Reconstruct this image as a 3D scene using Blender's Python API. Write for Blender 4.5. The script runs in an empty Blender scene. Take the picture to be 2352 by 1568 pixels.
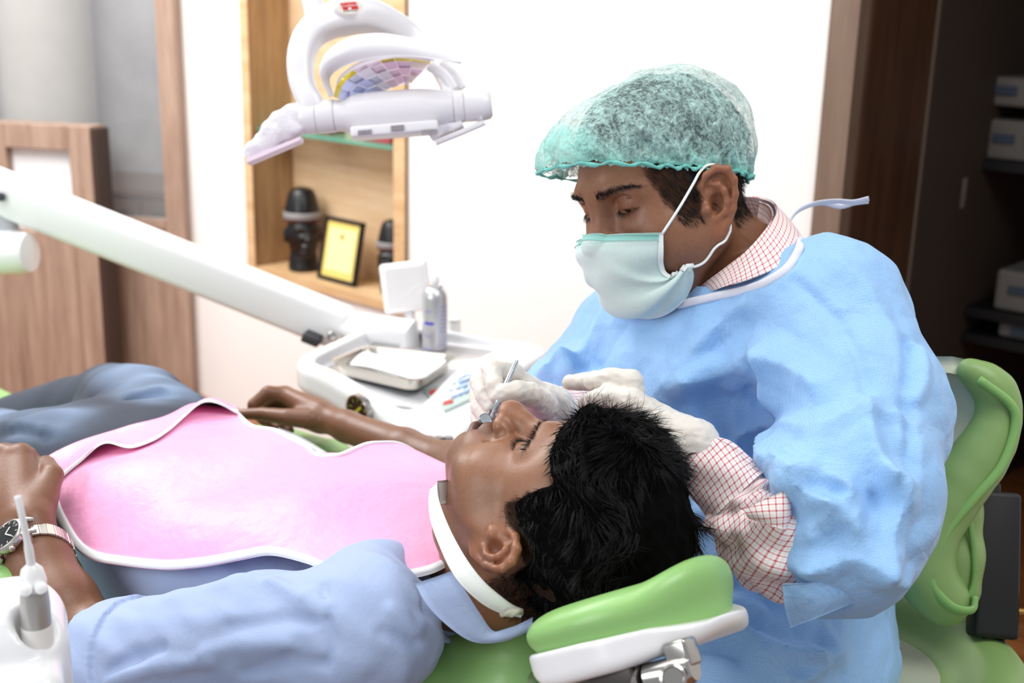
import bpy, bmesh, math, random, os
import numpy as np
from mathutils import Vector, Matrix
random.seed(7); rng = np.random.default_rng(7)
sc = bpy.context.scene
col = sc.collection
A = lambda *v: np.array(v, float)

# ------------------------------------------------------------------ camera
FPX = 2813.0                                   # focal length in pixels of the 2352 px wide frame (43 mm)
PITCH, ROLL = math.radians(15.6), math.radians(1.4)
CAM = A(0, 0, 1.5)
_F = A(0, math.cos(PITCH), -math.sin(PITCH)); _U0 = A(0, math.sin(PITCH), math.cos(PITCH)); _R0 = A(1, 0, 0)
_R = math.cos(ROLL)*_R0 + math.sin(ROLL)*_U0
_U = math.cos(ROLL)*_U0 - math.sin(ROLL)*_R0
cd = bpy.data.cameras.new('camera'); cam = bpy.data.objects.new('camera', cd); col.objects.link(cam)
cam.matrix_world = Matrix(((_R[0], _U[0], -_F[0], CAM[0]), (_R[1], _U[1], -_F[1], CAM[1]), (_R[2], _U[2], -_F[2], CAM[2]), (0, 0, 0, 1)))
cd.sensor_width = 36.0; cd.lens = FPX/2352*36; cd.clip_start = .02; cd.clip_end = 60
cd.dof.use_dof = True; cd.dof.focus_distance = 1.22; cd.dof.aperture_fstop = 5.6
sc.camera = cam

def W(px, py, d):                              # world point seen at pixel (px, py), d metres along the view axis
    return CAM + d*(_F + _R*(px-1176)/FPX - _U*(py-784)/FPX)
def ray(px, py):
    return _F + _R*(px-1176)/FPX - _U*(py-784)/FPX
def proj(P):
    d = np.asarray(P, float)-CAM; z = d@_F
    return np.stack([1176+FPX*(d@_R)/z, 784-FPX*(d@_U)/z], -1)

# the room and the dental chair share one direction: E1 runs to the feet, E2 to the far side
E1 = A(-.741, .671, 0); E2 = A(.671, .741, 0); EZ = A(0, 0, 1); CO = A(.037, 1.063, 0)
def Ch(a, b, z): return CO + a*E1 + b*E2 + z*EZ
def Wb(px, py, b):                             # point on the ray at lateral place b of the chair
    d = ray(px, py); return CAM + d*(((CO-CAM)@E2 + b)/(d@E2))
def Wz(px, py, z):
    d = ray(px, py); return CAM + d*((z-CAM[2])/d[2])

# ------------------------------------------------------------------ light and exposure
sc.view_settings.view_transform = 'Standard'; sc.view_settings.look = 'None'
sc.view_settings.gamma = 1.0; sc.view_settings.use_curve_mapping = False
sc.view_settings.exposure = -0.28
sc.cycles.use_denoising = True
sc.cycles.max_bounces = 8; sc.cycles.diffuse_bounces = 4; sc.cycles.glossy_bounces = 3
sc.cycles.transparent_max_bounces = 16; sc.cycles.transmission_bounces = 4
sc.cycles.caustics_reflective = False; sc.cycles.caustics_refractive = False
wd = bpy.data.worlds.new('World'); sc.world = wd; wd.use_nodes = True
wd.node_tree.nodes['Background'].inputs[0].default_value = (.93, .96, 1, 1)
wd.node_tree.nodes['Background'].inputs[1].default_value = 0.60

def area(name, loc, target, size, power, color=(1, 1, 1), size_y=None):
    l = bpy.data.lights.new(name, 'AREA'); l.energy = power; l.color = color
    l.shape = 'RECTANGLE' if size_y else 'SQUARE'; l.size = size
    if size_y: l.size_y = size_y
    o = bpy.data.objects.new(name, l); col.objects.link(o); o.location = loc
    d = Vector(target)-Vector(loc); o.rotation_euler = d.to_track_quat('-Z', 'Y').to_euler()
    o['kind'] = 'helper'
    return o
# unseen lights overhead and daylight from the window side (left, behind the camera)
area('unseen_overhead_light', (-.9, 1.6, 2.95), (-.7, 1.7, 0), 1.6, 24, (1, .99, .97))
area('window_daylight', (-2.6, -.5, 2.1), (.1, 1.5, .9), 2.0, 52, (.97, .99, 1), 1.6)
area('unseen_overhead_light', (.9, .6, 2.9), (.4, 1.2, .9), 1.0, 26, (1, .99, .97))
area('unseen_overhead_light', tuple(Ch(2.7, .15, 2.9)), tuple(Ch(2.9, 1.72, .3)), 1.6, 110, (1, .99, .97))  # added light that whitens the back wall
area('unseen_overhead_light', tuple(Ch(3.9, .2, 2.9)), tuple(Ch(3.9, 1.4, .6)), 1.2, 38, (1, .99, .97))

# ------------------------------------------------------------------ object helpers
def tag(o, label=None, cat=None, group=None, kind=None):
    if label: o['label'] = label
    if cat: o['category'] = cat
    if group: o['group'] = group
    if kind: o['kind'] = kind
    return o
def thing(name, label, cat, loc=(0, 0, 0), group=None):
    o = bpy.data.objects.new(name, None); col.objects.link(o); o.location = Vector(loc)
    o.empty_display_size = .05
    return tag(o, label, cat, group)
def link(name, me, m=None, parent=None, smooth=True):
    o = bpy.data.objects.new(name, me); col.objects.link(o)
    if m is not None: me.materials.append(m)
    if smooth:
        me.polygons.foreach_set('use_smooth', np.ones(len(me.polygons), bool))
    if parent is not None:
        o.parent = parent
        l = A(0, 0, 0); p = parent
        while p is not None: l = l + A(*p.location); p = p.parent
        # parents here are never rotated, so the offset alone keeps world coordinates
        o.location = Vector(-l)
    return o
def mesh(name, V, Fc):
    me = bpy.data.meshes.new(name)
    V = np.asarray(V, np.float32)
    if isinstance(Fc, np.ndarray) and Fc.ndim == 2:
        n, k = Fc.shape
        me.vertices.add(len(V)); me.vertices.foreach_set('co', V.ravel())
        me.loops.add(n*k); me.loops.foreach_set('vertex_index', Fc.astype(np.int32).ravel())
        me.polygons.add(n); me.polygons.foreach_set('loop_start', np.arange(0, n*k, k, dtype=np.int32))
        me.polygons.foreach_set('loop_total', np.full(n, k, np.int32))
        me.update(calc_edges=True)
    else:
        me.from_pydata([tuple(map(float, v)) for v in V], [], [list(map(int, f)) for f in Fc]); me.update()
    return me
class MB:                                      # collects simple shapes for ONE mesh object
    def __init__(s): s.V = []; s.F = []; s.sm = []
    def add(s, V, Fc):
        k = len(s.V); s.V += [tuple(map(float, v)) for v in V]; s.F += [[k+int(i) for i in f] for f in Fc]; return s
    def box(s, c, h, X=(1, 0, 0), Y=(0, 1, 0), Z=(0, 0, 1), bev=0.0):
        c, X, Y, Z = (np.asarray(q, float) for q in (c, X, Y, Z)); hx, hy, hz = h
        if bev <= 0:
            V = [c+sx*hx*X+sy*hy*Y+sz*hz*Z for sx in (-1, 1) for sy in (-1, 1) for sz in (-1, 1)]
            return s.add(V, [(0, 1, 3, 2), (4, 6, 7, 5), (0, 4, 5, 1), (2, 3, 7, 6), (0, 2, 6, 4), (1, 5, 7, 3)])
        bm = bmesh.new(); bmesh.ops.create_cube(bm, size=2)
        for v in bm.verts: v.co = Vector((v.co.x*hx, v.co.y*hy, v.co.z*hz))
        bmesh.ops.bevel(bm, geom=bm.edges[:], offset=bev, segments=3, affect='EDGES', profile=.5)
        bm.verts.index_update()
        V = [c+v.co.x*X+v.co.y*Y+v.co.z*Z for v in bm.verts]; Fc = [[v.index for v in f.verts] for f in bm.faces]; bm.free()
        return s.add(V, Fc)
    def tube(s, pts, r, n=10, cap=True, sx=1.0, up=None):
        pts = [np.asarray(p, float) for p in pts]; m = len(pts)
        rs = r if hasattr(r, '__len__') else [r]*m
        V = []; u = None
        for i in range(m):
            t = pts[min(i+1, m-1)]-pts[max(i-1, 0)]; t /= np.linalg.norm(t)+1e-12
            if u is None:
                a = np.asarray(up, float) if up is not None else (EZ if abs(t[2]) < .9 else A(1, 0, 0))
                u = a
            u = u-(u@t)*t; u /= np.linalg.norm(u)+1e-12; w = np.cross(t, u)
            for k in range(n):
                q = 2*math.pi*k/n; V.append(pts[i]+rs[i]*(math.cos(q)*u+sx*math.sin(q)*w))
        Fc = [[i*n+k, i*n+(k+1) % n, (i+1)*n+(k+1) % n, (i+1)*n+k] for i in range(m-1) for k in range(n)]
        if cap: Fc += [list(range(n))[::-1], [(m-1)*n+k for k in range(n)]]
        return s.add(V, Fc)
    def lathe(s, c, prof, ax=(0, 0, 1), n=28, cap=True):   # prof: (radius, height along ax)
        c = np.asarray(c, float); ax = np.asarray(ax, float); ax = ax/np.linalg.norm(ax)
        u = np.cross(ax, A(1, 0, 0) if abs(ax[0]) < .8 else A(0, 1, 0)); u /= np.linalg.norm(u); w = np.cross(ax, u)
        V = [c+h*ax+r*(math.cos(2*math.pi*k/n)*u+math.sin(2*math.pi*k/n)*w) for r, h in prof for k in range(n)]
        m = len(prof)
        Fc = [[i*n+k, i*n+(k+1) % n, (i+1)*n+(k+1) % n, (i+1)*n+k] for i in range(m-1) for k in range(n)]
        if cap: Fc += [list(range(n))[::-1], [(m-1)*n+k for k in range(n)]]
        return s.add(V, Fc)
    def prism(s, poly, d, cap=True):               # poly: 3-D points of a planar outline, d: extrusion vector
        poly = [np.asarray(p, float) for p in poly]; d = np.asarray(d, float); n = len(poly)
        return s.add(poly+[p+d for p in poly], [list(range(n))[::-1], [n+i for i in range(n)]]+[[i, (i+1) % n, n+(i+1) % n, n+i] for i in range(n)])
    def build(s, name, m=None, parent=None, smooth=False, bev=0, seg=2):
        me = mesh(name, s.V, s.F)
        bm = bmesh.new(); bm.from_mesh(me); bmesh.ops.recalc_face_normals(bm, faces=bm.faces)
        if bev:
            es = [e for e in bm.edges if len(e.link_faces) == 2 and e.calc_face_angle(0) > .5]
            bmesh.ops.bevel(bm, geom=es, offset=bev, segments=seg, affect='EDGES', profile=.5, clamp_overlap=True)
        bm.to_mesh(me); bm.free()
        o = link(name, me, m, parent, smooth)
        if smooth == 'auto':
            me.polygons.foreach_set('use_smooth', np.ones(len(me.polygons), bool))
            sharp_by_angle(me, .6)
        return o
def sharp_by_angle(me, ang):
    bm = bmesh.new(); bm.from_mesh(me)
    for e in bm.edges:
        e.smooth = not (len(e.link_faces) == 2 and e.calc_face_angle(0) > ang)
    bm.to_mesh(me); bm.free()
def grid_mesh(name, P, m=None, parent=None, uv=None, thick=0, closed_u=False, smooth=True):
    nu, nv = P.shape[:2]; idx = np.arange(nu*nv).reshape(nu, nv)
    if closed_u: idx = np.concatenate([idx, idx[:1]], 0)
    Fc = np.stack([idx[:-1, :-1], idx[1:, :-1], idx[1:, 1:], idx[:-1, 1:]], -1).reshape(-1, 4)
    V = P.reshape(-1, 3)
    if thick:
        # offset copy along the vertex normals, rim faces close it
        n = grid_normals(P, closed_u).reshape(-1, 3); k = len(V)
        V2 = V-n*thick
        rim = []
        if not closed_u:
            rim += [(idx[0, j], idx[0, j+1]) for j in range(nv-1)]+[(idx[-1, j+1], idx[-1, j]) for j in range(nv-1)]
        L = idx.shape[0]
        rim += [(idx[i+1, 0], idx[i, 0]) for i in range(L-1)]+[(idx[i, -1], idx[i+1, -1]) for i in range(L-1)]
        rim = np.array([(b, a, a+k, b+k) for a, b in rim])
        Fc = np.concatenate([Fc, Fc[:, ::-1]+k, rim], 0); V = np.concatenate([V, V2], 0)
    me = mesh(name, V, Fc)
    if uv is not None:
        l = me.uv_layers.new(name='UVMap')
        vi = np.zeros(len(me.loops), np.int32); me.loops.foreach_get('vertex_index', vi)
        q = uv.reshape(-1, 2); q = np.concatenate([q, q], 0) if thick else q
        l.data.foreach_set('uv', q[vi].astype(np.float32).ravel())
    return link(name, me, m, parent, smooth)
def grid_normals(P, closed_u=False):
    if closed_u:
        du = np.roll(P, -1, 0)-np.roll(P, 1, 0)
    else:
        du = np.gradient(P, axis=0)
    dv = np.gradient(P, axis=1); n = np.cross(du, dv); return n/(np.linalg.norm(n, axis=-1, keepdims=True)+1e-12)
def spline(pts, n):                            # Catmull-Rom through points, n samples
    p = np.asarray(pts, float); p = np.concatenate([2*p[:1]-p[1:2], p, 2*p[-1:]-p[-2:-1]])
    t = np.linspace(0, len(p)-3-1e-9, n); i = t.astype(int); f = (t-i)[:, None]
    a, b, c, d = p[i], p[i+1], p[i+2], p[i+3]
    return .5*(2*b+(c-a)*f+(2*a-5*b+4*c-d)*f*f+(3*b-a-3*c+d)*f**3)
def text_mesh(name, body, size, o, X, Y, m, parent, depth=.0004, align='CENTER'):
    cu = bpy.data.curves.new(name, 'FONT'); cu.body = body; cu.size = size; cu.align_x = align; cu.align_y = 'CENTER'; cu.extrude = depth
    cu.resolution_u = 2
    ob = bpy.data.objects.new(name, cu); col.objects.link(ob)
    me = bpy.data.meshes.new_from_object(ob.evaluated_get(bpy.context.evaluated_depsgraph_get()))
    bpy.data.objects.remove(ob)
    X = np.asarray(X, float); Y = np.asarray(Y, float); Z = np.cross(X, Y)
    v = np.zeros(len(me.vertices)*3, np.float32); me.vertices.foreach_get('co', v); v = v.reshape(-1, 3)
    v = np.asarray(o)+v[:, :1]*X+v[:, 1:2]*Y+v[:, 2:]*Z
    me.vertices.foreach_set('co', v.astype(np.float32).ravel()); me.update()
    return link(name, me, m, parent, False)

# ------------------------------------------------------------------ signed distance modelling
f32 = np.float32
def nrm(v): v = np.asarray(v, float); return v/np.linalg.norm(v)
def sm_min(a, b, k):
    if k <= 0: return np.minimum(a, b)
    h = np.maximum(k-np.abs(a-b), 0)/k
    return np.minimum(a, b)-h*h*k*f32(.25)
def sm_max(a, b, k): return -sm_min(-a, -b, k)
def sd_sph(P, c, r): return np.linalg.norm(P-f32(c), axis=1)-f32(r)
def sd_ell(P, c, r, M=None):                   # M: columns = axes
    q = P-np.asarray(c, f32)
    if M is not None: q = q@np.asarray(M, f32)
    r = np.asarray(r, f32); k0 = np.linalg.norm(q/r, axis=1); k1 = np.linalg.norm(q/(r*r), axis=1)
    return k0*(k0-1)/np.maximum(k1, 1e-6)
def sd_cap(P, a, b, ra, rb=None):
    a = np.asarray(a, f32); b = np.asarray(b, f32); rb = ra if rb is None else rb
    ab = b-a; t = np.clip(((P-a)@ab)/f32(ab@ab+1e-12), 0, 1)
    return np.linalg.norm(P-a-t[:, None]*ab, axis=1)-(f32(ra)+t*f32(rb-ra))
def sd_chain(P, pts, rs, k=.004):
    d = None
    if not hasattr(rs, '__len__'): rs = [rs]*len(pts)
    for i in range(len(pts)-1):
        e = sd_cap(P, pts[i], pts[i+1], rs[i], rs[i+1]); d = e if d is None else sm_min(d, e, k)
    return d
def sd_box(P, c, h, M=None, r=0.0):
    q = P-np.asarray(c, f32)
    if M is not None: q = q@np.asarray(M, f32)
    q = np.abs(q)-(np.asarray(h, f32)-f32(r))
    return np.linalg.norm(np.maximum(q, 0), axis=1)+np.minimum(q.max(1), 0)-f32(r)
def axes_of(*pts):                             # uniform axes helper: (lo, hi, step)
    return [np.arange(lo, hi+st, st) for lo, hi, st in pts]
def sdf_mesh(fn, X, Y, Z, M=None, o=None, B=6, marg=1.35, smooth=1):
    """Surface of fn < 0 on the rectilinear grid X x Y x Z; o + M @ (x, y, z) are world points (fn takes grid coordinates)."""
    X, Y, Z = (np.asarray(q, f32) for q in (X, Y, Z))
    nx, ny, nz = len(X), len(Y), len(Z)
    def blocks(n): return [(i, min(i+B, n)) for i in range(0, n, B)]
    bx, by, bz = blocks(nx), blocks(ny), blocks(nz)
    cx = np.array([(X[a]+X[b-1])/2 for a, b in bx], f32); hx = np.array([(X[min(b, nx-1)]-X[a])/2 for a, b in bx], f32)
    cy = np.array([(Y[a]+Y[b-1])/2 for a, b in by], f32); hy = np.array([(Y[min(b, ny-1)]-Y[a])/2 for a, b in by], f32)
    cz = np.array([(Z[a]+Z[b-1])/2 for a, b in bz], f32); hz = np.array([(Z[min(b, nz-1)]-Z[a])/2 for a, b in bz], f32)
    G = np.stack(np.meshgrid(cx, cy, cz, indexing='ij'), -1).reshape(-1, 3)
    H = np.sqrt((hx**2)[:, None, None]+(hy**2)[None, :, None]+(hz**2)[None, None, :]).reshape(-1)
    d = fn(G); act = np.abs(d) < H*marg+.004
    D = np.repeat(np.repeat(np.repeat(np.where(d < 0, -1, 1).astype(f32).reshape(len(bx), len(by), len(bz)), B, 0)[:nx], B, 1)[:, :ny], B, 2)[:, :, :nz]
    am = np.repeat(np.repeat(np.repeat(act.reshape(len(bx), len(by), len(bz)), B, 0)[:nx], B, 1)[:, :ny], B, 2)[:, :, :nz]
    I, J, K = np.nonzero(am)
    out = np.empty(len(I), f32); CH = 400000
    for s in range(0, len(I), CH):
        i, j, k = I[s:s+CH], J[s:s+CH], K[s:s+CH]
        out[s:s+CH] = fn(np.stack([X[i], Y[j], Z[k]], 1))
    D[I, J, K] = out
    ins = D < 0
    c = [ins[a:nx-1+a, b:ny-1+b, e:nz-1+e] for a in (0, 1) for b in (0, 1) for e in (0, 1)]
    anyc = c[0].copy(); allc = c[0].copy()
    for q in c[1:]: anyc |= q; allc &= q
    cell = anyc & ~allc
    ci, cj, ck = np.nonzero(cell); n = len(ci)
    idx = np.full(cell.shape, -1, np.int32); idx[ci, cj, ck] = np.arange(n)
    S = np.zeros((n, 3), f32); N = np.zeros(n, f32)
    def edge(a, b):
        p = (ci+a[0], cj+a[1], ck+a[2]); q = (ci+b[0], cj+b[1], ck+b[2])
        d0, d1 = D[p], D[q]; m = (d0 < 0) != (d1 < 0)
        t = np.where(m, d0/np.where(m, d0-d1, 1), 0)
        P0 = np.stack([X[p[0]], Y[p[1]], Z[p[2]]], 1); P1 = np.stack([X[q[0]], Y[q[1]], Z[q[2]]], 1)
        S[m] += (P0+t[:, None]*(P1-P0))[m]; N[m] += 1
    for b in (0, 1):
        for e in (0, 1):
            edge((0, b, e), (1, b, e)); edge((b, 0, e), (b, 1, e)); edge((b, e, 0), (b, e, 1))
    V = S/np.maximum(N, 1)[:, None]
    Q = []
    def quads(ax):
        sl = [slice(1, None)]*3; a = [slice(1, -1)]*3; a[ax] = slice(0, -1); b = [slice(1, -1)]*3; b[ax] = slice(1, None)
        ia, ib = ins[tuple(a)], ins[tuple(b)]; fl = ia != ib
        i, j, k = np.nonzero(fl); s = ia[i, j, k]
        o1, o2 = [q for q in (0, 1, 2) if q != ax]
        base = [i, j, k]; base[o1] = base[o1]+1; base[o2] = base[o2]+1
        def at(da, db):
            p = [base[0].copy(), base[1].copy(), base[2].copy()]; p[o1] -= da; p[o2] -= db
            return idx[p[0], p[1], p[2]]
        q = np.stack([at(1, 1), at(0, 1), at(0, 0), at(1, 0)], 1)
        flip = s if ax != 1 else ~s
        q[~flip] = q[~flip][:, ::-1]
        Q.append(q[(q >= 0).all(1)])
    for ax in (0, 1, 2): quads(ax)
    Q = np.concatenate(Q, 0)
    for _ in range(smooth):                    # one light relaxation
        acc = np.zeros_like(V); cnt = np.zeros(len(V), f32)
        for k in range(4):
            a, b = Q[:, k], Q[:, (k+1) % 4]
            for t in range(3):
                acc[:, t] += np.bincount(a, V[b, t], len(V)).astype(f32)
            cnt += np.bincount(a, minlength=len(V))
        V = V*.5+.5*acc/np.maximum(cnt, 1)[:, None]
    Lc = V
    if M is not None:
        V = V@np.asarray(M, f32).T
        if np.linalg.det(M) < 0: Q = Q[:, ::-1]
    if o is not None: V = V+np.asarray(o, f32)
    return V, Q, Lc
def set_col(me, name, C):
    a = me.color_attributes.new(name, 'FLOAT_COLOR', 'POINT')
    C = np.concatenate([C, np.ones((len(C), 1))], 1) if C.shape[1] == 3 else C
    a.data.foreach_set('color', C.astype(np.float32).ravel())
def sst(a, b, x): t = np.clip((x-a)/(b-a), 0, 1); return t*t*(3-2*t)
def march(fn, o, d, t0, t1, n=90):             # first hit of fn (world coordinates) along a ray; None when it misses
    t = t0
    for _ in range(n):
        v = float(fn(np.asarray([o+d*t], f32))[0])
        if v < .0006: return o+d*t
        t += max(v*.7, .0008)
        if t > t1: return None
    return None
def vnoise(P, s, seed=0):                      # smooth value noise in numpy
    q = np.asarray(P, np.float64)*s+np.array([17.3, 5.1, 9.7])*(seed+1); i = np.floor(q).astype(np.int64); f = q-i; f = f*f*(3-2*f)
    def h(a, b, c):
        n = (a*73856093) ^ (b*19349663) ^ (c*83492791) ^ (seed*2654435)
        n = (n*1103515245+12345) & 0x7fffffff; n = (n ^ (n >> 13))*1274126177 & 0x7fffffff
        return (n & 0xffff)/65535.0
    r = 0
    for a in (0, 1):
        for b in (0, 1):
            for c in (0, 1):
                w = (f[:, 0] if a else 1-f[:, 0])*(f[:, 1] if b else 1-f[:, 1])*(f[:, 2] if c else 1-f[:, 2])
                r = r+w*h(i[:, 0]+a, i[:, 1]+b, i[:, 2]+c)
    return (r*2-1).astype(f32)

# ------------------------------------------------------------------ materials
def srgb(h):
    h = h.lstrip('#'); c = [int(h[i:i+2], 16)/255 for i in (0, 2, 4)]
    return tuple(x/12.92 if x <= .04045 else ((x+.055)/1.055)**2.4 for x in c)+(1,)
class NT:
    def __init__(s, name):
        s.m = bpy.data.materials.new(name); s.m.use_nodes = True; s.t = s.m.node_tree
        s.b = s.t.nodes['Principled BSDF']; s.out = s.t.nodes['Material Output']
    def n(s, ty, **kw):
        nd = s.t.nodes.new('ShaderNode'+ty)
        for k, v in kw.items():
            if k in ('inp',):
                for a, b in v.items(): s.set(nd, a, b)
            else: setattr(nd, k, v)
        return nd
    def set(s, nd, a, b):
        i = nd.inputs[a]
        if isinstance(b, bpy.types.NodeSocket): s.t.links.new(b, i)
        else: i.default_value = b
    def P(s, **kw):
        for k, v in kw.items(): s.set(s.b, k.replace('_', ' '), v)
        return s
    def co(s, kind='Object', scale=(1, 1, 1), rot=(0, 0, 0)):
        t = s.n('TexCoord'); mp = s.n('Mapping', inp={'Scale': scale, 'Rotation': rot, 'Vector': t.outputs[kind]}); return mp.outputs[0]
    def noise(s, vec, scale, detail=3, rough=.5):
        return s.n('TexNoise', inp={'Vector': vec, 'Scale': scale, 'Detail': detail, 'Roughness': rough})
    def ramp(s, fac, stops):
        r = s.n('ValToRGB'); s.t.links.new(fac, r.inputs[0]); e = r.color_ramp.elements
        while len(e) < len(stops): e.new(.5)
        for el, (p, c) in zip(e, stops): el.position = p; el.color = c
        return r.outputs[0]
    def mix(s, fac, a, b, mode='MIX'):
        x = s.n('Mix', data_type='RGBA', blend_type=mode); s.set(x, 0, fac); s.set(x, 6, a); s.set(x, 7, b); return x.outputs[2]
    def math(s, op, a, b=0.0, c=None):
        x = s.n('Math', operation=op); s.set(x, 0, a); s.set(x, 1, b)
        if c is not None: s.set(x, 2, c)
        return x.outputs[0]
    def bump(s, h, strength=.3, dist=.002, normal=None):
        x = s.n('Bump', inp={'Height': h, 'Strength': strength, 'Distance': dist})
        if normal is not None: s.set(x, 'Normal', normal)
        return x.outputs[0]
def plain(name, c, rough=.5, metal=0.0, bump=0.0, bscale=300, var=0.06, **kw):
    n = NT(name); c = srgb(c) if isinstance(c, str) else c
    v = n.co()
    nz = n.noise(v, 9, 3)
    d = tuple(max(0, x*(1-var)) for x in c[:3])+(1,); l = tuple(min(1, x*(1+var)) for x in c[:3])+(1,)
    n.P(Base_Color=n.mix(nz.outputs[0], d, l), Roughness=rough, Metallic=metal, **kw)
    if bump:
        n.P(Normal=n.bump(n.noise(v, bscale, 2).outputs[0], bump, .001))
    return n.m
def wood(name, dark, light, vec_scale, rough=.45, rot=(0, 0, 0), amount=1.0):
    n = NT(name); v = n.co('Object', vec_scale, rot)
    a = n.noise(v, 3.0, 6, .62); b = n.noise(v, 14.0, 3, .6)
    f = n.math('ADD', n.math('MULTIPLY', a.outputs[0], .75), n.math('MULTIPLY', b.outputs[0], .25))
    c = n.ramp(f, [(.32, srgb(dark)), (.5, tuple((x+y)/2 for x, y in zip(srgb(dark), srgb(light)))), (.68, srgb(light))])
    n.P(Base_Color=c, Roughness=rough, Normal=n.bump(b.outputs[0], .08, .001))
    return n.m
# ------------------------------------------------------------------ the room (walls follow the chair's axes)
X1, X2 = E1, E2
def cbox(mb, a0, a1, b0, b1, z0, z1, bev=0):
    return mb.box(Ch((a0+a1)/2, (b0+b1)/2, (z0+z1)/2), (abs(a1-a0)/2, abs(b1-b0)/2, abs(z1-z0)/2), E1, E2, EZ, bev)
def struct(name, mb, m, **k):
    o = mb.build(name, m, None, **k); o['kind'] = 'structure'; return o
ROT = math.atan2(E1[1], E1[0])
WHITE = plain('white_paint', '#f4f2f0', .6, var=.012)
WB_ = 1.72
mb = MB()
for a0, a1, z0, z1 in ((2.865, 3.324, 0, 2.95), (.675, 2.05, 0, 2.95), (2.05, 2.865, 0, .543), (2.05, 2.865, 2.25, 2.95)):
    cbox(mb, a0, a1, WB_, WB_+.28, z0, z1)
struct('wall_back', mb, WHITE)
# floor of laid boards
fl = struct('floor', cbox(MB(), -2.6, 5.6, -.9, 4.6, -.05, -.014), plain('subfloor', '#3a2415', .8))
n = NT('floor_board')
ri = n.n('ObjectInfo').outputs['Random']
v = n.n('Mapping', inp={'Vector': n.n('TexCoord').outputs['Object'], 'Scale': (1.2, 14, 14)}).outputs[0]
add = n.n('VectorMath', operation='ADD'); n.set(add, 0, v); cx = n.n('CombineXYZ', inp={0: n.math('MULTIPLY', ri, 40.0), 1: n.math('MULTIPLY', ri, 17.0)}); n.set(add, 1, cx.outputs[0])
nz = n.noise(add.outputs[0], 2.2, 6, .6).outputs[0]
bc = n.ramp(nz, [(.3, srgb('#7a4522')), (.7, srgb('#b87443'))])
bc = n.mix(n.math('MULTIPLY', ri, .35), bc, srgb('#6a3a1c'))
n.P(Base_Color=bc, Roughness=.38, Normal=n.bump(nz, .08, .001))
bm_ = MB().box((0, 0, 0), (.598, .0685, .007), bev=0)
bme = mesh('board', bm_.V, bm_.F); bme.materials.append(n.m)
rr = np.random.default_rng(5)
row = 0
for b in np.arange(-.8, 4.5, .14):
    off = rr.uniform(0, 1.2)
    for a in np.arange(-2.5-off, 5.5, 1.2):
        if (a > 4.9) or (a < -2.3 and b < 1): continue
        o = bpy.data.objects.new('board', bme); col.objects.link(o); o.parent = fl
        p = Ch(a+.6, b, -.0065); o.location = Vector(p); o.rotation_euler = (0, 0, ROT)
# niche lined with pale wood
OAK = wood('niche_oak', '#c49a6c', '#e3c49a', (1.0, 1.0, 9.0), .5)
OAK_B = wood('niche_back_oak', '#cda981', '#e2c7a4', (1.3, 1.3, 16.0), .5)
OAK_SHADE = wood('niche_shaded_oak', '#8c6a4a', '#b8946a', (13, 13, 1.2), .5)  # same oak, with the shade of the side panels put into its colour
niche = thing('wall_niche', 'tall oak-lined niche with a glass shelf set into the white wall', 'shelf', Ch(2.45, 1.8, .56))
ND = 1.885
cbox(MB(), 2.05, 2.865, ND, ND+.02, .543, 2.25).build('back_panel', OAK_B, niche)
cbox(MB(), 2.827, 2.862, WB_-.012, ND, .546, 2.247).build('side_panel', OAK_SHADE, niche)
cbox(MB(), 2.053, 2.094, WB_-.012, ND, .546, 2.247).build('side_panel', OAK_SHADE, niche)
cbox(MB(), 2.822, 2.866, WB_-.016, WB_-.0125, .542, 2.25).build('front_edging', OAK, niche)
cbox(MB(), 2.049, 2.098, WB_-.016, WB_-.0125, .542, 2.25).build('front_edging', OAK, niche)
cbox(MB(), 2.098, 2.822, WB_-.016, ND, .543, .573).build('bottom_board', OAK, niche)
cbox(MB(), 2.094, 2.827, WB_-.012, ND, 2.21, 2.247).build('top_board', OAK, niche)
gl = NT('shelf_glass'); gl.P(Base_Color=srgb('#5fb59f'), Roughness=.08, Alpha=.62)
gs = cbox(MB(), 2.097, 2.824, WB_+.012, ND, 1.046, 1.057).build('glass_shelf', gl.m, niche)
for a in (2.30, 2.66): cbox(MB(), a-.012, a+.012, ND-.02, ND, 1.030, 1.046).build('shelf_support', plain('bracket_steel', '#9a9a98', .3, 1), niche)
# what stands on the glass shelf
t = thing('gift_box', 'small red box lying on the glass shelf of the niche', 'box', Ch(2.24, 1.80, 1.057))
cbox(MB(), 2.18, 2.31, 1.765, 1.83, 1.057, 1.080, .003).build('box_body', plain('box_red', '#a8424a', .5), t)
cbox(MB(), 2.176, 2.314, 1.762, 1.833, 1.0805, 1.092, .003).build('lid', plain('box_lid_yellow', '#d9a942', .5), t)
t = thing('trinket_tray', 'low brown wooden tray on the glass shelf of the niche', 'tray', Ch(2.55, 1.81, 1.057))
cbox(MB(), 2.49, 2.62, 1.775, 1.845, 1.057, 1.061).build('tray_base', plain('tray_brown', '#7a5236', .5), t)
for q in ((2.49, 2.62, 1.775, 1.780), (2.49, 2.62, 1.840, 1.845), (2.49, 2.495, 1.780, 1.840), (2.615, 2.62, 1.780, 1.840)):
    cbox(MB(), *q, 1.061, 1.075).build('rim', plain('tray_rim_brown', '#6a452c', .5), t)
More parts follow.
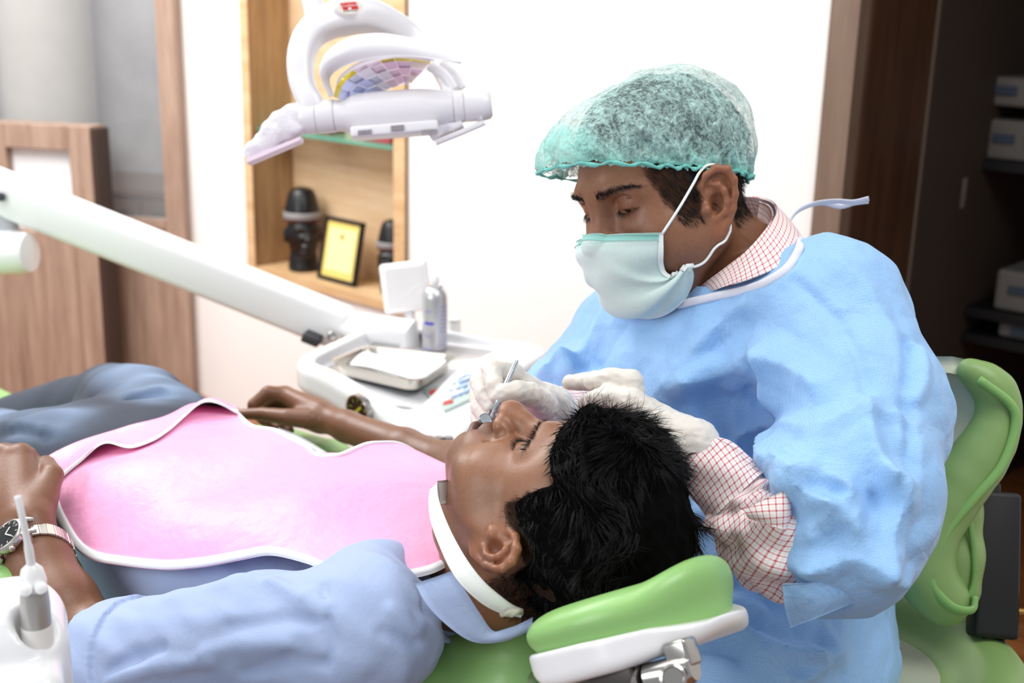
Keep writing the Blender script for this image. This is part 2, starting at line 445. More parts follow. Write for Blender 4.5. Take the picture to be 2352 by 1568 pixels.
# black carved heads
EBONY = plain('ebony', '#141214', .32, bump=.1, bscale=60)
def carved_head(a, b, sc_, label, yaw):
    base = Ch(a, b, .574); t = thing('carved_head', label, 'sculpture', base)
    f_ = nrm(A(CAM[0]-base[0], CAM[1]-base[1], 0)); cy, sy = math.cos(yaw), math.sin(yaw)
    f_ = A(cy*f_[0]-sy*f_[1], sy*f_[0]+cy*f_[1], 0); l_ = np.cross(EZ, f_)
    M3 = np.stack([l_, f_, EZ], 1)*sc_
    def fn(P):
        S = P.copy(); S[:, 0] = np.abs(S[:, 0])
        d = sd_cap(P, (0, 0, .012), (0, 0, .03), .050, .044)
        d = np.maximum(d, -P[:, 2])
        d = sm_min(d, sd_cap(P, (0, 0, .03), (0, 0, .07), .040), .02)
        d = sm_min(d, sd_ell(P, (0, .004, .125), (.056, .058, .070)), .02)
        d = sm_min(d, sd_cap(P, (0, .055, .135), (0, .066, .110), .006, .011), .008)
        d = sm_min(d, sd_ell(P, (0, .056, .088), (.020, .010, .008)), .006)
        d = sm_min(d, sd_ell(P, (0, .045, .066), (.022, .016, .013)), .012)
        d = sm_min(d, sd_cap(P, (-.03, .05, .146), (.03, .05, .146), .007), .008)
        d = sm_max(d, -sd_ell(S, (.023, .062, .133), (.013, .012, .009)), .006)
        d = sm_min(d, sd_ell(S, (.057, -.004, .118), (.007, .014, .026)), .004)
        return d
    V, Q, L = sdf_mesh(fn, np.arange(-.075, .075, .0035), np.arange(-.075, .09, .0035), np.arange(-.006, .21, .0035), M3, base)
    link('head', mesh('head', V, Q), EBONY, t)
    MB().lathe(base+EZ*.176*sc_, [(.060*sc_, 0), (.063*sc_, .004*sc_), (.063*sc_, .018*sc_), (.060*sc_, .022*sc_)], EZ, 40).build('head_band', plain('band_grey', '#8d8a8c', .5), t, 'auto')
    MB().lathe(base+EZ*.199*sc_, [(.058*sc_, 0), (.056*sc_, .012*sc_), (.046*sc_, .055*sc_), (.036*sc_, .072*sc_), (.02*sc_, .078*sc_), (.001, .079*sc_)], EZ, 40).build('hat', EBONY, t, 'auto')
    mr = MB()
    for k in range(40):
        q = 2*math.pi*k/40; mr.lathe(base+EZ*.170*sc_+sc_*.0585*A(math.cos(q), math.sin(q), 0), [(.0001, -.004), (.0035, -.002), (.0035, .002), (.0001, .004)], EZ, 6, False)
    o = mr.build('bead_band', plain('bead_red', '#5a2a2a', .4), t, True); o['kind'] = 'stuff'
    if yaw > 0:
        MB().tube([base+l_*sg*.066*sc_+EZ*.10*sc_+sc_*.012*A(0, 0, 0)+.013*sc_*(math.cos(q)*EZ+math.sin(q)*f_) for sg in (1,) for q in np.linspace(0, 6.283, 20)], .0035*sc_, 8, False).build('earring', plain('gold', '#c58a2c', .25, 1), t, True)
carved_head(2.668, 1.797, 1.04, 'black carved head with a grey-banded hat, left of the gold plaque', .25)
carved_head(2.205, 1.80, .86, 'black carved head half hidden at the right end of the niche', -.3)
# framed gold certificate leaning back
t = thing('framed_certificate', 'gold certificate in a thin black frame leaning in the niche', 'picture frame', Ch(2.52, 1.78, .574))
c0, c1 = Wb(731, 634, 1.752), Wb(816, 648, 1.752)
c0[2] = .576; c1[2] = .576
ux = nrm(c1-c0); wF = np.linalg.norm(c1-c0); uy = nrm(EZ*math.cos(.2)+nrm(np.cross(EZ, ux))*math.sin(.2)*(1 if np.cross(EZ, ux)@E2 > 0 else -1)); uz = np.cross(ux, uy)
hF = .212; cen = (c0+c1)/2+uy*hF/2+uz*.0
if uz@(CAM-cen) < 0: uz = -uz
for s_, (hx, hy) in (((-1, 0), (.006, hF/2)), ((1, 0), (.006, hF/2)), ((0, -1), (wF/2, .006)), ((0, 1), (wF/2, .006))):
    MB().box(cen+ux*s_[0]*(wF/2-.006)+uy*s_[1]*(hF/2-.006), (hx, hy, .008), ux, uy, uz, .001).build('frame_bar', plain('frame_black', '#1c1517', .4), t)
MB().box(cen-uz*.002, (wF/2-.011, hF/2-.011, .002), ux, uy, uz).build('certificate', plain('certificate_gold', '#e9cf74', .4), t)
MB().box(cen+uz*.001, (wF/2-.028, hF/2-.035, .0012), ux, uy, uz).build('certificate_panel', plain('certificate_cream', '#f6e7a8', .4), t)
MB().lathe(cen+uy*.045+uz*.0022, [(.0001, 0), (.010, 0), (.010, .001), (.0001, .001)], uz, 18).build('seal', plain('seal_gold', '#c99a35', .4), t)
MB().prism([cen-uz*.009+uy*hF*.3-ux*.02, cen-uz*.009+uy*hF*.3+ux*.02, cen-uz*.009-uy*hF*.5+ux*.025, cen-uz*.009-uy*hF*.5-ux*.025], -uz*.003).build('easel_back', plain('easel_black', '#221c1c', .7), t)

# ------------------------------------------------------------------ doorway on the right and the dark room behind
DARKW = wood('walnut_dark', '#3a2519', '#5b3d2a', (9, 9, .7), .42)
CASE = wood('walnut_casing', '#6e5648', '#87705f', (10, 10, .8), .45)
cas = struct('trim_1', cbox(MB(), .606, .676, WB_-.018, WB_+.03, 0, 2.6), CASE)
jam = struct('door_1', cbox(MB(), .60, .674, WB_+.031, 2.075, 0, 2.6), DARKW)
pal = struct('trim_2', cbox(MB(), .618, .70, 2.0755, 2.135, 0, 2.6), plain('pale_trim', '#8f7f70', .6))
DKW = plain('dim_wall_brown', '#4d4038', .7)  # the room's darkness is put into these dark wall colours
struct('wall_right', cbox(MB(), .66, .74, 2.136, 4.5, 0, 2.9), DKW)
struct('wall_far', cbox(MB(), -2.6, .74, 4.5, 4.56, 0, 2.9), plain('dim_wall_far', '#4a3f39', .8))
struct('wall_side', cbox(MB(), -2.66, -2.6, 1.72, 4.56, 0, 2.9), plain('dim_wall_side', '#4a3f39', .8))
struct('wall_front', cbox(MB(), -2.6, -.15, 1.72, 1.80, 0, 2.9), WHITE)  # unseen wall, brought close to the view's edge to keep light out
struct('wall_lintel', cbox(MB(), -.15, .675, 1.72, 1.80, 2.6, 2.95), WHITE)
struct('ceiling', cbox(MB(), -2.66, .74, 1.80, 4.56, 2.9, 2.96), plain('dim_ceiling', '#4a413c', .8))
# light switch stud on the wall by the doorway
t = thing('door_stop', 'small dark blue knob on the pale trim of the doorway', 'knob', Wa_ := tuple(W(2078, 446, 3.02)))
MB().lathe(A(*Wa_), [(.006, -.008), (.010, -.004), (.012, .004), (.009, .010), (.001, .012)], nrm(CAM-A(*Wa_)), 18).build('knob_body', plain('knob_blue', '#2c3350', .4), t, True)
# trolley with machines in the dark room
DK = 3.45
GREYM = plain('machine_grey', '#7d7874', .5); BLK = plain('cart_black', '#171516', .5)
cart = thing('equipment_trolley', 'black metal trolley with shelves standing in the dark room', 'trolley', Wz(2300, 1330, 0))
p0 = W(2262, 400, DK); rx = -E1; ry = E2
# shelves at the heights where machines stand
zs = [W(2300, 378, DK)[2], W(2300, 735, DK)[2], W(2300, 800, DK)[2]]
x0 = (W(2170, 400, DK)-p0)@rx; x1 = .62
for z in zs:
    q = A(p0[0], p0[1], z); MB().box(q+rx*(x0+x1)/2+ry*.18, ((x1-x0)/2, .2, .014), rx, ry, EZ, .003).build('shelf', BLK, cart)
for xx in (x0+.03, x1-.03):
    for yy in (.0, .36):
        q = A(p0[0], p0[1], 0)+rx*xx+ry*yy
        MB().tube([q, q+EZ*zs[0]], .012, 10).build('leg', BLK, cart, 'auto')
MB().tube([A(p0[0], p0[1], zs[0]+.04)+rx*(x0-.01), A(p0[0], p0[1], zs[0]+.04)+rx*(x0-.06), A(p0[0], p0[1], zs[0]-.03)+rx*(x0-.06), A(p0[0], p0[1], zs[0]-.03)+rx*(x0-.01)], .011, 10).build('handle', BLK, cart, True)
def machine(name, label, cat, px, py_top, py_bot, w, on=None, d=.30, panel=None):
    zt, zb = W(px, py_top, DK)[2], W(px, py_bot, DK)[2]; q = W(px, py_bot, DK); q = A(p0[0], p0[1], 0)+rx*((q-p0)@rx)+ry*.01
    if on is not None: zb = zs[on]+.0145
    base = A(q[0], q[1], zb)
    t = thing(name, label, cat, base)
    MB().box(base+rx*w/2+ry*d/2+EZ*(zt-zb)/2, (w/2, d/2, (zt-zb)/2), rx, ry, EZ, .012).build('housing', GREYM, t)
    MB().box(base+rx*w*.55+EZ*(zt-zb)*.55-ry*.003, (w*.30, .004, (zt-zb)*.22), rx, ry, EZ, .001).build('front_panel', panel or BLK, t)
    MB().box(base+rx*w*.14+EZ*(zt-zb)*.55-ry*.004, (.03, .004, .012), rx, ry, EZ, .001).build('display', plain('display_blue_grey', '#4d5868', .3), t)
    return t
machine('monitor', 'grey box-shaped monitor on top of the dark trolley', 'monitor', 2250, 172, 240, .55, panel=plain('panel_grey_blue', '#6a7078', .4))
machine('sterilizer', 'wide grey steriliser below the monitor on the dark trolley', 'machine', 2228, 270, 362, .55, 0, panel=plain('panel_dim', '#7d766f', .5))
machine('printer', 'pale printer with a black slot on the lower trolley shelf', 'printer', 2246, 622, 728, .5, 1)
machine('document_scanner', 'flat pale scanner on the bottom trolley shelf', 'scanner', 2254, 748, 792, .5, 2)
t = thing('paper_bag', 'small pale bag hanging from the trolley handle', 'bag', tuple(W(2184, 478, DK-.05)))
q = W(2184, 440, DK-.05)
MB().box(q, (.040, .02, .048), rx, ry, EZ, .012).build('bag_body', plain('bag_pale', '#8c8078', .8), t, 'auto')
MB().tube([q+EZ*.046-rx*.02, q+EZ*.085, q+EZ*.046+rx*.02], .003, 6).build('strap', plain('strap_pale', '#7c726a', .8), t, True)
t = thing('mop_stick', 'thin pale stick leaning against the dark wall by the trolley', 'stick', Wz(2140, 905, 0))
s_t, s_b = W(2154, 680, 3.5), W(2134, 1180, 3.55); s_b[2] = .0
MB().tube([s_b, s_t], .011, 10).build('pole', plain('stick_pale', '#a09890', .5), t, 'auto')
MB().tube([s_t, s_t+EZ*.05], .014, 10).build('grip', plain('grip_grey', '#6d6862', .6), t, 'auto')

# ------------------------------------------------------------------ wooden partition at the left, with the grey room behind it
PB0, PB1 = Wz(0, 872, 0), Wz(190, 889, 0); PX = nrm(PB1-PB0); PY = np.cross(EZ, PX)
if PY@_F < 0: PY = -PY
def pl(px, py, off=0.0):                       # point on the partition plane (x along it, z)
    d = ray(px, py); t_ = ((PB0+PY*off-CAM)@PY)/(d@PY); q = CAM+d*t_; return (q-PB0)@PX, q[2]
def pbox(mb, x0, x1, z0, z1, y0, y1, bev=0): return mb.box(PB0+PX*(x0+x1)/2+PY*(y0+y1)/2+EZ*(z0+z1)/2, (abs(x1-x0)/2, abs(y1-y0)/2, abs(z1-z0)/2), PX, PY, EZ, bev)
PAN = wood('partition_wood', '#8d7161', '#b79c8a', (11, 11, .8), .5)
xr = pl(424, 850)[0]; xs = pl(381, 470)[0]
zsill = pl(330, 522)[1]
def panel_piece(name, x0, x1, z0, z1, y0=0, y1=.05): 
    return pbox(MB(), x0, x1, z0, z1, y0, y1).build(name, PAN, part)
part = tag(bpy.data.objects.new('wall_left', None), kind='structure'); col.objects.link(part); part.location = Vector(PB0)
xe = -1.6; k = 0; xx = xs
x_edges = [xe, -1.2, -.8, -.4, 0.0, xs]
for a_, b_ in zip(x_edges[:-1], x_edges[1:]): panel_piece('panel', a_+.0015, b_-.0015, 0, zsill)
panel_piece('post', xs+.001, xr+.03, 0, 2.9, -.008, .058)
panel_piece('rail', xe, xs, 2.75, 2.9)
panel_piece('sill', xe, xs-.002, zsill+.001, zsill+.03, -.006, .056)
xm = pl(2, 440)[0]
panel_piece('mullion', xm-.05, xm-.008, zsill+.031, 2.749, .002, .048)
g = NT('partition_glass'); g.P(Base_Color=(.9, .92, .95, 1), Roughness=.04, Alpha=.10)
pbox(MB(), xm, xs-.001, zsill+.031, 2.749, .022, .028).build('pane', g.m, part)
pbox(MB(), xe, xm-.052, zsill+.031, 2.749, .022, .028).build('pane', g.m, part)
n = NT('grey_plaster'); v = n.co()
n.P(Base_Color=n.ramp(n.noise(v, 2.6, 5, .6).outputs[0], [(.3, srgb('#7d7b7d')), (.7, srgb('#a5a3a6'))]), Roughness=.8, Normal=n.bump(n.noise(v, 30, 4).outputs[0], .2, .005))
wy = 1.15
struct('wall_outer', pbox(MB(), -3.2, 2.2, 0, 2.9, wy, wy+.06), n.m)
struct('wall_corner', pbox(MB(), xr+.62, xr+.70, 0, 2.9, .06, wy), n.m)
# plastered column seen through the glass
st = struct('wall_column', MB().lathe(PB0+PX*(pl(95, 150, .9)[0])+PY*.95, [(.20, 0), (.20, 2.9)], EZ, 40), plain('column_plaster', '#b5b0a8', .8, bump=.3, bscale=20, var=.12), smooth='auto')
ds = thing('low_cabinet', 'low dark brown cabinet behind the glass partition', 'cabinet', PB0+PX*pl(300, 470, .7)[0]+PY*.75)
z_c = pl(300, 432, .62)[1]; xa, xb = pl(150, 470, .62)[0], pl(420, 470, .62)[0]
pbox(MB(), xa, xb, 0, z_c-.03, .62, 1.05).build('carcass', plain('cabinet_brown', '#4b3a31', .5), ds)
pbox(MB(), xa-.02, xb+.02, z_c-.029, z_c, .60, 1.07, .004).build('top', plain('cabinet_top', '#57463c', .4), ds)
for j in range(3):
    w_ = (xb-xa)/3; d_ = pbox(MB(), xa+j*w_+.006, xa+(j+1)*w_-.006, .08, z_c-.05, .602, .619, .002).build('door', plain('cabinet_door', '#4f3d34', .45), ds)
    pbox(MB(), xa+(j+.5)*w_-.05, xa+(j+.5)*w_+.05, z_c-.10, z_c-.09, .585, .601).build('handle', plain('handle_steel', '#8d8985', .3, 1), d_)
# free-standing display board in front of the partition
yb = -.18
bx0, bx1 = pl(-120, 300, yb)[0], pl(205, 300, yb)[0]; zt = pl(200, 291, yb)[1]
x0_, z1_ = pl(10, 338, yb); x1_, z0_ = pl(166, 460, yb)
zlow = z0_-.12
bd = thing('display_board', 'wooden board with a white panel standing by the partition', 'board', PB0+PX*(bx0+bx1)/2+PY*(yb+.05))
for nm_, (u0, u1, w0, w1) in (('frame_side', (bx0, x0_, 0, zt)), ('frame_side', (x1_, bx1, 0, zt)), ('frame_top', (x0_+.001, x1_-.001, z1_, zt)), ('frame_foot', (x0_+.001, x1_-.001, 0, zlow))):
    pbox(MB(), u0, u1, w0, w1, yb, yb+.10, .003).build(nm_, PAN, bd)
pbox(MB(), x0_+.002, x1_-.002, zlow+.002, z1_-.002, yb+.04, yb+.06).build('white_panel', plain('panel_white', '#f2f6fa', .4), bd)
pbox(MB(), bx1+.0005, bx1+.018, 0, zt-.01, yb+.004, yb+.10).build('edge_band', plain('edge_dark', '#3b2a22', .5), bd)
# ------------------------------------------------------------------ heads (local coordinates: s = subject's left, f = forward, u = up; origin between the ears)
def sd_ear(P, side, off=(0, 0, 0)):
    q = P.copy(); q[:, 0] *= side
    q = q-A(.0725+off[0], -.004+off[1], .002+off[2]).astype(f32)
    q = q-0
    x, y, z = q[:, 1], q[:, 2], q[:, 0]        # forward, up, outward
    c, s = math.cos(.52), math.sin(.52)
    x, z = (c*x-s*z)/1.07, (s*x+c*z)/1.07; y = y/1.07                   # the rear edge stands off the head ...
    z = z-.006
    x2, y2 = x+.16*y, y-.0*x                    # ... and the ear leans back
    E = np.stack([x2, y2, z], 1)
    sel = (np.abs(E)-A(.05, .06, .04).astype(f32)).max(1)
    out = np.maximum(sel, 0)+.012
    m = sel < 0
    if not m.any(): return out
    E = E[m]
    hx = [(.006, .001, -.002), (.011, .010, .0), (.0115, .021, .002), (.005, .030, .0035), (-.006, .0335, .004), (-.017, .029, .004), (-.0225, .017, .0035), (-.022, .003, .003), (-.018, -.010, .002), (-.011, -.021, .001), (-.004, -.029, .0)]
    d = sd_ell(E, (-.006, .003, -.001), (.0185, .031, .0038))
    d = sm_min(d, sd_ell(E, (.002, -.004, -.009), (.014, .022, .011)), .008)
    d = sm_max(d, -sd_ell(E, (-.0035, -.001, .006), (.0105, .0125, .0105)), .004)
    d = sm_max(d, -sd_chain(E, [(.004, .018, .004), (-.006, .0265, .005), (-.0165, .018, .0045), (-.0165, .0, .004)], [.003, .0028, .0028, .002], .002), .003)
    d = sm_min(d, sd_chain(E, hx, [.0028, .003, .0033, .0036, .0038, .0038, .0036, .0034, .0034, .0036, .004], .003), .0022)
    d = sm_min(d, sd_chain(E, [(-.001, -.0135, .003), (-.009, -.010, .0035), (-.0125, -.001, .004), (-.0115, .010, .004), (-.006, .018, .0035), (.001, .021, .001)], [.0034, .0032, .003, .003, .0028, .002], .003), .003)
    d = sm_min(d, sd_chain(E, [(.010, .004, .0), (.0095, -.002, .0045), (.009, -.009, .001)], [.004, .0046, .004], .004), .0035)
    d = sm_min(d, sd_ell(E, (.0005, -.0255, .0005), (.0095, .0105, .0052)), .006)
    out[m] = d
    return out
def face_dip(u): return np.interp(u, [-.012, .010, .045, .08, .13], [0, .007, .012, .007, 0])
def sd_head(P, o):
    """o: options of one face (fat, mouth, eye, nose)."""
    P = P.astype(f32)
    if 'warp' in o:
        k_, c_, pr_o = o['warp']; P = P.copy(); w_ = np.clip((.030-P[:, 2])/.03, 0, 1)
        P[:, 1] -= pr_o*sst(-.012, -.045, P[:, 2]).astype(f32)*sst(.0, .07, P[:, 1]).astype(f32)
        P[:, 1] += (face_dip(P[:, 2])*sst(.02, .07, P[:, 1])).astype(f32)
        P[:, 2] = P[:, 2]+w_*(P[:, 2]*(k_-1)-f32(c_))
    S = P.copy(); S[:, 0] = np.abs(S[:, 0])     # mirrored for paired features
    fat = o.get('fat', 0)
    cr_ = o.get('crown', 0)
    d = sd_ell(P, (0, -.018, .052-cr_*.3), (.0745, .0935, .085-cr_*.7))
    d = sm_min(d, sd_ell(P, (0, .036, .040), (.066, .060, .060)), .03)            # forehead
    d = sm_min(d, sd_ell(P, (0, .036, -.012), (.064, .058, .066)), .03)           # mid face
    d = sm_min(d, sd_cap(S, (.050, .004, -.032), (.018, .074, -.070), .020+fat*.4, .019), .026)    # jaw line
    d = sm_min(d, sd_cap(S, (.055, .0, .004), (.050, .006, -.034), .018, .018+fat*.5), .02)
    d = sm_min(d, sd_ell(S, (.040, .058, -.012), (.025+fat*.6, .026+fat*.4, .026)), .022)    # cheek
    d = sm_min(d, sd_ell(S, (.047, .040, -.034), (.020+fat, .034+fat, .030)), .024)   # lower cheek
    d = sm_min(d, sd_ell(P, (0, .086, -.074), (.0195, .0165, .0155)), .018)        # chin
    d = sm_min(d, sd_ell(P, (0, .040, -.080), (.038, .044, .016+fat)), .03)        # under the jaw
    d = sm_min(d, sd_ell(P, (0, .0835, -.044), (.031, .021, .024)), .02)          # muzzle
    d = sm_min(d, sd_chain(S, [(.0, .0905, .042), (.022, .0885, .043), (.042, .0740, .0395)], [.0115, .012, .0105], .01), .014)   # brow
    d = sm_max(d, -sd_ell(S, (.0335, .1005, .0250), (.0175, .0165, .0120)), .016)   # socket
    d = sm_max(d, -sd_ell(S, (.0185, .1065, .021), (.006, .013, .014)), .012)
    # eye: closed or lowered lids over the ball
    lid = sd_ell(S, (.0325, .0745, .0250), (.0150, .0137, .0128))
    d = sm_min(d, lid, .005)
    seam = SEAM
    d = sm_max(d, -sd_chain(S, seam, .0009, .001), .0015)
    d = sm_max(d, -sd_chain(S, [(.020, .0875, .0295), (.027, .089, .035), (.036, .087, .036), (.046, .0775, .0305)], .001, .001), .004)   # lid crease
    if o.get('slit'):
        d = sm_max(d, -sd_ell(S, (.0325, .0890, .0185), (.0118, .006, .0030)), .001)
    # nose
    w = o.get('nose', 1.0); nf = o.get('nf', 0)
    d = sm_min(d, sd_chain(P, [(0, .0925, .032), (0, .0985-.3*nf, .020), (0, .1085-.8*nf, .004), (0, .1165-nf, -.0075)], [.0085*w, .0078*w, .0098*w, .0128*w], .008), .011)
    d = sm_min(d, sd_ell(P, (0, .1160-nf, -.0095), (.0155*w, .0135, .0118)), .008)
    d = sm_min(d, sd_ell(S, (.0165*w, .1025-.5*nf, -.0125), (.0098, .0135, .0102)), .006)   # wing
    d = sm_min(d, sd_cap(P, (0, .108-nf, -.017), (0, .099-nf*.5, -.022), .005, .005), .006)
    d = sm_max(d, -sd_cap(S, (.0085*w, .113, -.023), (.0085*w, .102, -.013), .0042, .003), .004)
    d = sm_max(d, -sd_chain(S, [(.0245*w, .1005, -.008), (.0275*w, .0955, -.018), (.031, .090, -.028)], [.0016, .0018, .001], .003), .007)   # cheek fold
    # mouth
    mo = o.get('open', 0.0)
    for sg, zz, fr, th in ((1, -.0385+.0*mo, .1050, .0058), (-1, -.0515-mo, .1035, .0066)):
        d = sm_min(d, sd_chain(S, [(0, fr, zz), (.011, fr-.0028, zz-.0002*sg), (.0245, fr-.0125, -.0455-mo*.4)], [th, th*.93, .0028], .006), .0055)
    d = sm_max(d, -sd_chain(S, [(0, .113, -.0452-mo*.5), (.012, .1075, -.0452-mo*.5), (.0255, .0945, -.0458-mo*.4)], [.0010+mo*.5, .0010+mo*.4, .0008], .002), .0025)
    if mo: d = sm_max(d, -sd_ell(P, (0, .098, -.0452-mo*.5), (.018, .020, .001+mo*.5)), .003)
    d = sm_max(d, -sd_cap(P, (0, .1105, -.0275), (0, .1095, -.034), .0012, .0016), .004)   # philtrum
    d = sm_max(d, -sd_ell(P, (0, .1015, -.0625-mo*.6), (.020, .006, .0042)), .01)            # above the chin
    d = sm_min(d, np.minimum(sd_ear(P, 1, o.get('ear', (0, 0, 0))), sd_ear(P, -1, o.get('ear', (0, 0, 0)))), .006)
    return d
SEAM = [(.0195, .0850, .0220), (.026, .0880, .0193), (.033, .0883, .0183), (.040, .0850, .0195), (.0465, .0783, .0225)]
def head_colour(L, base, o):
    """True skin colouring (linear rgb) from local head coordinates."""
    L0 = L
    if 'warp' in o:
        L = L.copy(); w_ = np.clip((.030-L[:, 2])/.03, 0, 1); L[:, 2] = L[:, 2]+w_*(L[:, 2]*(o['warp'][0]-1)-o['warp'][1])
        L[:, 1] -= o['warp'][2]*sst(-.012, -.045, L0[:, 2])*sst(.0, .07, L0[:, 1])
        L[:, 1] += face_dip(L0[:, 2])*sst(.02, .07, L0[:, 1])
    S = np.abs(L[:, 0]); f, u = L[:, 1], L[:, 2]
    C = np.tile(np.array(base, float), (len(L), 1))
    def blend(w, c):
        nonlocal C
        C = C*(1-w[:, None])+np.array(c)*w[:, None]
    b = np.array(base)
    nz = vnoise(L, 60, 3)*.5+vnoise(L, 140, 5)*.5
    blend(np.clip(.5+nz*.8, 0, 1)*.22, b*A(.78, .74, .74))
    hot = np.exp(-((S/.02)**2+((f-.118)/.018)**2+((u+.012)/.014)**2))            # warm nose tip
    blend(hot*.55, b*A(1.35, 1.1, 1.0))
    ear = sst(.072, .080, S)*sst(.03, .02, f)
    blend(ear*.45, b*A(1.25, 1.0, .88))
    beard = sst(-.026, -.05, u)*sst(.0, .05, f)*(1-np.exp(-((S/.03)**2+((u+.046)/.016)**2)))   # shaved beard and moustache shadow of the skin itself
    mous = np.exp(-((S/.026)**2+((u+.031)/.0055)**2))*sst(.085, .1, f)
    blend(np.clip(beard*.5+mous*.55, 0, .7), b*A(.50, .50, .58))
    lip = np.exp(-((u+.0455+o.get('open', 0)*.5)/(.0105+o.get('open', 0)*.5))**4)*sst(.0285, .021, S)*sst(.088, .094, f)
    blend(lip*.75, o.get('lip', b*A(1.0, .72, .72)))
    mouth = np.exp(-((u+.0455+o.get('open', 0)*.5)/(.0018+o.get('open', 0)*.3))**2)*sst(.027, .02, S)*sst(.088, .094, f)
    if o.get('open'): blend(mouth*.9, A(.05, .012, .010))
    sock = np.exp(-(((S-.033)/.019)**2+((u-.0245)/.013)**2))*sst(.05, .07, f)
    blend(sock*.30, b*A(.70, .64, .66))
    brow_c = np.interp(S, [.010, .020, .034, .050, .058], [.0392, .0415, .0442, .0432, .039])
    brow_w = np.interp(S, [.008, .014, .034, .050, .060], [.0028, .0042, .0038, .0026, .0008])
    brow = np.exp(-((u-brow_c)/brow_w)**4)*sst(.009, .015, S)*sst(.062, .052, S)*sst(.04, .06, f)
    blend(brow*.7, A(.012, .009, .008))
    hl = o.get('hair')
    if hl is not None: blend(np.clip(hl(L0), 0, 1)*.9, A(.022, .013, .010))
    if hl is not None: C = np.concatenate([C, 1-.95*np.clip(hl(L0), 0, 1)[:, None]], 1)
    return C
def strands_mesh(name, roots, dirs, length, curl, width, m, parent, seg=7, grav=A(0, 0, -.25), seed=1, flow=None, sides=3, kink=0.0):
    """Hair: one thin tapering three-sided lock per root, all in one part."""
    r = np.random.default_rng(seed); n = len(roots)
    p = np.asarray(roots, float).copy(); d = np.asarray(dirs, float).copy()
    L = np.broadcast_to(length, (n,))*r.uniform(.65, 1.15, n); st = L/seg
    ax = r.normal(size=(n, 3)); ax /= np.linalg.norm(ax, axis=1, keepdims=True)
    w = np.broadcast_to(width, (n,))*r.uniform(.6, 1.3, n)
    cv = r.normal(curl, abs(curl)*.5+1e-6, n)
    R = []; 
    for i in range(seg+1):
        t = d/np.linalg.norm(d, axis=1, keepdims=True)
        a = np.cross(t, ax); a /= np.linalg.norm(a, axis=1, keepdims=True)+1e-9; b = np.cross(t, a)
        rr = w*(1-(i/seg)**1.6)*.5+w*.06
        for k in range(sides):
            q = 2*math.pi*k/sides; R.append(p+rr[:, None]*(math.cos(q)*a+math.sin(q)*b))
        p = p+t*st[:, None]
        d = t+cv[:, None]*np.cross(ax, t)*st[:, None]*20+grav*st[:, None]*20+(r.normal(size=(n, 3))*kink)
        if flow is not None: d = d+flow(p)*st[:, None]*20
    V = np.stack(R, 1).reshape(-1, 3); per = (seg+1)*sides
    Fc = []
    for i in range(seg):
        for k in range(sides):
            Fc.append([i*sides+k, i*sides+(k+1) % sides, (i+1)*sides+(k+1) % sides, (i+1)*sides+k])
    Fc = (np.array(Fc)[None]+(np.arange(n)*per)[:, None, None]).reshape(-1, 4)
    return link(name, mesh(name, V, Fc), m, parent, True)
def skin_mat(name, rough=.40, sub=.12):
    n = NT(name); v = n.co()
    a = n.n('Attribute', attribute_name='Col').outputs['Color']
    nz = n.noise(v, 260, 3, .6)
    c = n.mix(n.math('MULTIPLY', nz.outputs[0], .35), a, (.02, .008, .005, 1))
    pore = n.n('TexVoronoi', inp={'Vector': v, 'Scale': 700.0})
    h = n.math('ADD', n.math('MULTIPLY', pore.outputs[0], .6), n.noise(v, 120, 3).outputs[0])
    n.P(Base_Color=c, Roughness=n.math('ADD', n.math('MULTIPLY', n.noise(v, 35, 2).outputs[0], .2), rough-.1), Normal=n.bump(h, .12, .0012))
    ha = n.n('Attribute', attribute_name='Col').outputs['Alpha']
    n.P(Specular_IOR_Level=n.math('MULTIPLY', ha, .5))
    n.b.inputs['Subsurface Weight'].default_value = sub
    n.b.inputs['Subsurface Radius'].default_value = (.006, .0025, .0012)
    n.b.inputs['Subsurface Scale'].default_value = 1.0
    return n.m
def hair_mat(name, c='#0b0a0b', rough=.38):
    n = NT(name); n.P(Base_Color=srgb(c), Roughness=rough); n.b.inputs['Specular IOR Level'].default_value = .35
    return n.m
# ------------------------------------------------------------------ patient: lies on the chair, head to the right of the picture
MC = np.stack([E1, E2, EZ], 1)
def to_ch(Pw): return (np.asarray(Pw, f32)-CO.astype(f32))@MC.astype(f32)
PM = np.array([[-.628, -.2858, .7238], [-.7471, .482, -.4578], [.218, .8283, .5162]])   # columns: left, forward, up of the head
PT = A(.037, 1.063, 1.021)
def to_ph(Pw): return (np.asarray(Pw, f32)-PT.astype(f32))@PM.astype(f32)
def ph(s, f, u): return PT+PM@A(s, f, u)
def ch2w(P): return np.asarray(P, f32)@MC.T.astype(f32)+CO.astype(f32)
def wc(*a): return tuple(to_ch(W(*a)[None])[0])          # pixel + depth -> chair coordinates
def hc(s, f, u): return tuple(to_ch(ph(s, f, u)[None])[0])
PO = dict(fat=.006, open=.0045, nose=1.15, warp=(1.115, .0084, .013), crown=.010, ear=(0, -.008, -.008))
def p_hairline(L):
    S = np.abs(L[:, 0]); f, u = L[:, 1], L[:, 2]
    front = sst(.066, .080, u+.004*vnoise(L, 90, 2))
    side = sst(.030, .022, f+.004*vnoise(L, 120, 4))*sst(.012, .020, u)
    back = sst(-.026, -.040, f)*sst(-.055, -.035, u)
    return np.maximum(np.maximum(front, side), back)*(1-sst(.0755, .079, S)*sst(-.04, -.03, f)*sst(.045, .035, u))
PO['hair'] = p_hairline
PO['lip'] = A(.17, .075, .065)
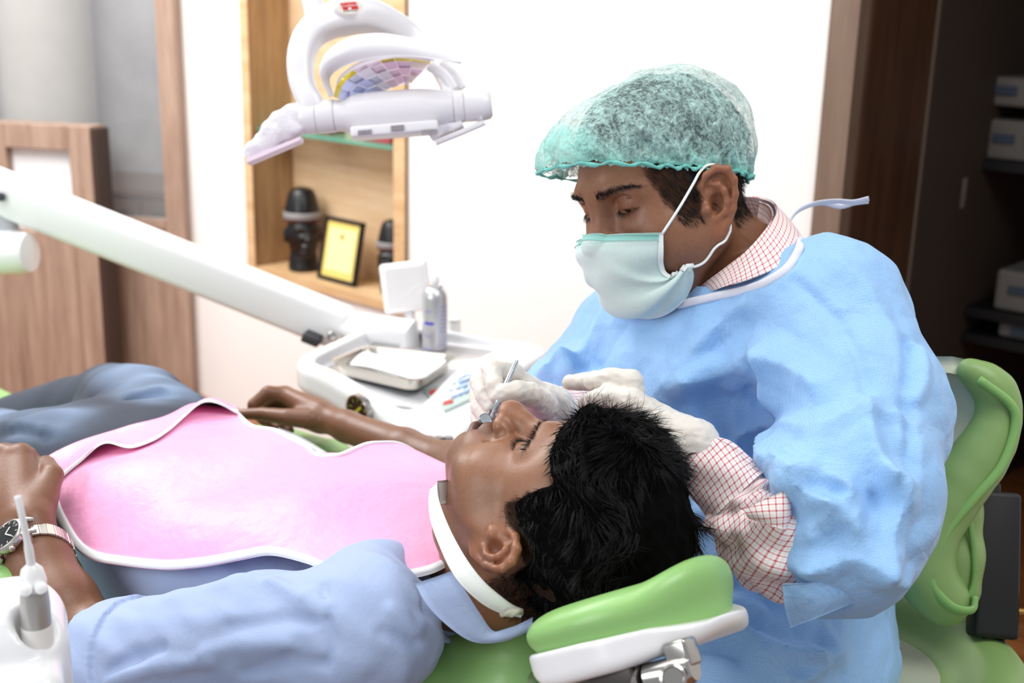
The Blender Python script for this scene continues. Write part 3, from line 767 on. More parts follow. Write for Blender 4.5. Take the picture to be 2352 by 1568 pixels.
far_hand = [  # chains of (pixel, pixel, depth) and radii: index, thumb, middle, ring, little, back of the hand
    ([(655, 905, 1.945), (615, 900, 1.935), (582, 928, 1.935), (580, 950, 1.94)], [.0125, .0105, .0095, .0085]),
    ([(712, 962, 1.885), (660, 958, 1.885), (604, 950, 1.905), (556, 950, 1.915)], [.016, .0135, .0105, .0085]),
    ([(668, 912, 1.975), (622, 915, 1.985), (588, 945, 1.985), (606, 966, 1.965)], [.0125, .0105, .0095, .009]),
    ([(690, 925, 1.99), (640, 935, 2.0), (610, 965, 1.99), (640, 980, 1.965)], [.0125, .0105, .0095, .009]),
    ([(705, 945, 2.0), (665, 960, 2.0), (636, 982, 1.985), (664, 988, 1.965)], [.0115, .0095, .0085, .0085]),
    ([(735, 950, 1.90), (655, 905, 1.945)], [.021, .0135]), ([(735, 950, 1.91), (668, 915, 1.975)], [.021, .0135]),
    ([(738, 955, 1.92), (690, 930, 1.99)], [.021, .0135]), ([(738, 960, 1.92), (705, 950, 2.0)], [.020, .012]), ([(735, 965, 1.90), (680, 958, 1.90)], [.020, .014])]
near_hand = [
    ([(46, 1048, 1.425), (62, 1046, 1.465), (92, 1080, 1.475), (70, 1110, 1.45)], [.0155, .0115, .0105, .010]),
    ([(92, 1150, 1.375), (118, 1092, 1.405), (104, 1068, 1.435), (74, 1076, 1.45)], [.018, .0135, .0115, .010]),
    ([(8, 1046, 1.43), (18, 1044, 1.47), (60, 1070, 1.49), (50, 1100, 1.46)], [.0155, .0115, .0105, .010]),
    ([(-30, 1060, 1.425), (-22, 1054, 1.465), (20, 1080, 1.485), (20, 1110, 1.46)], [.0145, .0115, .0105, .010]),
    ([(-62, 1085, 1.41), (-58, 1075, 1.45), (-20, 1095, 1.47), (-15, 1120, 1.45)], [.0135, .0105, .0095, .009]),
    ([(60, 1205, 1.355), (46, 1052, 1.425)], [.026, .017]), ([(50, 1205, 1.355), (8, 1055, 1.43)], [.026, .017]),
    ([(40, 1210, 1.36), (-30, 1068, 1.425)], [.025, .016]), ([(34, 1215, 1.36), (-62, 1092, 1.41)], [.024, .015]), ([(70, 1200, 1.35), (95, 1140, 1.385)], [.024, .018])]
def hand_sdf(P, H, k=.009, kf=.0045):
    pts = np.array([q for c, _ in H for q in c]); c = (pts.max(0)+pts.min(0))/2; r = np.linalg.norm(pts-c, axis=1).max()+.03
    out = np.linalg.norm(P-c.astype(f32), axis=1)-f32(r)+f32(.012)
    m = out < .012
    if not m.any(): return out
    Q = P[m]; d = None; back = None
    for ch_, rr in H[5:]:
        e = sd_chain(Q, ch_, rr); back = e if back is None else sm_min(back, e, .010)
    d = back
    for ch_, rr in H[:5]:
        d = sm_min(d, sd_chain(Q, ch_, rr, .002), kf)
    out = np.where(m, f32(.012), out); out[m] = d
    return out
FH = [([wc(*q) for q in c], r) for c, r in far_hand]
NH = [([wc(*q) for q in c], r) for c, r in near_hand]
N_EL, N_WR = A(.415, -.262, .838), A(*wc(58, 1228, 1.352))
F_EL, F_WR = A(*wc(1040, 1072, 1.72)), A(*wc(742, 958, 1.90))
P_SH_N, P_SH_F = A(.10, -.135, .935), A(.14, .155, .925)
NECKP = wc(1074, 1212, 1.165)
def patient_body(P):
    L = to_ph(ch2w(P)); r = np.linalg.norm(L-A(0, .01, .02).astype(f32), axis=1)
    d = r-f32(.165)+f32(.02); m = r < .185
    if m.any(): d = np.where(m, f32(.03), d); d[m] = sd_head(L[m], PO)
    d = sm_min(d, sd_chain(P, [hc(0, -.022, -.02), hc(0.0, -.024, -.072), (.17, 0, .885)], [.052, .054, .052], .01), .022)
    d = sm_min(d, sd_ell(P, NECKP, (.034, .034, .034)), .02)
    d = sm_min(d, sd_ell(P, (.36, 0, .885), (.24, .150, .078)), .04)
    d = sm_min(d, sd_ell(P, (.64, 0, .862), (.22, .145, .074)), .06)
    d = sm_min(d, sd_cap(P, (.16, -.10, .915), (.16, .12, .90), .046), .04)
    d = sm_min(d, sd_chain(P, [P_SH_N, (.22, -.2, .9), N_EL], [.046, .043, .040], .01), .03)
    d = sm_min(d, sd_chain(P, [N_EL, N_EL+.3*(N_WR-N_EL)+A(0, -.004, .002), N_EL+.75*(N_WR-N_EL), N_WR], [.040, .043, .034, .0275], .012), .015)
    d = sm_min(d, hand_sdf(P, NH), .012)
    d = sm_min(d, sd_chain(P, [P_SH_F, F_EL], [.045, .036], .01), .03)
    d = sm_min(d, sd_chain(P, [F_EL, F_EL+.35*(F_WR-F_EL), F_EL+.8*(F_WR-F_EL), F_WR], [.031, .029, .023, .0215], .012), .015)
    d = sm_min(d, hand_sdf(P, FH), .010)
    d = sm_min(d, sd_chain(P, [(.78, .09, .86), wc(258, 935, 2.05)], [.07, .05], .01), .03)
    d = sm_min(d, sd_chain(P, [(.78, -.09, .86), wc(-140, 1075, 1.85)], [.07, .05], .01), .03)
    return d
def rect(*seg):                                # rising coordinates from (start, stop, step) pieces
    out = []
    for a, b, s in seg: out += list(np.arange(a, b-1e-9, s))
    return np.array(out)
SKIN = skin_mat('skin_brown')
patient = thing('person', 'man lying back with closed eyes, wearing a blue shirt and a pink bib', 'person', Ch(.3, 0, .80))
P_BASE = A(*srgb('#9c6c4f')[:3])
V, Q, L = sdf_mesh(patient_body, rect((-.14, .13, .0015), (.13, .46, .004), (.46, 1.32, .0036)), rect((-.335, -.135, .0032), (-.135, .11, .0015), (.11, .45, .0034)),
                   rect((.78, .90, .0030), (.90, 1.19, .0015)), MC, CO)
me = mesh('body', V, Q)
PLh = to_ph(V); inhead = np.linalg.norm(PLh-A(0, .01, .02), axis=1) < .17
C = np.concatenate([np.tile(P_BASE*A(.74, .70, .70), (len(V), 1)), np.ones((len(V), 1))], 1); C[inhead] = head_colour(PLh[inhead], P_BASE, PO)
Cc = to_ch(V)
tips = np.zeros(len(V))
for H in (FH, NH):
    for c, r in H[:5]: tips = np.maximum(tips, np.exp(-(np.linalg.norm(Cc-A(*c[-1]), axis=1)/.011)**2))
C[:, :3] = C[:, :3]*(1-.45*tips[:, None])+.45*tips[:, None]*A(.42, .24, .18)
set_col(me, 'Col', C)
body = link('body', me, SKIN, patient)

# hair: cap of hair with loose locks over it, one part
HAIR = hair_mat('hair_black', '#090808', .45); HAIR.node_tree.nodes['Principled BSDF'].inputs['Specular IOR Level'].default_value = .28
HAIR_B = hair_mat('hair_black_under', '#060505', .9); HAIR_B.node_tree.nodes['Principled BSDF'].inputs['Specular IOR Level'].default_value = .05
def p_hair(Lc, lump=True):
    S = np.abs(Lc[:, 0]); f, u = Lc[:, 1], Lc[:, 2]
    d = sd_ell(Lc, (0, -.015, .052), (.0775, .0975, .0765))
    d = sm_min(d, sd_ell(Lc, (0, .024, .092), (.060, .064, .043)), .03)
    d = sm_min(d, sd_ell(Lc, (0, -.022, .084), (.062, .072, .052)), .03)
    E0 = Lc.copy(); E0[:, 0] = S; d = sm_min(d, sd_ell(E0, (.0655, .004, .034), (.0085, .028, .032)), .01)
    if lump: d = d+.0055*vnoise(Lc, 38, 1)+.004*vnoise(Lc, 85, 2)+.0018*vnoise(Lc*A(1, 1, .5).astype(f32), 240, 3)
    cut = sd_box(Lc, (0, .135, -.055), (.2, .108, .128), None, .020)+.002*vnoise(Lc, 110, 6)
    d = sm_max(d, -cut, .006)
    cut2 = sd_box(Lc, (0, .10, -.10), (.2, .134, .114), None, .01)+.003*vnoise(Lc, 150, 7)
    d = sm_max(d, -cut2, .006)
    E = Lc.copy(); E[:, 0] = S
    d = sm_max(d, -sd_ell(E, (.088, -.017, .001), (.030, .027, .0395)), .004)
    d = sm_max(d, f32(-.062)-u+.004*vnoise(Lc, 150, 8), .01)
    return d
Vh, Qh, Lh = sdf_mesh(p_hair, rect((-.11, .11, .0022)), rect((-.14, .125, .0022)), rect((-.09, .185, .0022)), PM, PT)
nn = np.zeros_like(Lh); a = Lh[Qh[:, 1]]-Lh[Qh[:, 0]]; b = Lh[Qh[:, 3]]-Lh[Qh[:, 0]]; fn = np.cross(a, b)
for k in range(4):
    for t in range(3): nn[:, t] += np.bincount(Qh[:, k], fn[:, t], len(Lh))
nn /= np.linalg.norm(nn, axis=1, keepdims=True)+1e-9
if (nn*(Lh-A(0, -.01, .06))).sum(1).mean() < 0: nn = -nn
outer = (np.linalg.norm((Lh-A(0, -.014, .06))/A(.0745, .092, .088), axis=1) > 1.02)
r = np.random.default_rng(3)
def nsurf(q, fn, e=.002):
    g = np.stack([fn((q+e*k).astype(f32))-fn((q-e*k).astype(f32)) for k in np.eye(3)], 1); return g/(np.linalg.norm(g, axis=1, keepdims=True)+1e-9)
sel = r.choice(np.nonzero(outer)[0], 11000)
root = Lh[sel]-nn[sel]*.003
top = sst(.05, .12, root[:, 2])
def comb(q, n_):                               # combing: from the front and the parting backwards and down the sides, in waves
    v = np.stack([np.tanh(q[:, 0]/.02)*.75, np.full(len(q), -.75), .25-.8*sst(.06, -.02, q[:, 2])], 1)
    v -= (v*n_).sum(1, keepdims=True)*n_; v /= np.linalg.norm(v, axis=1, keepdims=True)+1e-9
    a = (1.25*vnoise(q, 26, 9)+.5*vnoise(q, 70, 10))[:, None]
    return v*np.cos(a)+np.cross(n_, v)*np.sin(a)
lift = r.uniform(.0008, .0055, len(root))*(.5+.6*top)
soft = lambda q: p_hair(q, False)
def along(p):
    p4 = p.astype(f32); n_ = nsurf(p4, p_hair); d_ = p_hair(p4)
    return comb(p, n_)*.35+n_*np.clip((lift-d_)*70, -.8, .5)[:, None]
S1 = strands_mesh('tmp', root, comb(root, nn[sel])+nn[sel]*.25+r.normal(size=root.shape)*.10, .015+.014*top, .01, .00085, None, None, 7, A(0, 0, 0), 5, kink=.03, flow=along)
# short hairs where the hair thins out into the skin
sk = PLh[inhead]; hv = p_hairline(sk); edge = np.nonzero((hv > .25) & (hv < 1.01) & (p_hair(sk.astype(f32)) > -.004))[0]
i3 = r.choice(edge, 4200); sr = sk[i3].astype(np.float64)
sn = nsurf(sr, lambda q: sd_head(q, PO))
S3 = strands_mesh('tmp', sr, comb(sr, sn)*.8+sn*.45, .0075, .02, .0004, None, None, 3, A(0, 0, 0), 9, kink=.1)
# loose wisps over the forehead and above the crown
m2 = (root[:, 1] > .0) & (root[:, 2] > .085)
i2 = r.choice(np.nonzero(m2)[0], 520)
d2 = nn[sel][i2]*.8+A(0, .15, .15)+r.normal(size=(len(i2), 3))*.5
S2 = strands_mesh('tmp', root[i2], d2, .026, .14, .00042, None, None, 10, A(0, -.10, .02), 6, kink=.10)
def eat(o):
    v = np.zeros(len(o.data.vertices)*3, f32); o.data.vertices.foreach_get('co', v)
    q = np.zeros(len(o.data.loops), np.int32); o.data.loops.foreach_get('vertex_index', q)
    bpy.data.objects.remove(o); return v.reshape(-1, 3), q.reshape(-1, 4)
def join(parts):
    Vs, Qs, k = [], [], 0
    for v, q in parts: Vs.append(v); Qs.append(q+k); k += len(v)
    return np.concatenate(Vs), np.concatenate(Qs)
Vj, Qj = join([eat(S1), eat(S2), eat(S3)])
Vj = Vj@PM.T+PT
me = mesh('hair', *join([(Vh, Qh), (Vj, Qj[:, ::-1])]))
ho = link('hair', me, HAIR, patient); me.materials.append(HAIR_B)
mi = np.zeros(len(me.polygons), np.int32); mi[:len(Qh)] = 1; me.polygons.foreach_set('material_index', mi)
# eyelashes of the closed eyes
def unwarp(q, o):
    if 'warp' not in o: return q
    k_, c_, pr_o = o['warp']; u = q[:, 2]; t = u.copy()
    for _ in range(60):
        w_ = np.clip((.030-t)/.03, 0, 1); t = t-.6*((t+w_*(t*(k_-1)-c_))-u)
    q = q.copy(); q[:, 2] = t; q[:, 1] -= face_dip(t)*sst(.02, .07, q[:, 1]-.01); return q
def lashes(side, M, T, down=.35, n=46, ln=.0085, w=.00042, o={}):
    s = unwarp(spline(SEAM, n), o); s[:, 0] *= side
    s[:, 1] += .0006
    d = np.stack([np.linspace(-.25, .75, n)*side, np.full(n, .85), np.full(n, -down)], 1)
    o = strands_mesh('t', s, d, ln, .0, w, None, None, 4, A(0, 0, .05), 4)
    v, q = eat(o); return v@M.T+T, q[:, ::-1]
for sd_ in (1, -1): link('eyelashes', mesh('eyelashes', *lashes(sd_, PM, PT, o=PO, ln=.0070)), HAIR, patient)
def brow_hairs(side, M, T, sdf, n=210, seed=2):
    r = np.random.default_rng(seed); t = r.uniform(0, 1, n)
    s = .011+.045*t; u = np.interp(s, [.010, .020, .034, .050, .058], [.0400, .0425, .0455, .0445, .040])+r.normal(size=n)*np.interp(t, [0, .3, 1], [.0026, .0022, .0009])
    pts = np.stack([s, np.full(n, .125), u], 1)
    if M is PM: pts = unwarp(pts, PO); pts[:, 1] = .125
    pts = pts.astype(f32)
    for _ in range(40):                        # walk back onto the skin
        pts[:, 1] -= np.maximum(sdf(pts), 0)*.8
    pts[:, 0] *= side
    d = np.stack([side*(.3+t), np.full(n, .35), .7-1.1*t+r.normal(size=n)*.2], 1)
    o = strands_mesh('t', pts, d, .0062, .0, .00036, None, None, 3, A(0, -.1, 0), 4)
    v, q = eat(o); return v@M.T+T, q[:, ::-1]
PO2 = dict(PO); PO2['hair'] = None
for sd_ in (1, -1): link('eyebrow', mesh('eyebrow', *brow_hairs(sd_, PM, PT, lambda q: sd_head(q, PO2))), HAIR, patient)
# ------------------------------------------------------------------ patient's clothes
def fabric(name, c, rough=.8, weave=1400, bump=.25, var=.05, crumple=0.0, cscale=18, sheen=.0):
    n = NT(name); v = n.co(); c = srgb(c)
    nz = n.noise(v, 12, 4)
    d = tuple(x*(1-var) for x in c[:3])+(1,); l = tuple(min(1, x*(1+var)) for x in c[:3])+(1,)
    b = n.bump(n.noise(v, weave, 2).outputs[0], bump, .0006)
    if crumple:
        cr = n.n('TexVoronoi', feature='F1', distance='EUCLIDEAN', inp={'Vector': n.noise(v, cscale*.5, 2).outputs[1], 'Scale': 3.0})
        b = n.bump(n.noise(v, cscale, 5, .6).outputs[0], crumple, .02, b)
    n.P(Base_Color=n.mix(nz.outputs[0], d, l), Roughness=rough, Normal=b)
    n.b.inputs['Sheen Weight'].default_value = sheen
    n.b.inputs['Specular IOR Level'].default_value = .2
    return n.m
SHIRT_M = fabric('shirt_pale_blue', '#a9badd', crumple=.15)
CUFF_N = nrm(N_EL+A(.0, .0, .01)-P_SH_N)
S_AX = [tuple(P_SH_N+A(-.01, -.005, .0)), (.185, -.195, .908), (.30, -.247, .862), (.372, -.272, .834)]
def ridge(P, d, line, h, w, k=.012):           # one raised fold along a line of chair points
    return sm_min(d, sd_chain(P, line, [w*.6]+[w]*(len(line)-2)+[w*.6], .004), k)
def groove(P, d, line, w, k=.010):
    return sm_max(d, -sd_chain(P, line, [w*.6]+[w]*(len(line)-2)+[w*.6], .004), k)
def shirt0(P):
    d = sd_ell(P, (.36, -.016, .885), (.26, .162, .096))
    d = sm_min(d, sd_ell(P, (.42, -.085, .845), (.20, .105, .075)), .03)
    d = sm_min(d, sd_ell(P, (.57, -.01, .862), (.20, .150, .086)), .05)
    d = sm_min(d, sd_cap(P, (.135, -.10, .935), (.15, .11, .905), .055), .035)
    d = sm_min(d, sd_cap(P, (.15, 0, .89), (.10, .0, .885), .058, .050), .03)
    d = sm_min(d, sd_chain(P, [(.16, .13, .89), (.26, .21, .85), (.40, .29, .835)], [.050, .048, .046], .01), .03)
    sl = sd_chain(P, S_AX, [.066, .063, .059, .058], .012)
    end = (P-A(.352, -.266, .841).astype(f32))@CUFF_N.astype(f32)
    sl = sm_max(sl, end, .004)
    d = sm_min(d, sl, .028)
    cuff = sd_chain(P, S_AX[2:], [.0675, .0655]); t = (P-A(.352, -.266, .841).astype(f32))@CUFF_N.astype(f32)
    cuff = np.maximum(cuff, np.abs(t+.019)-.021)
    d = sm_min(d, cuff, .002)
    hole = sd_chain(P, [(.30, -.247, .862), tuple(A(.352, -.266, .841)+CUFF_N*.08)], [.050, .056])
    d = np.maximum(d, -np.maximum(hole, -(t+.03)))
    return d
def shirt_sdf(P):
    d = shirt0(P)
    fold = .0035*vnoise(P*A(1, 2.2, 1).astype(f32), 16, 11)+.0022*vnoise(P*A(.7, 2.5, 1.5).astype(f32), 34, 12)
    d = d+fold
    for px, dp, w in SHIRT_FOLDS: d = groove(P, d, px, w) if dp < 0 else ridge(P, d, px, 0, w)
    return d
def on_surf(fn, pts, lift=0.0, t0=.6, t1=3):    # chair coordinates of pixels on a surface given in chair coordinates
    out = []
    for x, y in pts:
        q = march(lambda p: fn(to_ch(p)), CAM, ray(x, y), t0, t1)
        if q is None: continue
        n = ray(x, y); out.append(tuple(to_ch((q-lift*n)[None])[0]))
    return out
SHIRT_FOLDS = []
for px, sg, w in [([(742, 1345), (752, 1400), (760, 1460), (758, 1520)], -1, .0022), ([(965, 1350), (980, 1400), (1010, 1440), (1060, 1470)], -1, .004),
                  ([(900, 1400), (960, 1440), (1040, 1475)], 1, .005), ([(880, 1450), (950, 1480)], -1, .005), ([(470, 1500), (560, 1480), (660, 1475)], 1, .006),
                  ([(250, 1545), (310, 1510), (370, 1490)], -1, .007), ([(260, 1560), (360, 1530), (480, 1520)], 1, .005), ([(520, 1440), (640, 1420), (720, 1425)], -1, .004), ([(560, 1545), (660, 1520), (740, 1525)], -1, .006),
                  ([(620, 1330), (700, 1370), (745, 1400)], 1, .004)]:
    q = on_surf(shirt0, px)
    if len(q) > 1: SHIRT_FOLDS.append((q, sg, w))
V, Q, L = sdf_mesh(shirt_sdf, rect((-.03, .44, .0028), (.44, .82, .006)), rect((-.35, -.06, .0028), (-.06, .40, .005)), rect((.76, 1.02, .0028)), MC, CO)
shirt = link('shirt', mesh('shirt', V, Q), SHIRT_M, patient)
# collar flap of the shirt
def strip_px(name, c0, c1, n, m, mat_, parent, thick=.0015, nv=6, bulge=0.0):
    """Band between two curves of world points."""
    a, b = spline(c0, n), spline(c1, n)
    t = np.linspace(0, 1, nv)[None, :, None]
    Pm = a[:, None]*(1-t)+b[:, None]*t
    if bulge: Pm = Pm-bulge*(4*t*(1-t))*_F
    uv = np.stack(np.meshgrid(np.concatenate([[0], np.cumsum(np.linalg.norm(np.diff(a, axis=0), axis=1))]), np.linspace(0, np.linalg.norm(a-b, axis=1).mean(), nv), indexing='ij'), -1)
    return grid_mesh(name, Pm, mat_, parent, uv, thick)
strip_px('collar', [W(1040, 1310, 1.052), W(1068, 1352, 1.048), W(1098, 1405, 1.056), W(1132, 1452, 1.066), W(1180, 1445, 1.075), W(1226, 1424, 1.085)],
         [W(958, 1338, 1.075), W(985, 1385, 1.062), W(1030, 1432, 1.055), W(1085, 1466, 1.058), W(1150, 1466, 1.066), W(1218, 1440, 1.078)], 26, 0, SHIRT_M, shirt, .003, 6, .004)
# jeans
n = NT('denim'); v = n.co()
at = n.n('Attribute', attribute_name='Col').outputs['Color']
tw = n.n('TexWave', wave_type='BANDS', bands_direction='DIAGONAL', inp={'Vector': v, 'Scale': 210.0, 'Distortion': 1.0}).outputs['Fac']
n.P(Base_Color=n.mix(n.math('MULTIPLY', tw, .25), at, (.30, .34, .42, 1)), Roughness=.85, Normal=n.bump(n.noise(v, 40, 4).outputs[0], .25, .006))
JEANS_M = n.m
KN_F, KN_N, AN_F = wc(262, 928, 2.05), wc(-150, 1062, 1.86), wc(-120, 1020, 2.32)
def jeans_sdf(P):
    d = sd_ell(P, (.76, 0, .862), (.20, .168, .093))
    d = sm_min(d, sd_chain(P, [(.80, .085, .868), A(*KN_F)*.55+A(.80, .085, .868)*.45+A(0, 0, .004), KN_F, AN_F], [.088, .082, .066, .056], .02), .02)
    d = sm_min(d, sd_chain(P, [(.80, -.085, .868), A(*KN_N)*.5+A(.80, -.085, .868)*.5, KN_N], [.088, .084, .072], .02), .02)
    d = d+.004*vnoise(P*A(2, 1, 1).astype(f32), 14, 21)
    for q, sg, w in JF: d = groove(P, d, q, w, .014) if sg < 0 else ridge(P, d, q, 0, w, .014)
    return d
JF = []
JF_ = [([(265, 1010), (270, 960), (300, 925), (350, 903), (392, 905)], -1, .008), ([(250, 985), (262, 940), (300, 910), (360, 893)], 1, .007), ([(215, 960), (232, 920), (270, 885)], 1, .008), ([(170, 925), (185, 950), (160, 990)], 1, .005),
       ([(0, 1000), (40, 985), (80, 988), (110, 1005)], -1, .007), ([(0, 975), (50, 972), (100, 985), (165, 1012)], 1, .006), ([(235, 1010), (225, 970), (235, 935)], -1, .006)]
for px, sg, w in JF_:
    q = on_surf(lambda P: sm_min(sd_chain(P, [(.80, .085, .868), A(*KN_F)*.55+A(.80, .085, .868)*.45+A(0, 0, .004), KN_F, AN_F], [.088, .082, .066, .056], .02), sd_chain(P, [(.80, -.085, .868), KN_N], [.088, .072]), .02), px, 0, 1.2, 3.4)
    if len(q) > 1: JF.append((q, sg, w))
V, Q, L = sdf_mesh(jeans_sdf, rect((.54, 1.66, .005)), rect((-.26, .26, .005)), rect((.60, 1.02, .005)), MC, CO)
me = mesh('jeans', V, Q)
Cc = to_ch(V)
def side_of(P, a, b): ab = np.asarray(b, float)-a; t = np.clip(((P-a)@ab)/(ab@ab), 0, 1); return P-a-t[:, None]*ab
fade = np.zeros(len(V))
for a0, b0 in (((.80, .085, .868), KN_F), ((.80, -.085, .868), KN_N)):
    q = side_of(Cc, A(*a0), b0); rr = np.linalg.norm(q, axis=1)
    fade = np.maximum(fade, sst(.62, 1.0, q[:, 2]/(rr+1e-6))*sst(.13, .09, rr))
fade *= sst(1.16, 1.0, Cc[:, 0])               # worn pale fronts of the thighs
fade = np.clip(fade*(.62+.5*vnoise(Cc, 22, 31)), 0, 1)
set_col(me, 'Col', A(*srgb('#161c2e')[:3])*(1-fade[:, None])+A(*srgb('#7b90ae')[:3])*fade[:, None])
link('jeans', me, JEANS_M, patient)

# ------------------------------------------------------------------ pink bib laid over the chest
n = NT('bib_pink'); v = n.co()
n.P(Base_Color=n.mix(n.noise(v, 7, 3).outputs[0], srgb('#f9a6d0'), srgb('#fbb4d8')), Roughness=.42, Normal=n.bump(n.noise(v, 16, 4, .55).outputs[0], .28, .02))
n.b.inputs['Specular IOR Level'].default_value = .4
BIB_M = n.m
TRIM_M = plain('bib_white_edging', '#f1f1f4', .6, bump=.2, bscale=600)
def bib_h(a, b):
    z = np.interp(a, [.02, .10, .18, .26, .36, .5, .62, .74, .84, .95], [.985, .990, .995, .997, .995, .984, .972, .957, .945, .93])
    z = z-1.15*np.abs(b+.005)**2-6*np.maximum(np.abs(b)-.13, 0)**2
    wv = .004*np.sin(9*b+14*a+1.0)*np.sin(11*a-3)+.0032*np.sin(31*a+17*b)+.0026*np.sin(23*b-19*a+2)+.0028*np.exp(-((b-.10-.25*(a-.35)+.02*np.sin(20*a))/.022)**2)*np.exp(-((a-.42)/.2)**2)-.003*np.exp(-((b-.05+.3*(a-.3))/.02)**2)*np.exp(-((a-.3)/.14)**2)
    return z+wv
def bib_hit(px, py):
    d = ray(px, py); t = .9
    for _ in range(4000):
        p = to_ch((CAM+d*t)[None])[0]
        if p[2] < bib_h(p[0], p[1]): return A(p[0], p[1])
        t += .0008
        if t > 2.4: return None
near = [bib_hit(*q) for q in [(1040, 1292), (985, 1318), (880, 1338), (825, 1342), (770, 1322), (700, 1292), (622, 1275), (545, 1287), (450, 1305), (360, 1308), (270, 1298), (185, 1270), (140, 1205), (118, 1150), (98, 1062)]]
hem = [bib_hit(*q) for q in [(98, 1062), (180, 1020), (290, 985), (400, 952), (500, 930)]]
far = [A(.02, .105), A(.12, .165), A(.25, .185), A(.36, .178), bib_hit(762, 1047), bib_hit(700, 1020), bib_hit(640, 990), bib_hit(560, 962), bib_hit(500, 930)]
neck = [bib_hit(1040, 1292), bib_hit(1018, 1240), bib_hit(1002, 1180), bib_hit(1012, 1120), A(.02, .06), A(.02, .105)]
def coons(c0, c1, d0, d1, nu, nv):             # c0, c1 run along u; d0 (u=0), d1 (u=1) along v
    c0, c1, d0, d1 = spline(c0, nu), spline(c1, nu), spline(d0, nv), spline(d1, nv)
    u = np.linspace(0, 1, nu)[:, None, None]; v = np.linspace(0, 1, nv)[None, :, None]
    return (1-v)*c0[:, None]+v*c1[:, None]+(1-u)*d0[None]+u*d1[None]-((1-u)*(1-v)*c0[0]+u*(1-v)*c0[-1]+(1-u)*v*c1[0]+u*v*c1[-1])
AB = coons([A(*q) for q in near], [A(*q) for q in far], [A(*q) for q in neck], [A(*q) for q in hem], 150, 110)
def drape(AB, lift=0.0):
    z = bib_h(AB[..., 0], AB[..., 1])+lift
    return CO+AB[..., :1]*E1+AB[..., 1:2]*E2+z[..., None]*EZ
PB = drape(AB)
uv = AB.copy()
bib = grid_mesh('bib', PB, BIB_M, patient, uv, .0012)
def edge_tube(name, line, w, m, parent, h=.0022):
    return MB().tube(spline(line, 140), h, 8, True, w/h, up=EZ).build(name, m, parent, 'auto')
def edge_strip(AB, name, side, w=.0085):
    """Flat edging sewn along one side of the bib."""
    P0 = drape(AB, .0015); nrm_ = grid_normals(P0)
    nrm_ = nrm_*np.sign(nrm_[..., 2:3])
    L0 = {'near': P0[:, 0], 'far': P0[:, -1], 'hem': P0[-1, :], 'neck': P0[0, :]}[side]
    L1 = {'near': P0[:, 6], 'far': P0[:, -7], 'hem': P0[-7, :], 'neck': P0[6, :]}[side]
    d = L1-L0; d /= np.linalg.norm(d, axis=1, keepdims=True)+1e-9
    N = {'near': nrm_[:, 0], 'far': nrm_[:, -1], 'hem': nrm_[-1, :], 'neck': nrm_[0, :]}[side]
    t = np.array([-.0015, 0, .25, .75, 1.0, 1.02])*w; h = np.array([-.002, .0012, .0018, .0018, .0012, -.001])
    Pm = L0[:, None]+d[:, None]*t[None, :, None]+N[:, None]*h[None, :, None]
    return grid_mesh(name, Pm, TRIM_M, bib, None, .0008)
for s_ in ('near', 'hem', 'far'): edge_strip(AB, 'bib_edging', s_)
# catch pocket at the foot of the bib, its mouth standing open in two places
pock = [bib_hit(*q) for q in [(130, 1120), (170, 1082), (205, 1062), (250, 1048), (300, 1041), (350, 1022), (385, 1000), (420, 974), (465, 958), (520, 955), (548, 957)]]
hem2 = hem[:-1]+[bib_hit(498, 931), bib_hit(520, 936)]
AP = coons([A(*q) for q in hem2], [A(*q) for q in pock], [A(*hem2[0]), A(*pock[0])], [A(*hem2[-1]), A(*pock[-1])], 90, 30)
tu = np.linspace(0, 1, 90)[:, None]; tv = np.linspace(0, 1, 30)[None]
lift = .003+tv**1.5*(.003+.013*np.exp(-((tu-.28)/.09)**2)+.015*np.exp(-((tu-.82)/.09)**2))
PP = drape(AP, lift)
pocket = grid_mesh('bib_pocket', PP, BIB_M, bib, None, .0012)
Lp = PP[:, -1]; Lq = PP[:, -5]; dd = Lq-Lp; dd /= np.linalg.norm(dd, axis=1, keepdims=True)
t = np.array([-.002, 0, .3, .8, 1])*.009; hh = np.array([-.0015, .0012, .0016, .0016, .0])
grid_mesh('bib_edging', Lp[:, None]+dd[:, None]*t[None, :, None]+EZ*hh[None, :, None], TRIM_M, bib, None, .0008)
# white neck band with its grey fastening patch
band_m = plain('neck_band_white', '#eef0ee', .55, bump=.25, bscale=500)
so = [W(988, 1122, 1.15), W(984, 1155, 1.125), W(990, 1200, 1.10), W(1010, 1255, 1.072), W(1036, 1310, 1.05), W(1068, 1352, 1.045), W(1110, 1388, 1.05), W(1150, 1408, 1.06), W(1196, 1418, 1.075)]
si = [W(1004, 1108, 1.155), W(1006, 1140, 1.13), W(1022, 1188, 1.105), W(1045, 1238, 1.078), W(1076, 1290, 1.056), W(1112, 1335, 1.05), W(1150, 1368, 1.055), W(1178, 1388, 1.065), W(1202, 1398, 1.078)]
strap = strip_px('neck_band', so, si, 60, 0, band_m, patient, .0018, 8, .003)
strip_px('fastening_patch', [W(1003, 1106, 1.158), W(1020, 1104, 1.165), W(1042, 1098, 1.18)], [W(1008, 1160, 1.138), W(1026, 1156, 1.148), W(1046, 1148, 1.165)], 14, 0, plain('patch_grey', '#b9b4b0', .9, bump=.3, bscale=900), strap, .0015, 8)
mb = MB()
for k in range(3):
    mb.tube(spline([W(1150+6*k, 1412-2*k, 1.062), W(1165+5*k, 1408+2*k, 1.056), W(1180+6*k, 1402, 1.058), W(1200, 1408-3*k, 1.07)], 18), .0022, 8, True, .5)
mb.build('band_end', plain('band_end_grey', '#b7b3a2', .8), strap, True)
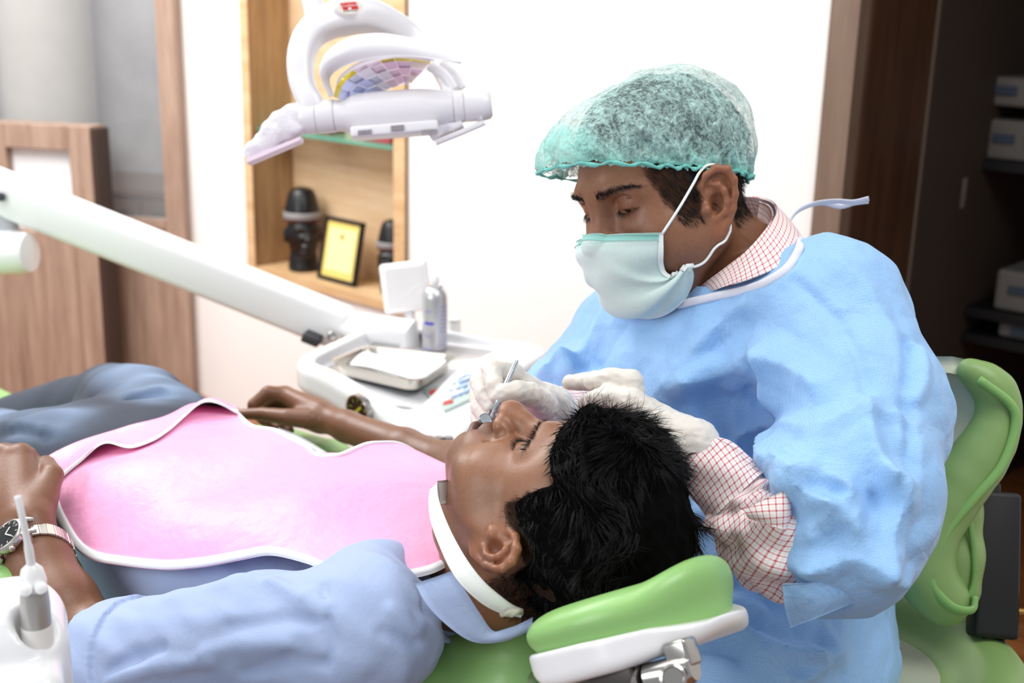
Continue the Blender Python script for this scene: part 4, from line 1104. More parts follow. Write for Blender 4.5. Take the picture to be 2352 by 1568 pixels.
# clear plastic strip of the bib with its printed label
clear = NT('clear_strip'); clear.P(Base_Color=(.92, .93, .95, 1), Roughness=.15, Alpha=.55)
s0 = [bib_hit(640, 1000), bib_hit(690, 1022), bib_hit(735, 1052)]; 
ps = [W(640, 982, 1.80), W(690, 1002, 1.765), W(752, 1040, 1.70)]; pe = [W(636, 1004, 1.79), W(680, 1024, 1.755), W(733, 1056, 1.685)]
strip = strip_px('plastic_strip', ps, pe, 24, 0, clear.m, bib, .0012, 5)
bx, by = nrm(ps[2]-ps[1]), None
by = nrm((ps[1]-pe[1])-((ps[1]-pe[1])@bx)*bx)
bz = np.cross(bx, by); lc = (ps[1]*.45+ps[2]*.55+pe[1]*.45+pe[2]*.55)/2+bz*.002      # its print is a blue dot and a dark streak, too small to read
MB().lathe(lc-bx*.012, [(.0001, .0004), (.0034, .0004), (.0034, 0)], bz, 16, False).build('label_dot', plain('print_blue', '#9cc4ee', .6), strip)
MB().box(lc+bx*.004, (.010, .0014, .0003), bx, by, bz).build('label_streak', plain('print_slate', '#8d90b4', .6), strip)

# ------------------------------------------------------------------ steel wristwatch on the near wrist
STEEL = plain('brushed_steel', '#cfcac2', .28, 1.0, var=.05)
ax_w = nrm(to_ch(W(40, 1120, 1.39)[None])[0]-to_ch(W(95, 1330, 1.25)[None])[0])      # along the forearm
cw = W(80, 1276, 1.335)
axw = nrm(MC@ax_w); vw = nrm(CAM-cw)
wn = nrm(nrm(W(56, 1288, 1.298)-cw)); wn = nrm(wn-(wn@axw)*axw)
wx = np.cross(axw, wn)
watch = MB()
def wrist_pt(q, extra=.0016):                  # just outside the skin of the wrist
    dv = math.cos(q)*wn+math.sin(q)*wx; t_ = .075
    for _ in range(60):
        t_ -= max(float(patient_body(to_ch((cw+dv*t_)[None]).astype(f32))[0]), 0)*.8
    return cw+dv*(t_+extra)
lk = []
for k in range(26):
    q = 2*math.pi*k/26
    if abs((q+math.pi) % (2*math.pi)-math.pi) < .55: continue
    lk.append(q)
mbs = MB()
bracelet = bpy.data.objects.new('bracelet', mesh('bracelet', *[np.zeros((0, 3)), np.zeros((0, 4), int)]))
bpy.data.objects.remove(bracelet)
case_c = wrist_pt(0, .0062)
mbw = MB().lathe(case_c, [(.0165, -.005), (.0195, -.004), (.0205, -.001), (.0205, .003), (.0195, .005), (.0178, .0056), (.0172, .0050), (.0170, .0035), (.0010, .0034)], wn, 40)
for sg in (-1, 1):
    for sd in (-1, 1):
        mbw.tube([case_c+wx*sg*.014+axw*sd*.0125, case_c+wx*sg*.022+axw*sd*.0118-wn*.004, case_c+wx*sg*.0265+axw*sd*.0112-wn*.009], [.0034, .003, .0024], 8)
wc_ = mbw.build('wristwatch', STEEL, patient, 'auto')
mbd = MB().lathe(case_c, [(.0001, .0049), (.0172, .0049)], wn, 40, False); mbd.build('watch_dial', plain('dial_black', '#0b0c10', .5), wc_, False)
mbd = MB()
for q, ln, w_ in ((.9, .009, .0009), (2.6, .0125, .0007)):
    dv = math.cos(q)*axw+math.sin(q)*wx; mbd.box(case_c+wn*.0056+dv*ln/2, (ln/2, w_, .0003), dv, np.cross(wn, dv), wn)
mbd.build('watch_hands', plain('hand_white', '#e8e8e6', .3), wc_)
mbd = MB()
for k in range(12):
    q = k*math.pi/6; dv = math.cos(q)*axw+math.sin(q)*wx
    mbd.box(case_c+wn*.0053+dv*.0148, (.0014, .0005, .0003), dv, np.cross(wn, dv), wn)
mbd.build('hour_marks', plain('mark_white', '#d8d8d6', .3), wc_)
MB().lathe(case_c, [(.0001, .0062), (.0165, .0060), (.0174, .0052)], wn, 40, False).build('watch_glass', None, wc_, True).data.materials.append((lambda g: (g.P(Base_Color=(0, 0, 0, 1), Roughness=.05, Alpha=.10), g.m)[1])(NT('watch_glass')))
MB().lathe(case_c-axw*.0205, [(.003, 0), (.0034, .001), (.0034, .0035), (.0028, .0042)], -axw, 16).build('crown_button', STEEL, wc_, True)
for q in lk:
    o_ = wrist_pt(q); t_ = nrm(wrist_pt(q+.08)-wrist_pt(q-.08)); nn_ = np.cross(axw, t_); 
    MB().box(o_, (.0100, .0041, .0014), axw, t_, nn_, .0006).build('bracelet_link', STEEL, wc_, False)
# ------------------------------------------------------------------ dentist: sits behind the patient's head, bent over him
DM = np.array([[.5266, -.7773, -.3442], [-.8156, -.5762, .0534], [.2398, -.2526, .9374]]); DT = A(.177, 1.3769, 1.2806); DS = 1.025
def to_dh(Pw): return ((np.asarray(Pw, f32)-DT.astype(f32))@DM.astype(f32))/f32(DS)
def dh(s, f, u): return DT+DM@A(s, f, u)*DS
def dhw(L): return DT+np.asarray(L)@DM.T*DS
DO = dict(fat=.004, nose=1.1, slit=True, lip=A(.12, .05, .045), ear=(.001, .012, -.006), nf=.008)
def d_hairline(L):
    S = np.abs(L[:, 0]); f, u = L[:, 1], L[:, 2]
    top = sst(.068, .085, u)*sst(-.02, .02, f+u-.06)
    side = sst(.060, .050, f-.25*u+.004*vnoise(L, 130, 4))*sst(-.022, -.004, u+.004*vnoise(L, 90, 5))*sst(.05, .062, S)
    back = sst(-.024, -.034, f)*sst(-.05, -.03, u)
    return np.maximum(np.maximum(top, side), back)*(1-sst(.0755, .079, S)*sst(-.04, -.03, f)*sst(.045, .035, u))
DO['hair'] = d_hairline
right_hand = [  # gripping the instrument: index, thumb, middle, ring, little, then the back of the hand
    ([(1176, 856, 1.285), (1129, 850, 1.252), (1136, 884, 1.232), (1140, 912, 1.226)], [.0120, .0106, .0092, .0074]),
    ([(1236, 935, 1.285), (1218, 908, 1.245), (1186, 900, 1.228), (1158, 905, 1.222)], [.0150, .0130, .0116, .0108]),
    ([(1160, 868, 1.305), (1102, 876, 1.28), (1112, 908, 1.252), (1132, 934, 1.238)], [.0120, .0106, .0094, .0080]),
    ([(1152, 884, 1.32), (1100, 905, 1.30), (1102, 936, 1.272), (1122, 958, 1.25)], [.0118, .0104, .0094, .0080]),
    ([(1152, 905, 1.33), (1103, 932, 1.315), (1099, 958, 1.288), (1104, 975, 1.268)], [.0105, .0092, .0084, .0074]),
    ([(1256, 945, 1.335), (1178, 868, 1.29)], [.0255, .0135]), ([(1256, 948, 1.335), (1164, 876, 1.308)], [.025, .0135]),
    ([(1258, 950, 1.34), (1158, 892, 1.322)], [.025, .013]), ([(1258, 955, 1.34), (1158, 910, 1.332)], [.024, .012]), ([(1256, 950, 1.325), (1228, 920, 1.265)], [.022, .015])]
left_hand = [
    ([(1458, 932, 1.236), (1450, 876, 1.236), (1402, 868, 1.242), (1360, 876, 1.25)], [.0128, .0122, .0108, .0090]),
    ([(1532, 1000, 1.205), (1452, 922, 1.215), (1398, 908, 1.23), (1362, 918, 1.24)], [.0165, .0135, .0118, .0095]),
    ([(1446, 938, 1.262), (1436, 886, 1.268), (1370, 874, 1.28), (1310, 878, 1.29)], [.0125, .0114, .0102, .0084]),
    ([(1440, 955, 1.285), (1420, 912, 1.295), (1376, 906, 1.30), (1345, 925, 1.295)], [.0120, .0106, .0094, .0080]),
    ([(1440, 975, 1.30), (1415, 945, 1.312), (1380, 942, 1.312), (1360, 958, 1.305)], [.0108, .0094, .0084, .0074]),
    ([(1585, 1032, 1.20), (1470, 940, 1.24)], [.0265, .0165]), ([(1585, 1034, 1.205), (1455, 945, 1.265)], [.0265, .016]),
    ([(1585, 1036, 1.21), (1448, 962, 1.288)], [.026, .015]), ([(1585, 1040, 1.215), (1446, 980, 1.30)], [.025, .014]), ([(1588, 1036, 1.20), (1515, 985, 1.205)], [.027, .019])]
RH = [([tuple(W(*q)) for q in c], r) for c, r in right_hand]
LH = [([tuple(W(*q)) for q in c], r) for c, r in left_hand]
NB = W(1722, 640, 1.43)
def dent_body(P):
    L = to_dh(P); r = np.linalg.norm(L-A(0, .01, .02).astype(f32), axis=1)
    d = r-f32(.145); m = r < .185
    if m.any(): d = np.where(m, f32(.03), d); d[m] = sd_head(L[m], DO)*DS
    d = sm_min(d, sd_chain(P, [tuple(dh(0, -.028, -.02)), tuple(dh(0, -.035, -.06)), tuple(NB)], [.053, .055, .064], .01), .02)
    d = sm_min(d, sd_chain(P, [W(1700, 800, 1.50), W(1740, 1150, 1.52)], [.10, .10]), .06)
    d = sm_min(d, sd_chain(P, [W(1880, 750, 1.33), W(1950, 980, 1.26), W(1900, 1265, 1.17), W(1690, 1135, 1.185), W(1590, 1044, 1.203)], [.05, .042, .034, .026, .022], .01), .02)
    d = sm_min(d, sd_chain(P, [W(1500, 770, 1.60), W(1340, 900, 1.60), W(1262, 950, 1.340)], [.045, .028, .016], .01), .02)
    return d
SKIN2 = skin_mat('skin_dark_brown', .45)
D_BASE = A(*srgb('#97664a')[:3])
dentist = thing('person', 'seated man in blue gown, teal hair cap, mask and gloves leaning over the patient', 'person', (.45, 1.55, .55))
V, Q, L = sdf_mesh(dent_body, rect((-.02, .03, .004), (.03, .27, .0015), (.27, .60, .004)), rect((1.0, 1.24, .004), (1.24, 1.52, .0015), (1.52, 1.80, .005)), rect((.72, 1.14, .004), (1.14, 1.44, .0015)))
me = mesh('body', V, Q)
Lh_ = to_dh(V); inh = np.linalg.norm(Lh_-A(0, .01, .02), axis=1) < .165
C = np.concatenate([np.tile(D_BASE*A(.85, .83, .83), (len(V), 1)), np.ones((len(V), 1))], 1); C[inh] = head_colour(Lh_[inh], D_BASE, DO)
set_col(me, 'Col', C)
link('body', me, SKIN2, dentist)
# lowered eyes: the balls show as a narrow slit between the lids
eye_m = NT('eye'); vv = eye_m.co('Generated'); eye_m.P(Base_Color=srgb('#2a1a12'), Roughness=.08)
for sd_ in (1, -1):
    MB().lathe(dh(sd_*.0325, .0745, .0240), [(.0001, -.0122*DS)]+[(.0122*DS*math.cos(q), .0122*DS*math.sin(q)) for q in np.linspace(-1.4, 1.4, 14)]+[(.0001, .0122*DS)], DM@A(0, 1, 0), 20, False).build('eyeball', eye_m.m, dentist, True)
for sd_ in (1, -1): link('eyelashes', mesh('eyelashes', *lashes(sd_, DM*DS, DT, .75, 40, .008)), HAIR, dentist)
DO2 = dict(DO); DO2['hair'] = None
for sd_ in (1, -1): link('eyebrow', mesh('eyebrow', *brow_hairs(sd_, DM*DS, DT, lambda q: sd_head(q, DO2), 260, 8)), HAIR, dentist)
# cropped hair under the cap
def d_hair(Lc):
    S = np.abs(Lc[:, 0])
    d = sd_ell(Lc, (0, -.018, .054), (.0775, .0965, .0885))
    d = sm_min(d, sd_ell(Lc, (0, .022, .085), (.064, .066, .052)), .03)
    d = d+.003+.002*vnoise(Lc, 60, 1)+.0012*vnoise(Lc, 200, 2)
    E0 = Lc.copy(); E0[:, 0] = S; d = sm_min(d, sd_ell(E0, (.0655, .028, .022), (.0085, .030, .036)), .01)
    cut = sd_box(Lc, (0, .128, -.055), (.2, .098, .128), None, .02)+.25*np.minimum(Lc[:, 2]-.03, 0)+.003*vnoise(Lc, 150, 3); d = sm_max(d, -cut, .006)
    cut2 = sd_box(Lc, (0, .10, -.10), (.2, .132, .084), None, .01)+.003*vnoise(Lc, 150, 7); d = sm_max(d, -cut2, .006)
    E = Lc.copy(); E[:, 0] = S
    d = sm_max(d, -sd_ell(E, (.088, .004, -.003), (.030, .024, .037)), .004)
    return sm_max(d, f32(-.050)-Lc[:, 2]+.004*vnoise(Lc, 150, 8), .01)
Vh, Qh, Lh = sdf_mesh(d_hair, rect((-.1, .1, .003)), rect((-.13, .11, .003)), rect((-.07, .16, .003)), DM*DS, DT)
sk = Lh_[inh]; hv = d_hairline(sk); edge = np.nonzero((hv > .3) & (sk[:, 2] < .075))[0]
sr = sk[np.random.default_rng(4).choice(edge, 5200)].astype(np.float64); sn = nsurf(sr, lambda q: sd_head(q, DO))
dn = np.stack([0*sr[:, 0], np.full(len(sr), -.35), np.full(len(sr), -.8)], 1)
v3, q3 = eat(strands_mesh('tmp', sr, dn+sn*.35, .0075, .01, .0005, None, None, 3, A(0, 0, 0), 9, kink=.08))
link('hair', mesh('hair', *join([(Vh, Qh), (dhw(v3), q3[:, ::-1])])), hair_mat('hair_short', '#0d0b0b', .6), dentist)
# teal bouffant cap, thin enough for the hair to show through
n = NT('cap_teal'); v = n.co()
fib = n.n('TexNoise', inp={'Vector': n.co('Object', (1, 1, 1)), 'Scale': 240.0, 'Detail': 5.0, 'Roughness': .68, 'Distortion': .7}).outputs[0]
cl = n.noise(v, 26, 4, .6).outputs[0]
thk = n.n('Attribute', attribute_name='Col').outputs['Fac']
wr = n.n('TexNoise', inp={'Vector': n.co('Object', (1, 1, .55)), 'Scale': 46.0, 'Detail': 1.5, 'Roughness': .4, 'Distortion': .25}).outputs[0]
wl = n.math('POWER', n.math('SUBTRACT', 1.0, n.math('MINIMUM', n.math('MULTIPLY', n.math('ABSOLUTE', n.math('SUBTRACT', wr, .5)), 14.0), 1.0)), 1.5)
al = n.math('ADD', n.math('MULTIPLY', n.math('SUBTRACT', fib, .5), 2.2), n.math('ADD', n.math('MULTIPLY', n.math('SUBTRACT', cl, .5), 1.2), n.math('ADD', thk, n.math('MULTIPLY', wl, .30))))
al = n.ramp(al, [(.12, (.14, .14, .14, 1)), (1.0, (.97, .97, .97, 1))])
n.P(Base_Color=n.mix(n.math('MULTIPLY', n.math('SUBTRACT', thk, .40), 1.4), srgb('#bcdcd7'), srgb('#66c9bb')), Roughness=.75, Alpha=al, Normal=n.bump(wl, .35, .004, n.bump(cl, .4, .006, n.bump(fib, .4, .002))))
n.b.inputs['Specular IOR Level'].default_value = .25
CAP_M = n.m
def cap_plane(L): return L[:, 2]-(.0345+.41*L[:, 1])
rr_ = np.random.default_rng(12)
def cap_folds(Lc):
    # gathers run from the brim up over the crown, deepest near the elastic
    az = np.arctan2(Lc[:, 0], Lc[:, 1]+.02); h = np.maximum(cap_plane(Lc), 0)
    w = np.exp(-h/.045)
    return w*(.0026*np.sin(az*19+2.5*np.sin(az*5)+60*h)+.0018*np.sin(az*37+90*h))
def cap_sdf(Lc):
    d = sd_ell(Lc, (0, -.022, .058), (.0830, .1040, .0905))
    d = sm_min(d, sd_ell(Lc, (0, .066, .088), (.066, .062, .046)), .045)
    d = sm_min(d, sd_ell(Lc, (-.008, .092, .082), (.052, .034, .024)), .03)
    d = d+cap_folds(Lc)+.0022*vnoise(Lc, 42, 3)+.0012*vnoise(Lc, 95, 4)
    for k_, q in enumerate(CAPF): w_ = 1 if k_ == 0 else .5; d = sm_min(d, sd_chain(Lc, q, [.0004*w_]+list(np.linspace(.0015, .0042, len(q)-1)*w_), .003), .004+.004*w_)
    return d
CAPF = []
for px in ([(1425, 262), (1470, 300), (1530, 340), (1600, 378)], [(1365, 290), (1420, 330), (1490, 362), (1560, 378)], [(1535, 290), (1570, 330), (1605, 372)], [(1310, 300), (1350, 345), (1420, 370)], [(1640, 285), (1675, 330), (1692, 390)],
           [(1590, 300), (1620, 340), (1640, 368)], [(1290, 340), (1330, 365), (1380, 378)]):
    line = []
    for x, y in px:
        q = march(lambda p: cap_sdf(to_dh(p)), CAM, ray(x, y), .9, 2)
        if q is not None: line.append(tuple(to_dh(q[None])[0]))
    if len(line) > 1: CAPF = CAPF+[line]
V, Q, L = sdf_mesh(cap_sdf, rect((-.1, .1, .0022)), rect((-.14, .16, .0022)), rect((-.05, .16, .0022)), DM*DS, DT)
hgt = cap_plane(L)+.003*np.sin(np.arctan2(L[:, 0], L[:, 1]+.02)*33)
keep = (hgt[Q] > -.004).all(1)
Q = Q[keep]; used = np.unique(Q); mp = np.full(len(V), -1); mp[used] = np.arange(len(used)); V, L, Q = V[used], L[used], mp[Q]
me = mesh('hair_cap', V, Q)
th_ = .42+.40*np.exp(-np.maximum(cap_plane(L), 0)/.012)
for q in CAPF:
    dd = sd_chain(L, q, list(np.linspace(-.002, .002, len(q))), .001); th_ = np.maximum(th_, .80*np.exp(-(np.maximum(dd, 0)/.0032)**2))
th_ = np.maximum(th_, .75*sst(.08, .12, L[:, 1]))
set_col(me, 'Col', np.stack([th_]*3, 1))
cap = link('hair_cap', me, CAP_M, dentist)
# gathered elastic rim of the cap
az = np.linspace(-math.pi, math.pi, 220)
ring = []
for q in az:
    o_, d_ = A(0, -.02, 0), A(math.sin(q), math.cos(q), 0)
    t = .03
    for _ in range(60):
        p = o_+d_*t; p[2] = .0345+.41*p[1]
        s_ = float(cap_sdf(p[None].astype(f32))[0]); t -= s_*.9
    ring.append(p+A(0, 0, -.003+.0018*math.sin(q*33)))
ring = dhw(np.array(ring))
MB().tube(list(ring), [.0019+.0008*math.sin(k*2.1)+.0005*math.sin(k*.9) for k in range(len(ring))], 7, True).build('cap_elastic', plain('cap_edge_teal', '#7ccfc4', .75, bump=.5, bscale=500, Alpha=.9), cap, True)
# face mask
n = NT('mask_green'); v = n.co()
fibm = n.n('TexNoise', inp={'Vector': v, 'Scale': 300.0, 'Detail': 5.0, 'Roughness': .65, 'Distortion': 1.6}).outputs[0]
n.P(Base_Color=n.mix(n.math('ADD', n.math('MULTIPLY', fibm, .7), n.math('MULTIPLY', n.noise(v, 16, 3).outputs[0], .5)), srgb('#b3d3cd'), srgb('#e2eeec')), Roughness=.8, Normal=n.bump(fibm, .35, .001))
MASK_M = n.m
cp = spline([(.111, .003), (.125, -.011), (.1245, -.032), (.1215, -.056), (.115, -.080), (.100, -.096), (.078, -.103)], 60)
ep_ = []
DO3 = dict(DO)
for x, y in [(1524, 535), (1523, 560), (1522, 585), (1524, 606), (1532, 626), (1556, 634), (1582, 612), (1594, 630), (1592, 655), (1572, 690)]:
    p_ = march(lambda p: (sd_head(to_dh(p), DO3)-.004)*DS, CAM, ray(x, y), 1.0, 1.7); ep_.append(tuple(to_dh(p_[None])[0]) if p_ is not None else ep_[-1])
ep = spline(ep_, 60)
t = np.linspace(-1, 1, 81); PH = math.radians(80)
def push_out(P3, gap, fn=None, it=6):             # lift points that lie too close to the skin
    fn = fn or (lambda q: sd_head(q, DO2))
    sh = P3.shape; q = P3.reshape(-1, 3).astype(f32)
    for _ in range(it):
        q = q+nsurf(q, fn)*np.maximum(gap-fn(q), 0)[:, None]
    return q.reshape(sh).astype(float)
sn, cs = np.sin(t*PH)/math.sin(PH), (np.cos(t*PH)-math.cos(PH))/(1-math.cos(PH))
PMk = np.zeros((60, 81, 3))
PMk[..., 0] = ep[:, :1]*sn[None]
PMk[..., 1] = ep[:, 1:2]+(cp[:, :1]-ep[:, 1:2])*cs[None]
PMk[..., 2] = ep[:, 2:]+(cp[:, 1:]-ep[:, 2:])*cs[None]
rw = np.linspace(0, 1, 60)[:, None]; at = np.abs(t)[None]
# pleats fan out from the tie at each side, with soft creases across the cheek
fanq = (rw-.62)/(1.02-at+.12)
ple = .0030*np.exp(-((fanq-.15)/.10)**2)-.0028*np.exp(-((fanq-.32)/.09)**2)+.0026*np.exp(-((fanq+.32)/.10)**2)-.0022*np.exp(-((fanq+.12)/.09)**2)
ple *= 1.5*sst(.05, .5, at)
PMk = push_out(PMk, .0035)
nm = grid_normals(PMk); nm *= np.sign(nm[..., 1:2]+1e-9)
PMk = PMk+nm*(ple+.0010*np.sin(rw*19+4*t[None]))[..., None]
mask = grid_mesh('face_mask', dhw(PMk), MASK_M, dentist, None, .0012)
wm = plain('mask_binding_white', '#eef3f3', .7, bump=.4, bscale=900)
tm = plain('mask_stitch_teal', '#8fc9c0', .7)
out = PMk+nm*.0016
def mask_band(i0, i1, j0, j1, name, m, lift=.0012):
    return grid_mesh(name, dhw(PMk[i0:i1, j0:j1]+nm[i0:i1, j0:j1]*lift), m, mask, None, .0010)
mask_band(1, 5, 14, 78, 'nose_wire', tm, .0009)
mask_band(0, 40, 77, 81, 'side_binding', wm); mask_band(0, 40, 0, 4, 'side_binding', wm)
mask_band(56, 60, 2, 79, 'mask_hem', wm, .0008)
for k in range(4):                             # rows of heat stitches along the top
    pass
for i_ in (1, 5):
    mbx = MB()
    for j in range(14, 78, 1):
        c_ = dhw(PMk[i_, j]+nm[i_, j]*.0022); mbx.box(c_, (.0005, .0005, .0003))
    so_ = mbx.build('mask_stitch', tm, mask); so_['kind'] = 'stuff'
for sd_ in (1, -1):
    j = 79 if sd_ > 0 else 1
    a_, b_ = PMk[1, j], PMk[37, j]
    lp = [tuple(a_+A(0, .0, .0)), (sd_*.078, .055, .008), (sd_*.080, .030, .025), (sd_*.081, .018, .0335), (sd_*.082, .006, .037), (sd_*.081, -.008, .031), (sd_*.079, -.014, .008), (sd_*.078, -.008, -.018), (sd_*.079, .008, -.034), (sd_*.0745, .024, -.046), (sd_*.066, .040, -.056), tuple(b_)]
    MB().tube(list(dhw(push_out(spline(lp, 70), .0014))), .0016, 8, True).build('ear_loop', wm, mask, True)
e0 = dhw(PMk[37, 79]+nm[37, 79]*.001)
MB().tube([e0-DM@A(0, .004, 0), e0+DM@A(.002, -.006, .001), e0+DM@A(.003, -.014, -.001)], [.0022, .0028, .0024], 8, True, .35).build('loop_end', wm, mask, True)
# white gloves
n = NT('latex_glove'); v = n.co()
mott = n.noise(v, 420, 3, .6).outputs[0]
n.P(Base_Color=n.mix(n.math('MULTIPLY', mott, .8), srgb('#e3ddd4'), srgb('#cfc8bf')), Roughness=.5, Normal=n.bump(n.noise(v, 110, 4, .6).outputs[0], .18, .003))
n.b.inputs['Subsurface Weight'].default_value = .2; n.b.inputs['Subsurface Radius'].default_value = (.004, .0025, .002); n.b.inputs['Subsurface Scale'].default_value = 1.0
GLOVE_M = n.m
def glove(name, H, tail, X, Y, Z, parent, wr):
    w0 = A(*H[5][0][0])
    ax = nrm(tail-w0)
    def fn(P):
        d = hand_sdf(P, H, kf=.0014)
        # wrinkles across the joints and down the wrist
        q = (P-w0.astype(f32))@ax.astype(f32)
        d = sm_min(d, sd_cap(P, w0, tail, .0265, wr), .014)
        d = d+.0006*vnoise(P, 230, 2)+.0007*vnoise(P*A(1, 1, 2.5).astype(f32), 120, 3)
        d = sm_min(d, np.maximum(np.abs((P-tail.astype(f32))@ax.astype(f32))-.0016, sd_cap(P, w0, tail+ax*.01, .0265, wr)-.0012), .001)
        return np.maximum(d, (P-tail.astype(f32))@ax.astype(f32)-.0018)
    V, Q, L = sdf_mesh(fn, X, Y, Z)
    return link(name, mesh(name, V, Q), GLOVE_M, parent)
pr = np.array([q for c, _ in RH for q in c]); pl = np.array([q for c, _ in LH for q in c])
T_R, T_L = W(1280, 950, 1.36), W(1587, 1034, 1.201)
def bx_(p, e=.03, st=.0014): return [np.arange(a, b, st) for a, b in zip(p.min(0)-e, p.max(0)+e)]
glove('glove', RH, T_R, *bx_(np.vstack([pr, T_R])), dentist, .026)
glove('glove', LH, T_L, *bx_(np.vstack([pl, T_L])), dentist, .0262)
# ------------------------------------------------------------------ checked shirt and blue gown
def check_mat(name, pitch, c='#c8505a', base='#f4f0ee', w=.13, rot=0.0):
    n = NT(name); uv = n.n('UVMap').outputs[0]
    mp = n.n('Mapping', inp={'Vector': uv, 'Scale': (1/pitch, 1/pitch, 1), 'Rotation': (0, 0, rot)})
    sp = n.n('SeparateXYZ', inp={0: mp.outputs[0]})
    def line(s, off, wd):
        q = n.math('ABSOLUTE', n.math('SUBTRACT', n.math('FRACT', n.math('ADD', s, off)), .5))
        return n.math('SUBTRACT', 1.0, n.math('SMOOTH_MIN', n.math('MAXIMUM', n.math('DIVIDE', n.math('SUBTRACT', q, wd*.6), wd*.5), 0.0), 1.0, .05))
    a, b = line(sp.outputs[0], 0.0, w), line(sp.outputs[1], 0.0, w)
    a2, b2 = line(sp.outputs[0], .5, w*.6), line(sp.outputs[1], .5, w*.6)
    f = n.math('MAXIMUM', n.math('ADD', n.math('MULTIPLY', a, .62), n.math('MULTIPLY', b, .62)), n.math('MULTIPLY', n.math('MAXIMUM', a2, b2), .16))
    f = n.math('MINIMUM', f, 1.0)
    v = n.co()
    n.P(Base_Color=n.mix(f, srgb(base), srgb(c)), Roughness=.8, Normal=n.bump(n.noise(v, 60, 4).outputs[0], .22, .004))
    n.b.inputs['Specular IOR Level'].default_value = .2
    return n.m
CHECK = check_mat('red_check', .0058); CHECK2 = check_mat('red_check_collar', .0062, rot=.1)
def uv_of(P):
    du = np.concatenate([np.zeros((1, P.shape[1])), np.cumsum(np.linalg.norm(np.diff(P, axis=0), axis=2), 0)], 0).mean(1, keepdims=True)+0*P[..., 0]
    dv = np.concatenate([np.zeros((P.shape[0], 1)), np.cumsum(np.linalg.norm(np.diff(P, axis=1), axis=2), 1)], 1)
    dv = dv-dv[:, dv.shape[1]//2][:, None]
    return np.stack([du, dv], -1)
def loft(name, axis, rad, m, parent, nseg, nu=64, wob=None, thick=.0016, flat=1.0, up=EZ, seed=0):
    a = spline(axis, nseg); rd = np.interp(np.linspace(0, 1, nseg), np.linspace(0, 1, len(rad)), rad)
    t = np.gradient(a, axis=0); t /= np.linalg.norm(t, axis=1, keepdims=True)
    u = up-(t@up)[:, None]*t; u /= np.linalg.norm(u, axis=1, keepdims=True); w = np.cross(t, u)
    q = np.linspace(0, 2*math.pi, nu+1)
    R = rd[:, None]*np.ones(nu+1)[None]
    P = a[:, None]+R[..., None]*(np.cos(q)[None, :, None]*u[:, None]+flat*np.sin(q)[None, :, None]*w[:, None])
    if wob is not None:
        nn = P-a[:, None]; nn /= np.linalg.norm(nn, axis=2, keepdims=True)
        P = P+nn*wob(np.linspace(0, 1, nseg)[:, None], q[None])[..., None]
        P[:, -1] = P[:, 0]
    return grid_mesh(name, P, m, parent, uv_of(P), thick)
def cuff_wob(s, q): return .0012*np.sin(5*q+6*s)+.0010*np.sin(3*q-9*s)
def slv_wob(s, q):
    return (.0045*np.exp(-((s-.30)/.25)**2)*np.sin(3*q+9*s)+.0032*np.sin(6*q+13*s)+.0022*np.sin(10*q-12*s))*sst(0, .16, s)
cuff = loft('shirt_cuff', [W(1597, 1046, 1.199), W(1640, 1082, 1.190), W(1697, 1142, 1.180)], [.0262, .0305, .0350], CHECK, dentist, 24, 64, cuff_wob, .002)
loft('shirt_sleeve', [W(1690, 1136, 1.182), W(1712, 1166, 1.178), W(1745, 1200, 1.173), W(1790, 1236, 1.166), W(1850, 1265, 1.165)], [.0325, .041, .049, .052, .050], CHECK, dentist, 60, 96, slv_wob, .0016)
# sleeve placket: the flap that overlaps behind the cuff button
def px_patch(name, rows, m, parent, thick=.0016, nu=24, nv=14):
    R = [spline([W(*q) for q in r_], nu) for r_ in rows]; R = np.array(R)
    P = np.stack([spline(R[:, i], nv) for i in range(nu)], 0)
    return grid_mesh(name, P, m, parent, uv_of(P), thick)
px_patch('sleeve_placket', [[(1700, 1172, 1.128), (1750, 1150, 1.115), (1800, 1128, 1.112), (1818, 1120, 1.13)], [(1715, 1182, 1.122), (1755, 1180, 1.108), (1800, 1176, 1.106), (1817, 1172, 1.125)], [(1722, 1188, 1.126), (1762, 1202, 1.110), (1798, 1214, 1.108), (1812, 1216, 1.125)]], CHECK, dentist)
loft('shirt_cuff', [W(1268, 948, 1.338), W(1290, 950, 1.37), W(1330, 945, 1.42)], [.0235, .027, .030], CHECK, dentist, 20, 48, cuff_wob, .002)
# collar
top = [W(1590, 672, 1.375), W(1629, 646, 1.342), W(1713, 582, 1.316), W(1757, 532, 1.328), W(1781, 496, 1.365), W(1776, 469, 1.41), W(1750, 457, 1.45), W(1706, 452, 1.48), W(1655, 462, 1.50)]
bot = [W(1600, 690, 1.372), W(1643, 665, 1.330), W(1722, 642, 1.290), W(1801, 606, 1.285), W(1836, 560, 1.320), W(1828, 530, 1.42), W(1790, 520, 1.47), W(1730, 520, 1.50), W(1660, 540, 1.515)]
strip_px('shirt_collar', top, bot, 70, 0, CHECK2, dentist, .0022, 14, .004)
inn = [W(1588, 676, 1.378), W(1630, 652, 1.352), W(1700, 600, 1.345), W(1745, 545, 1.355), W(1772, 500, 1.385), W(1766, 474, 1.42), W(1742, 463, 1.455)]
inb = [W(1592, 690, 1.38), W(1640, 672, 1.36), W(1705, 630, 1.365), W(1745, 580, 1.38), W(1765, 540, 1.42), W(1758, 525, 1.455), W(1735, 520, 1.48)]
strip_px('collar_stand', inn, inb, 50, 0, CHECK2, dentist, .002, 8)
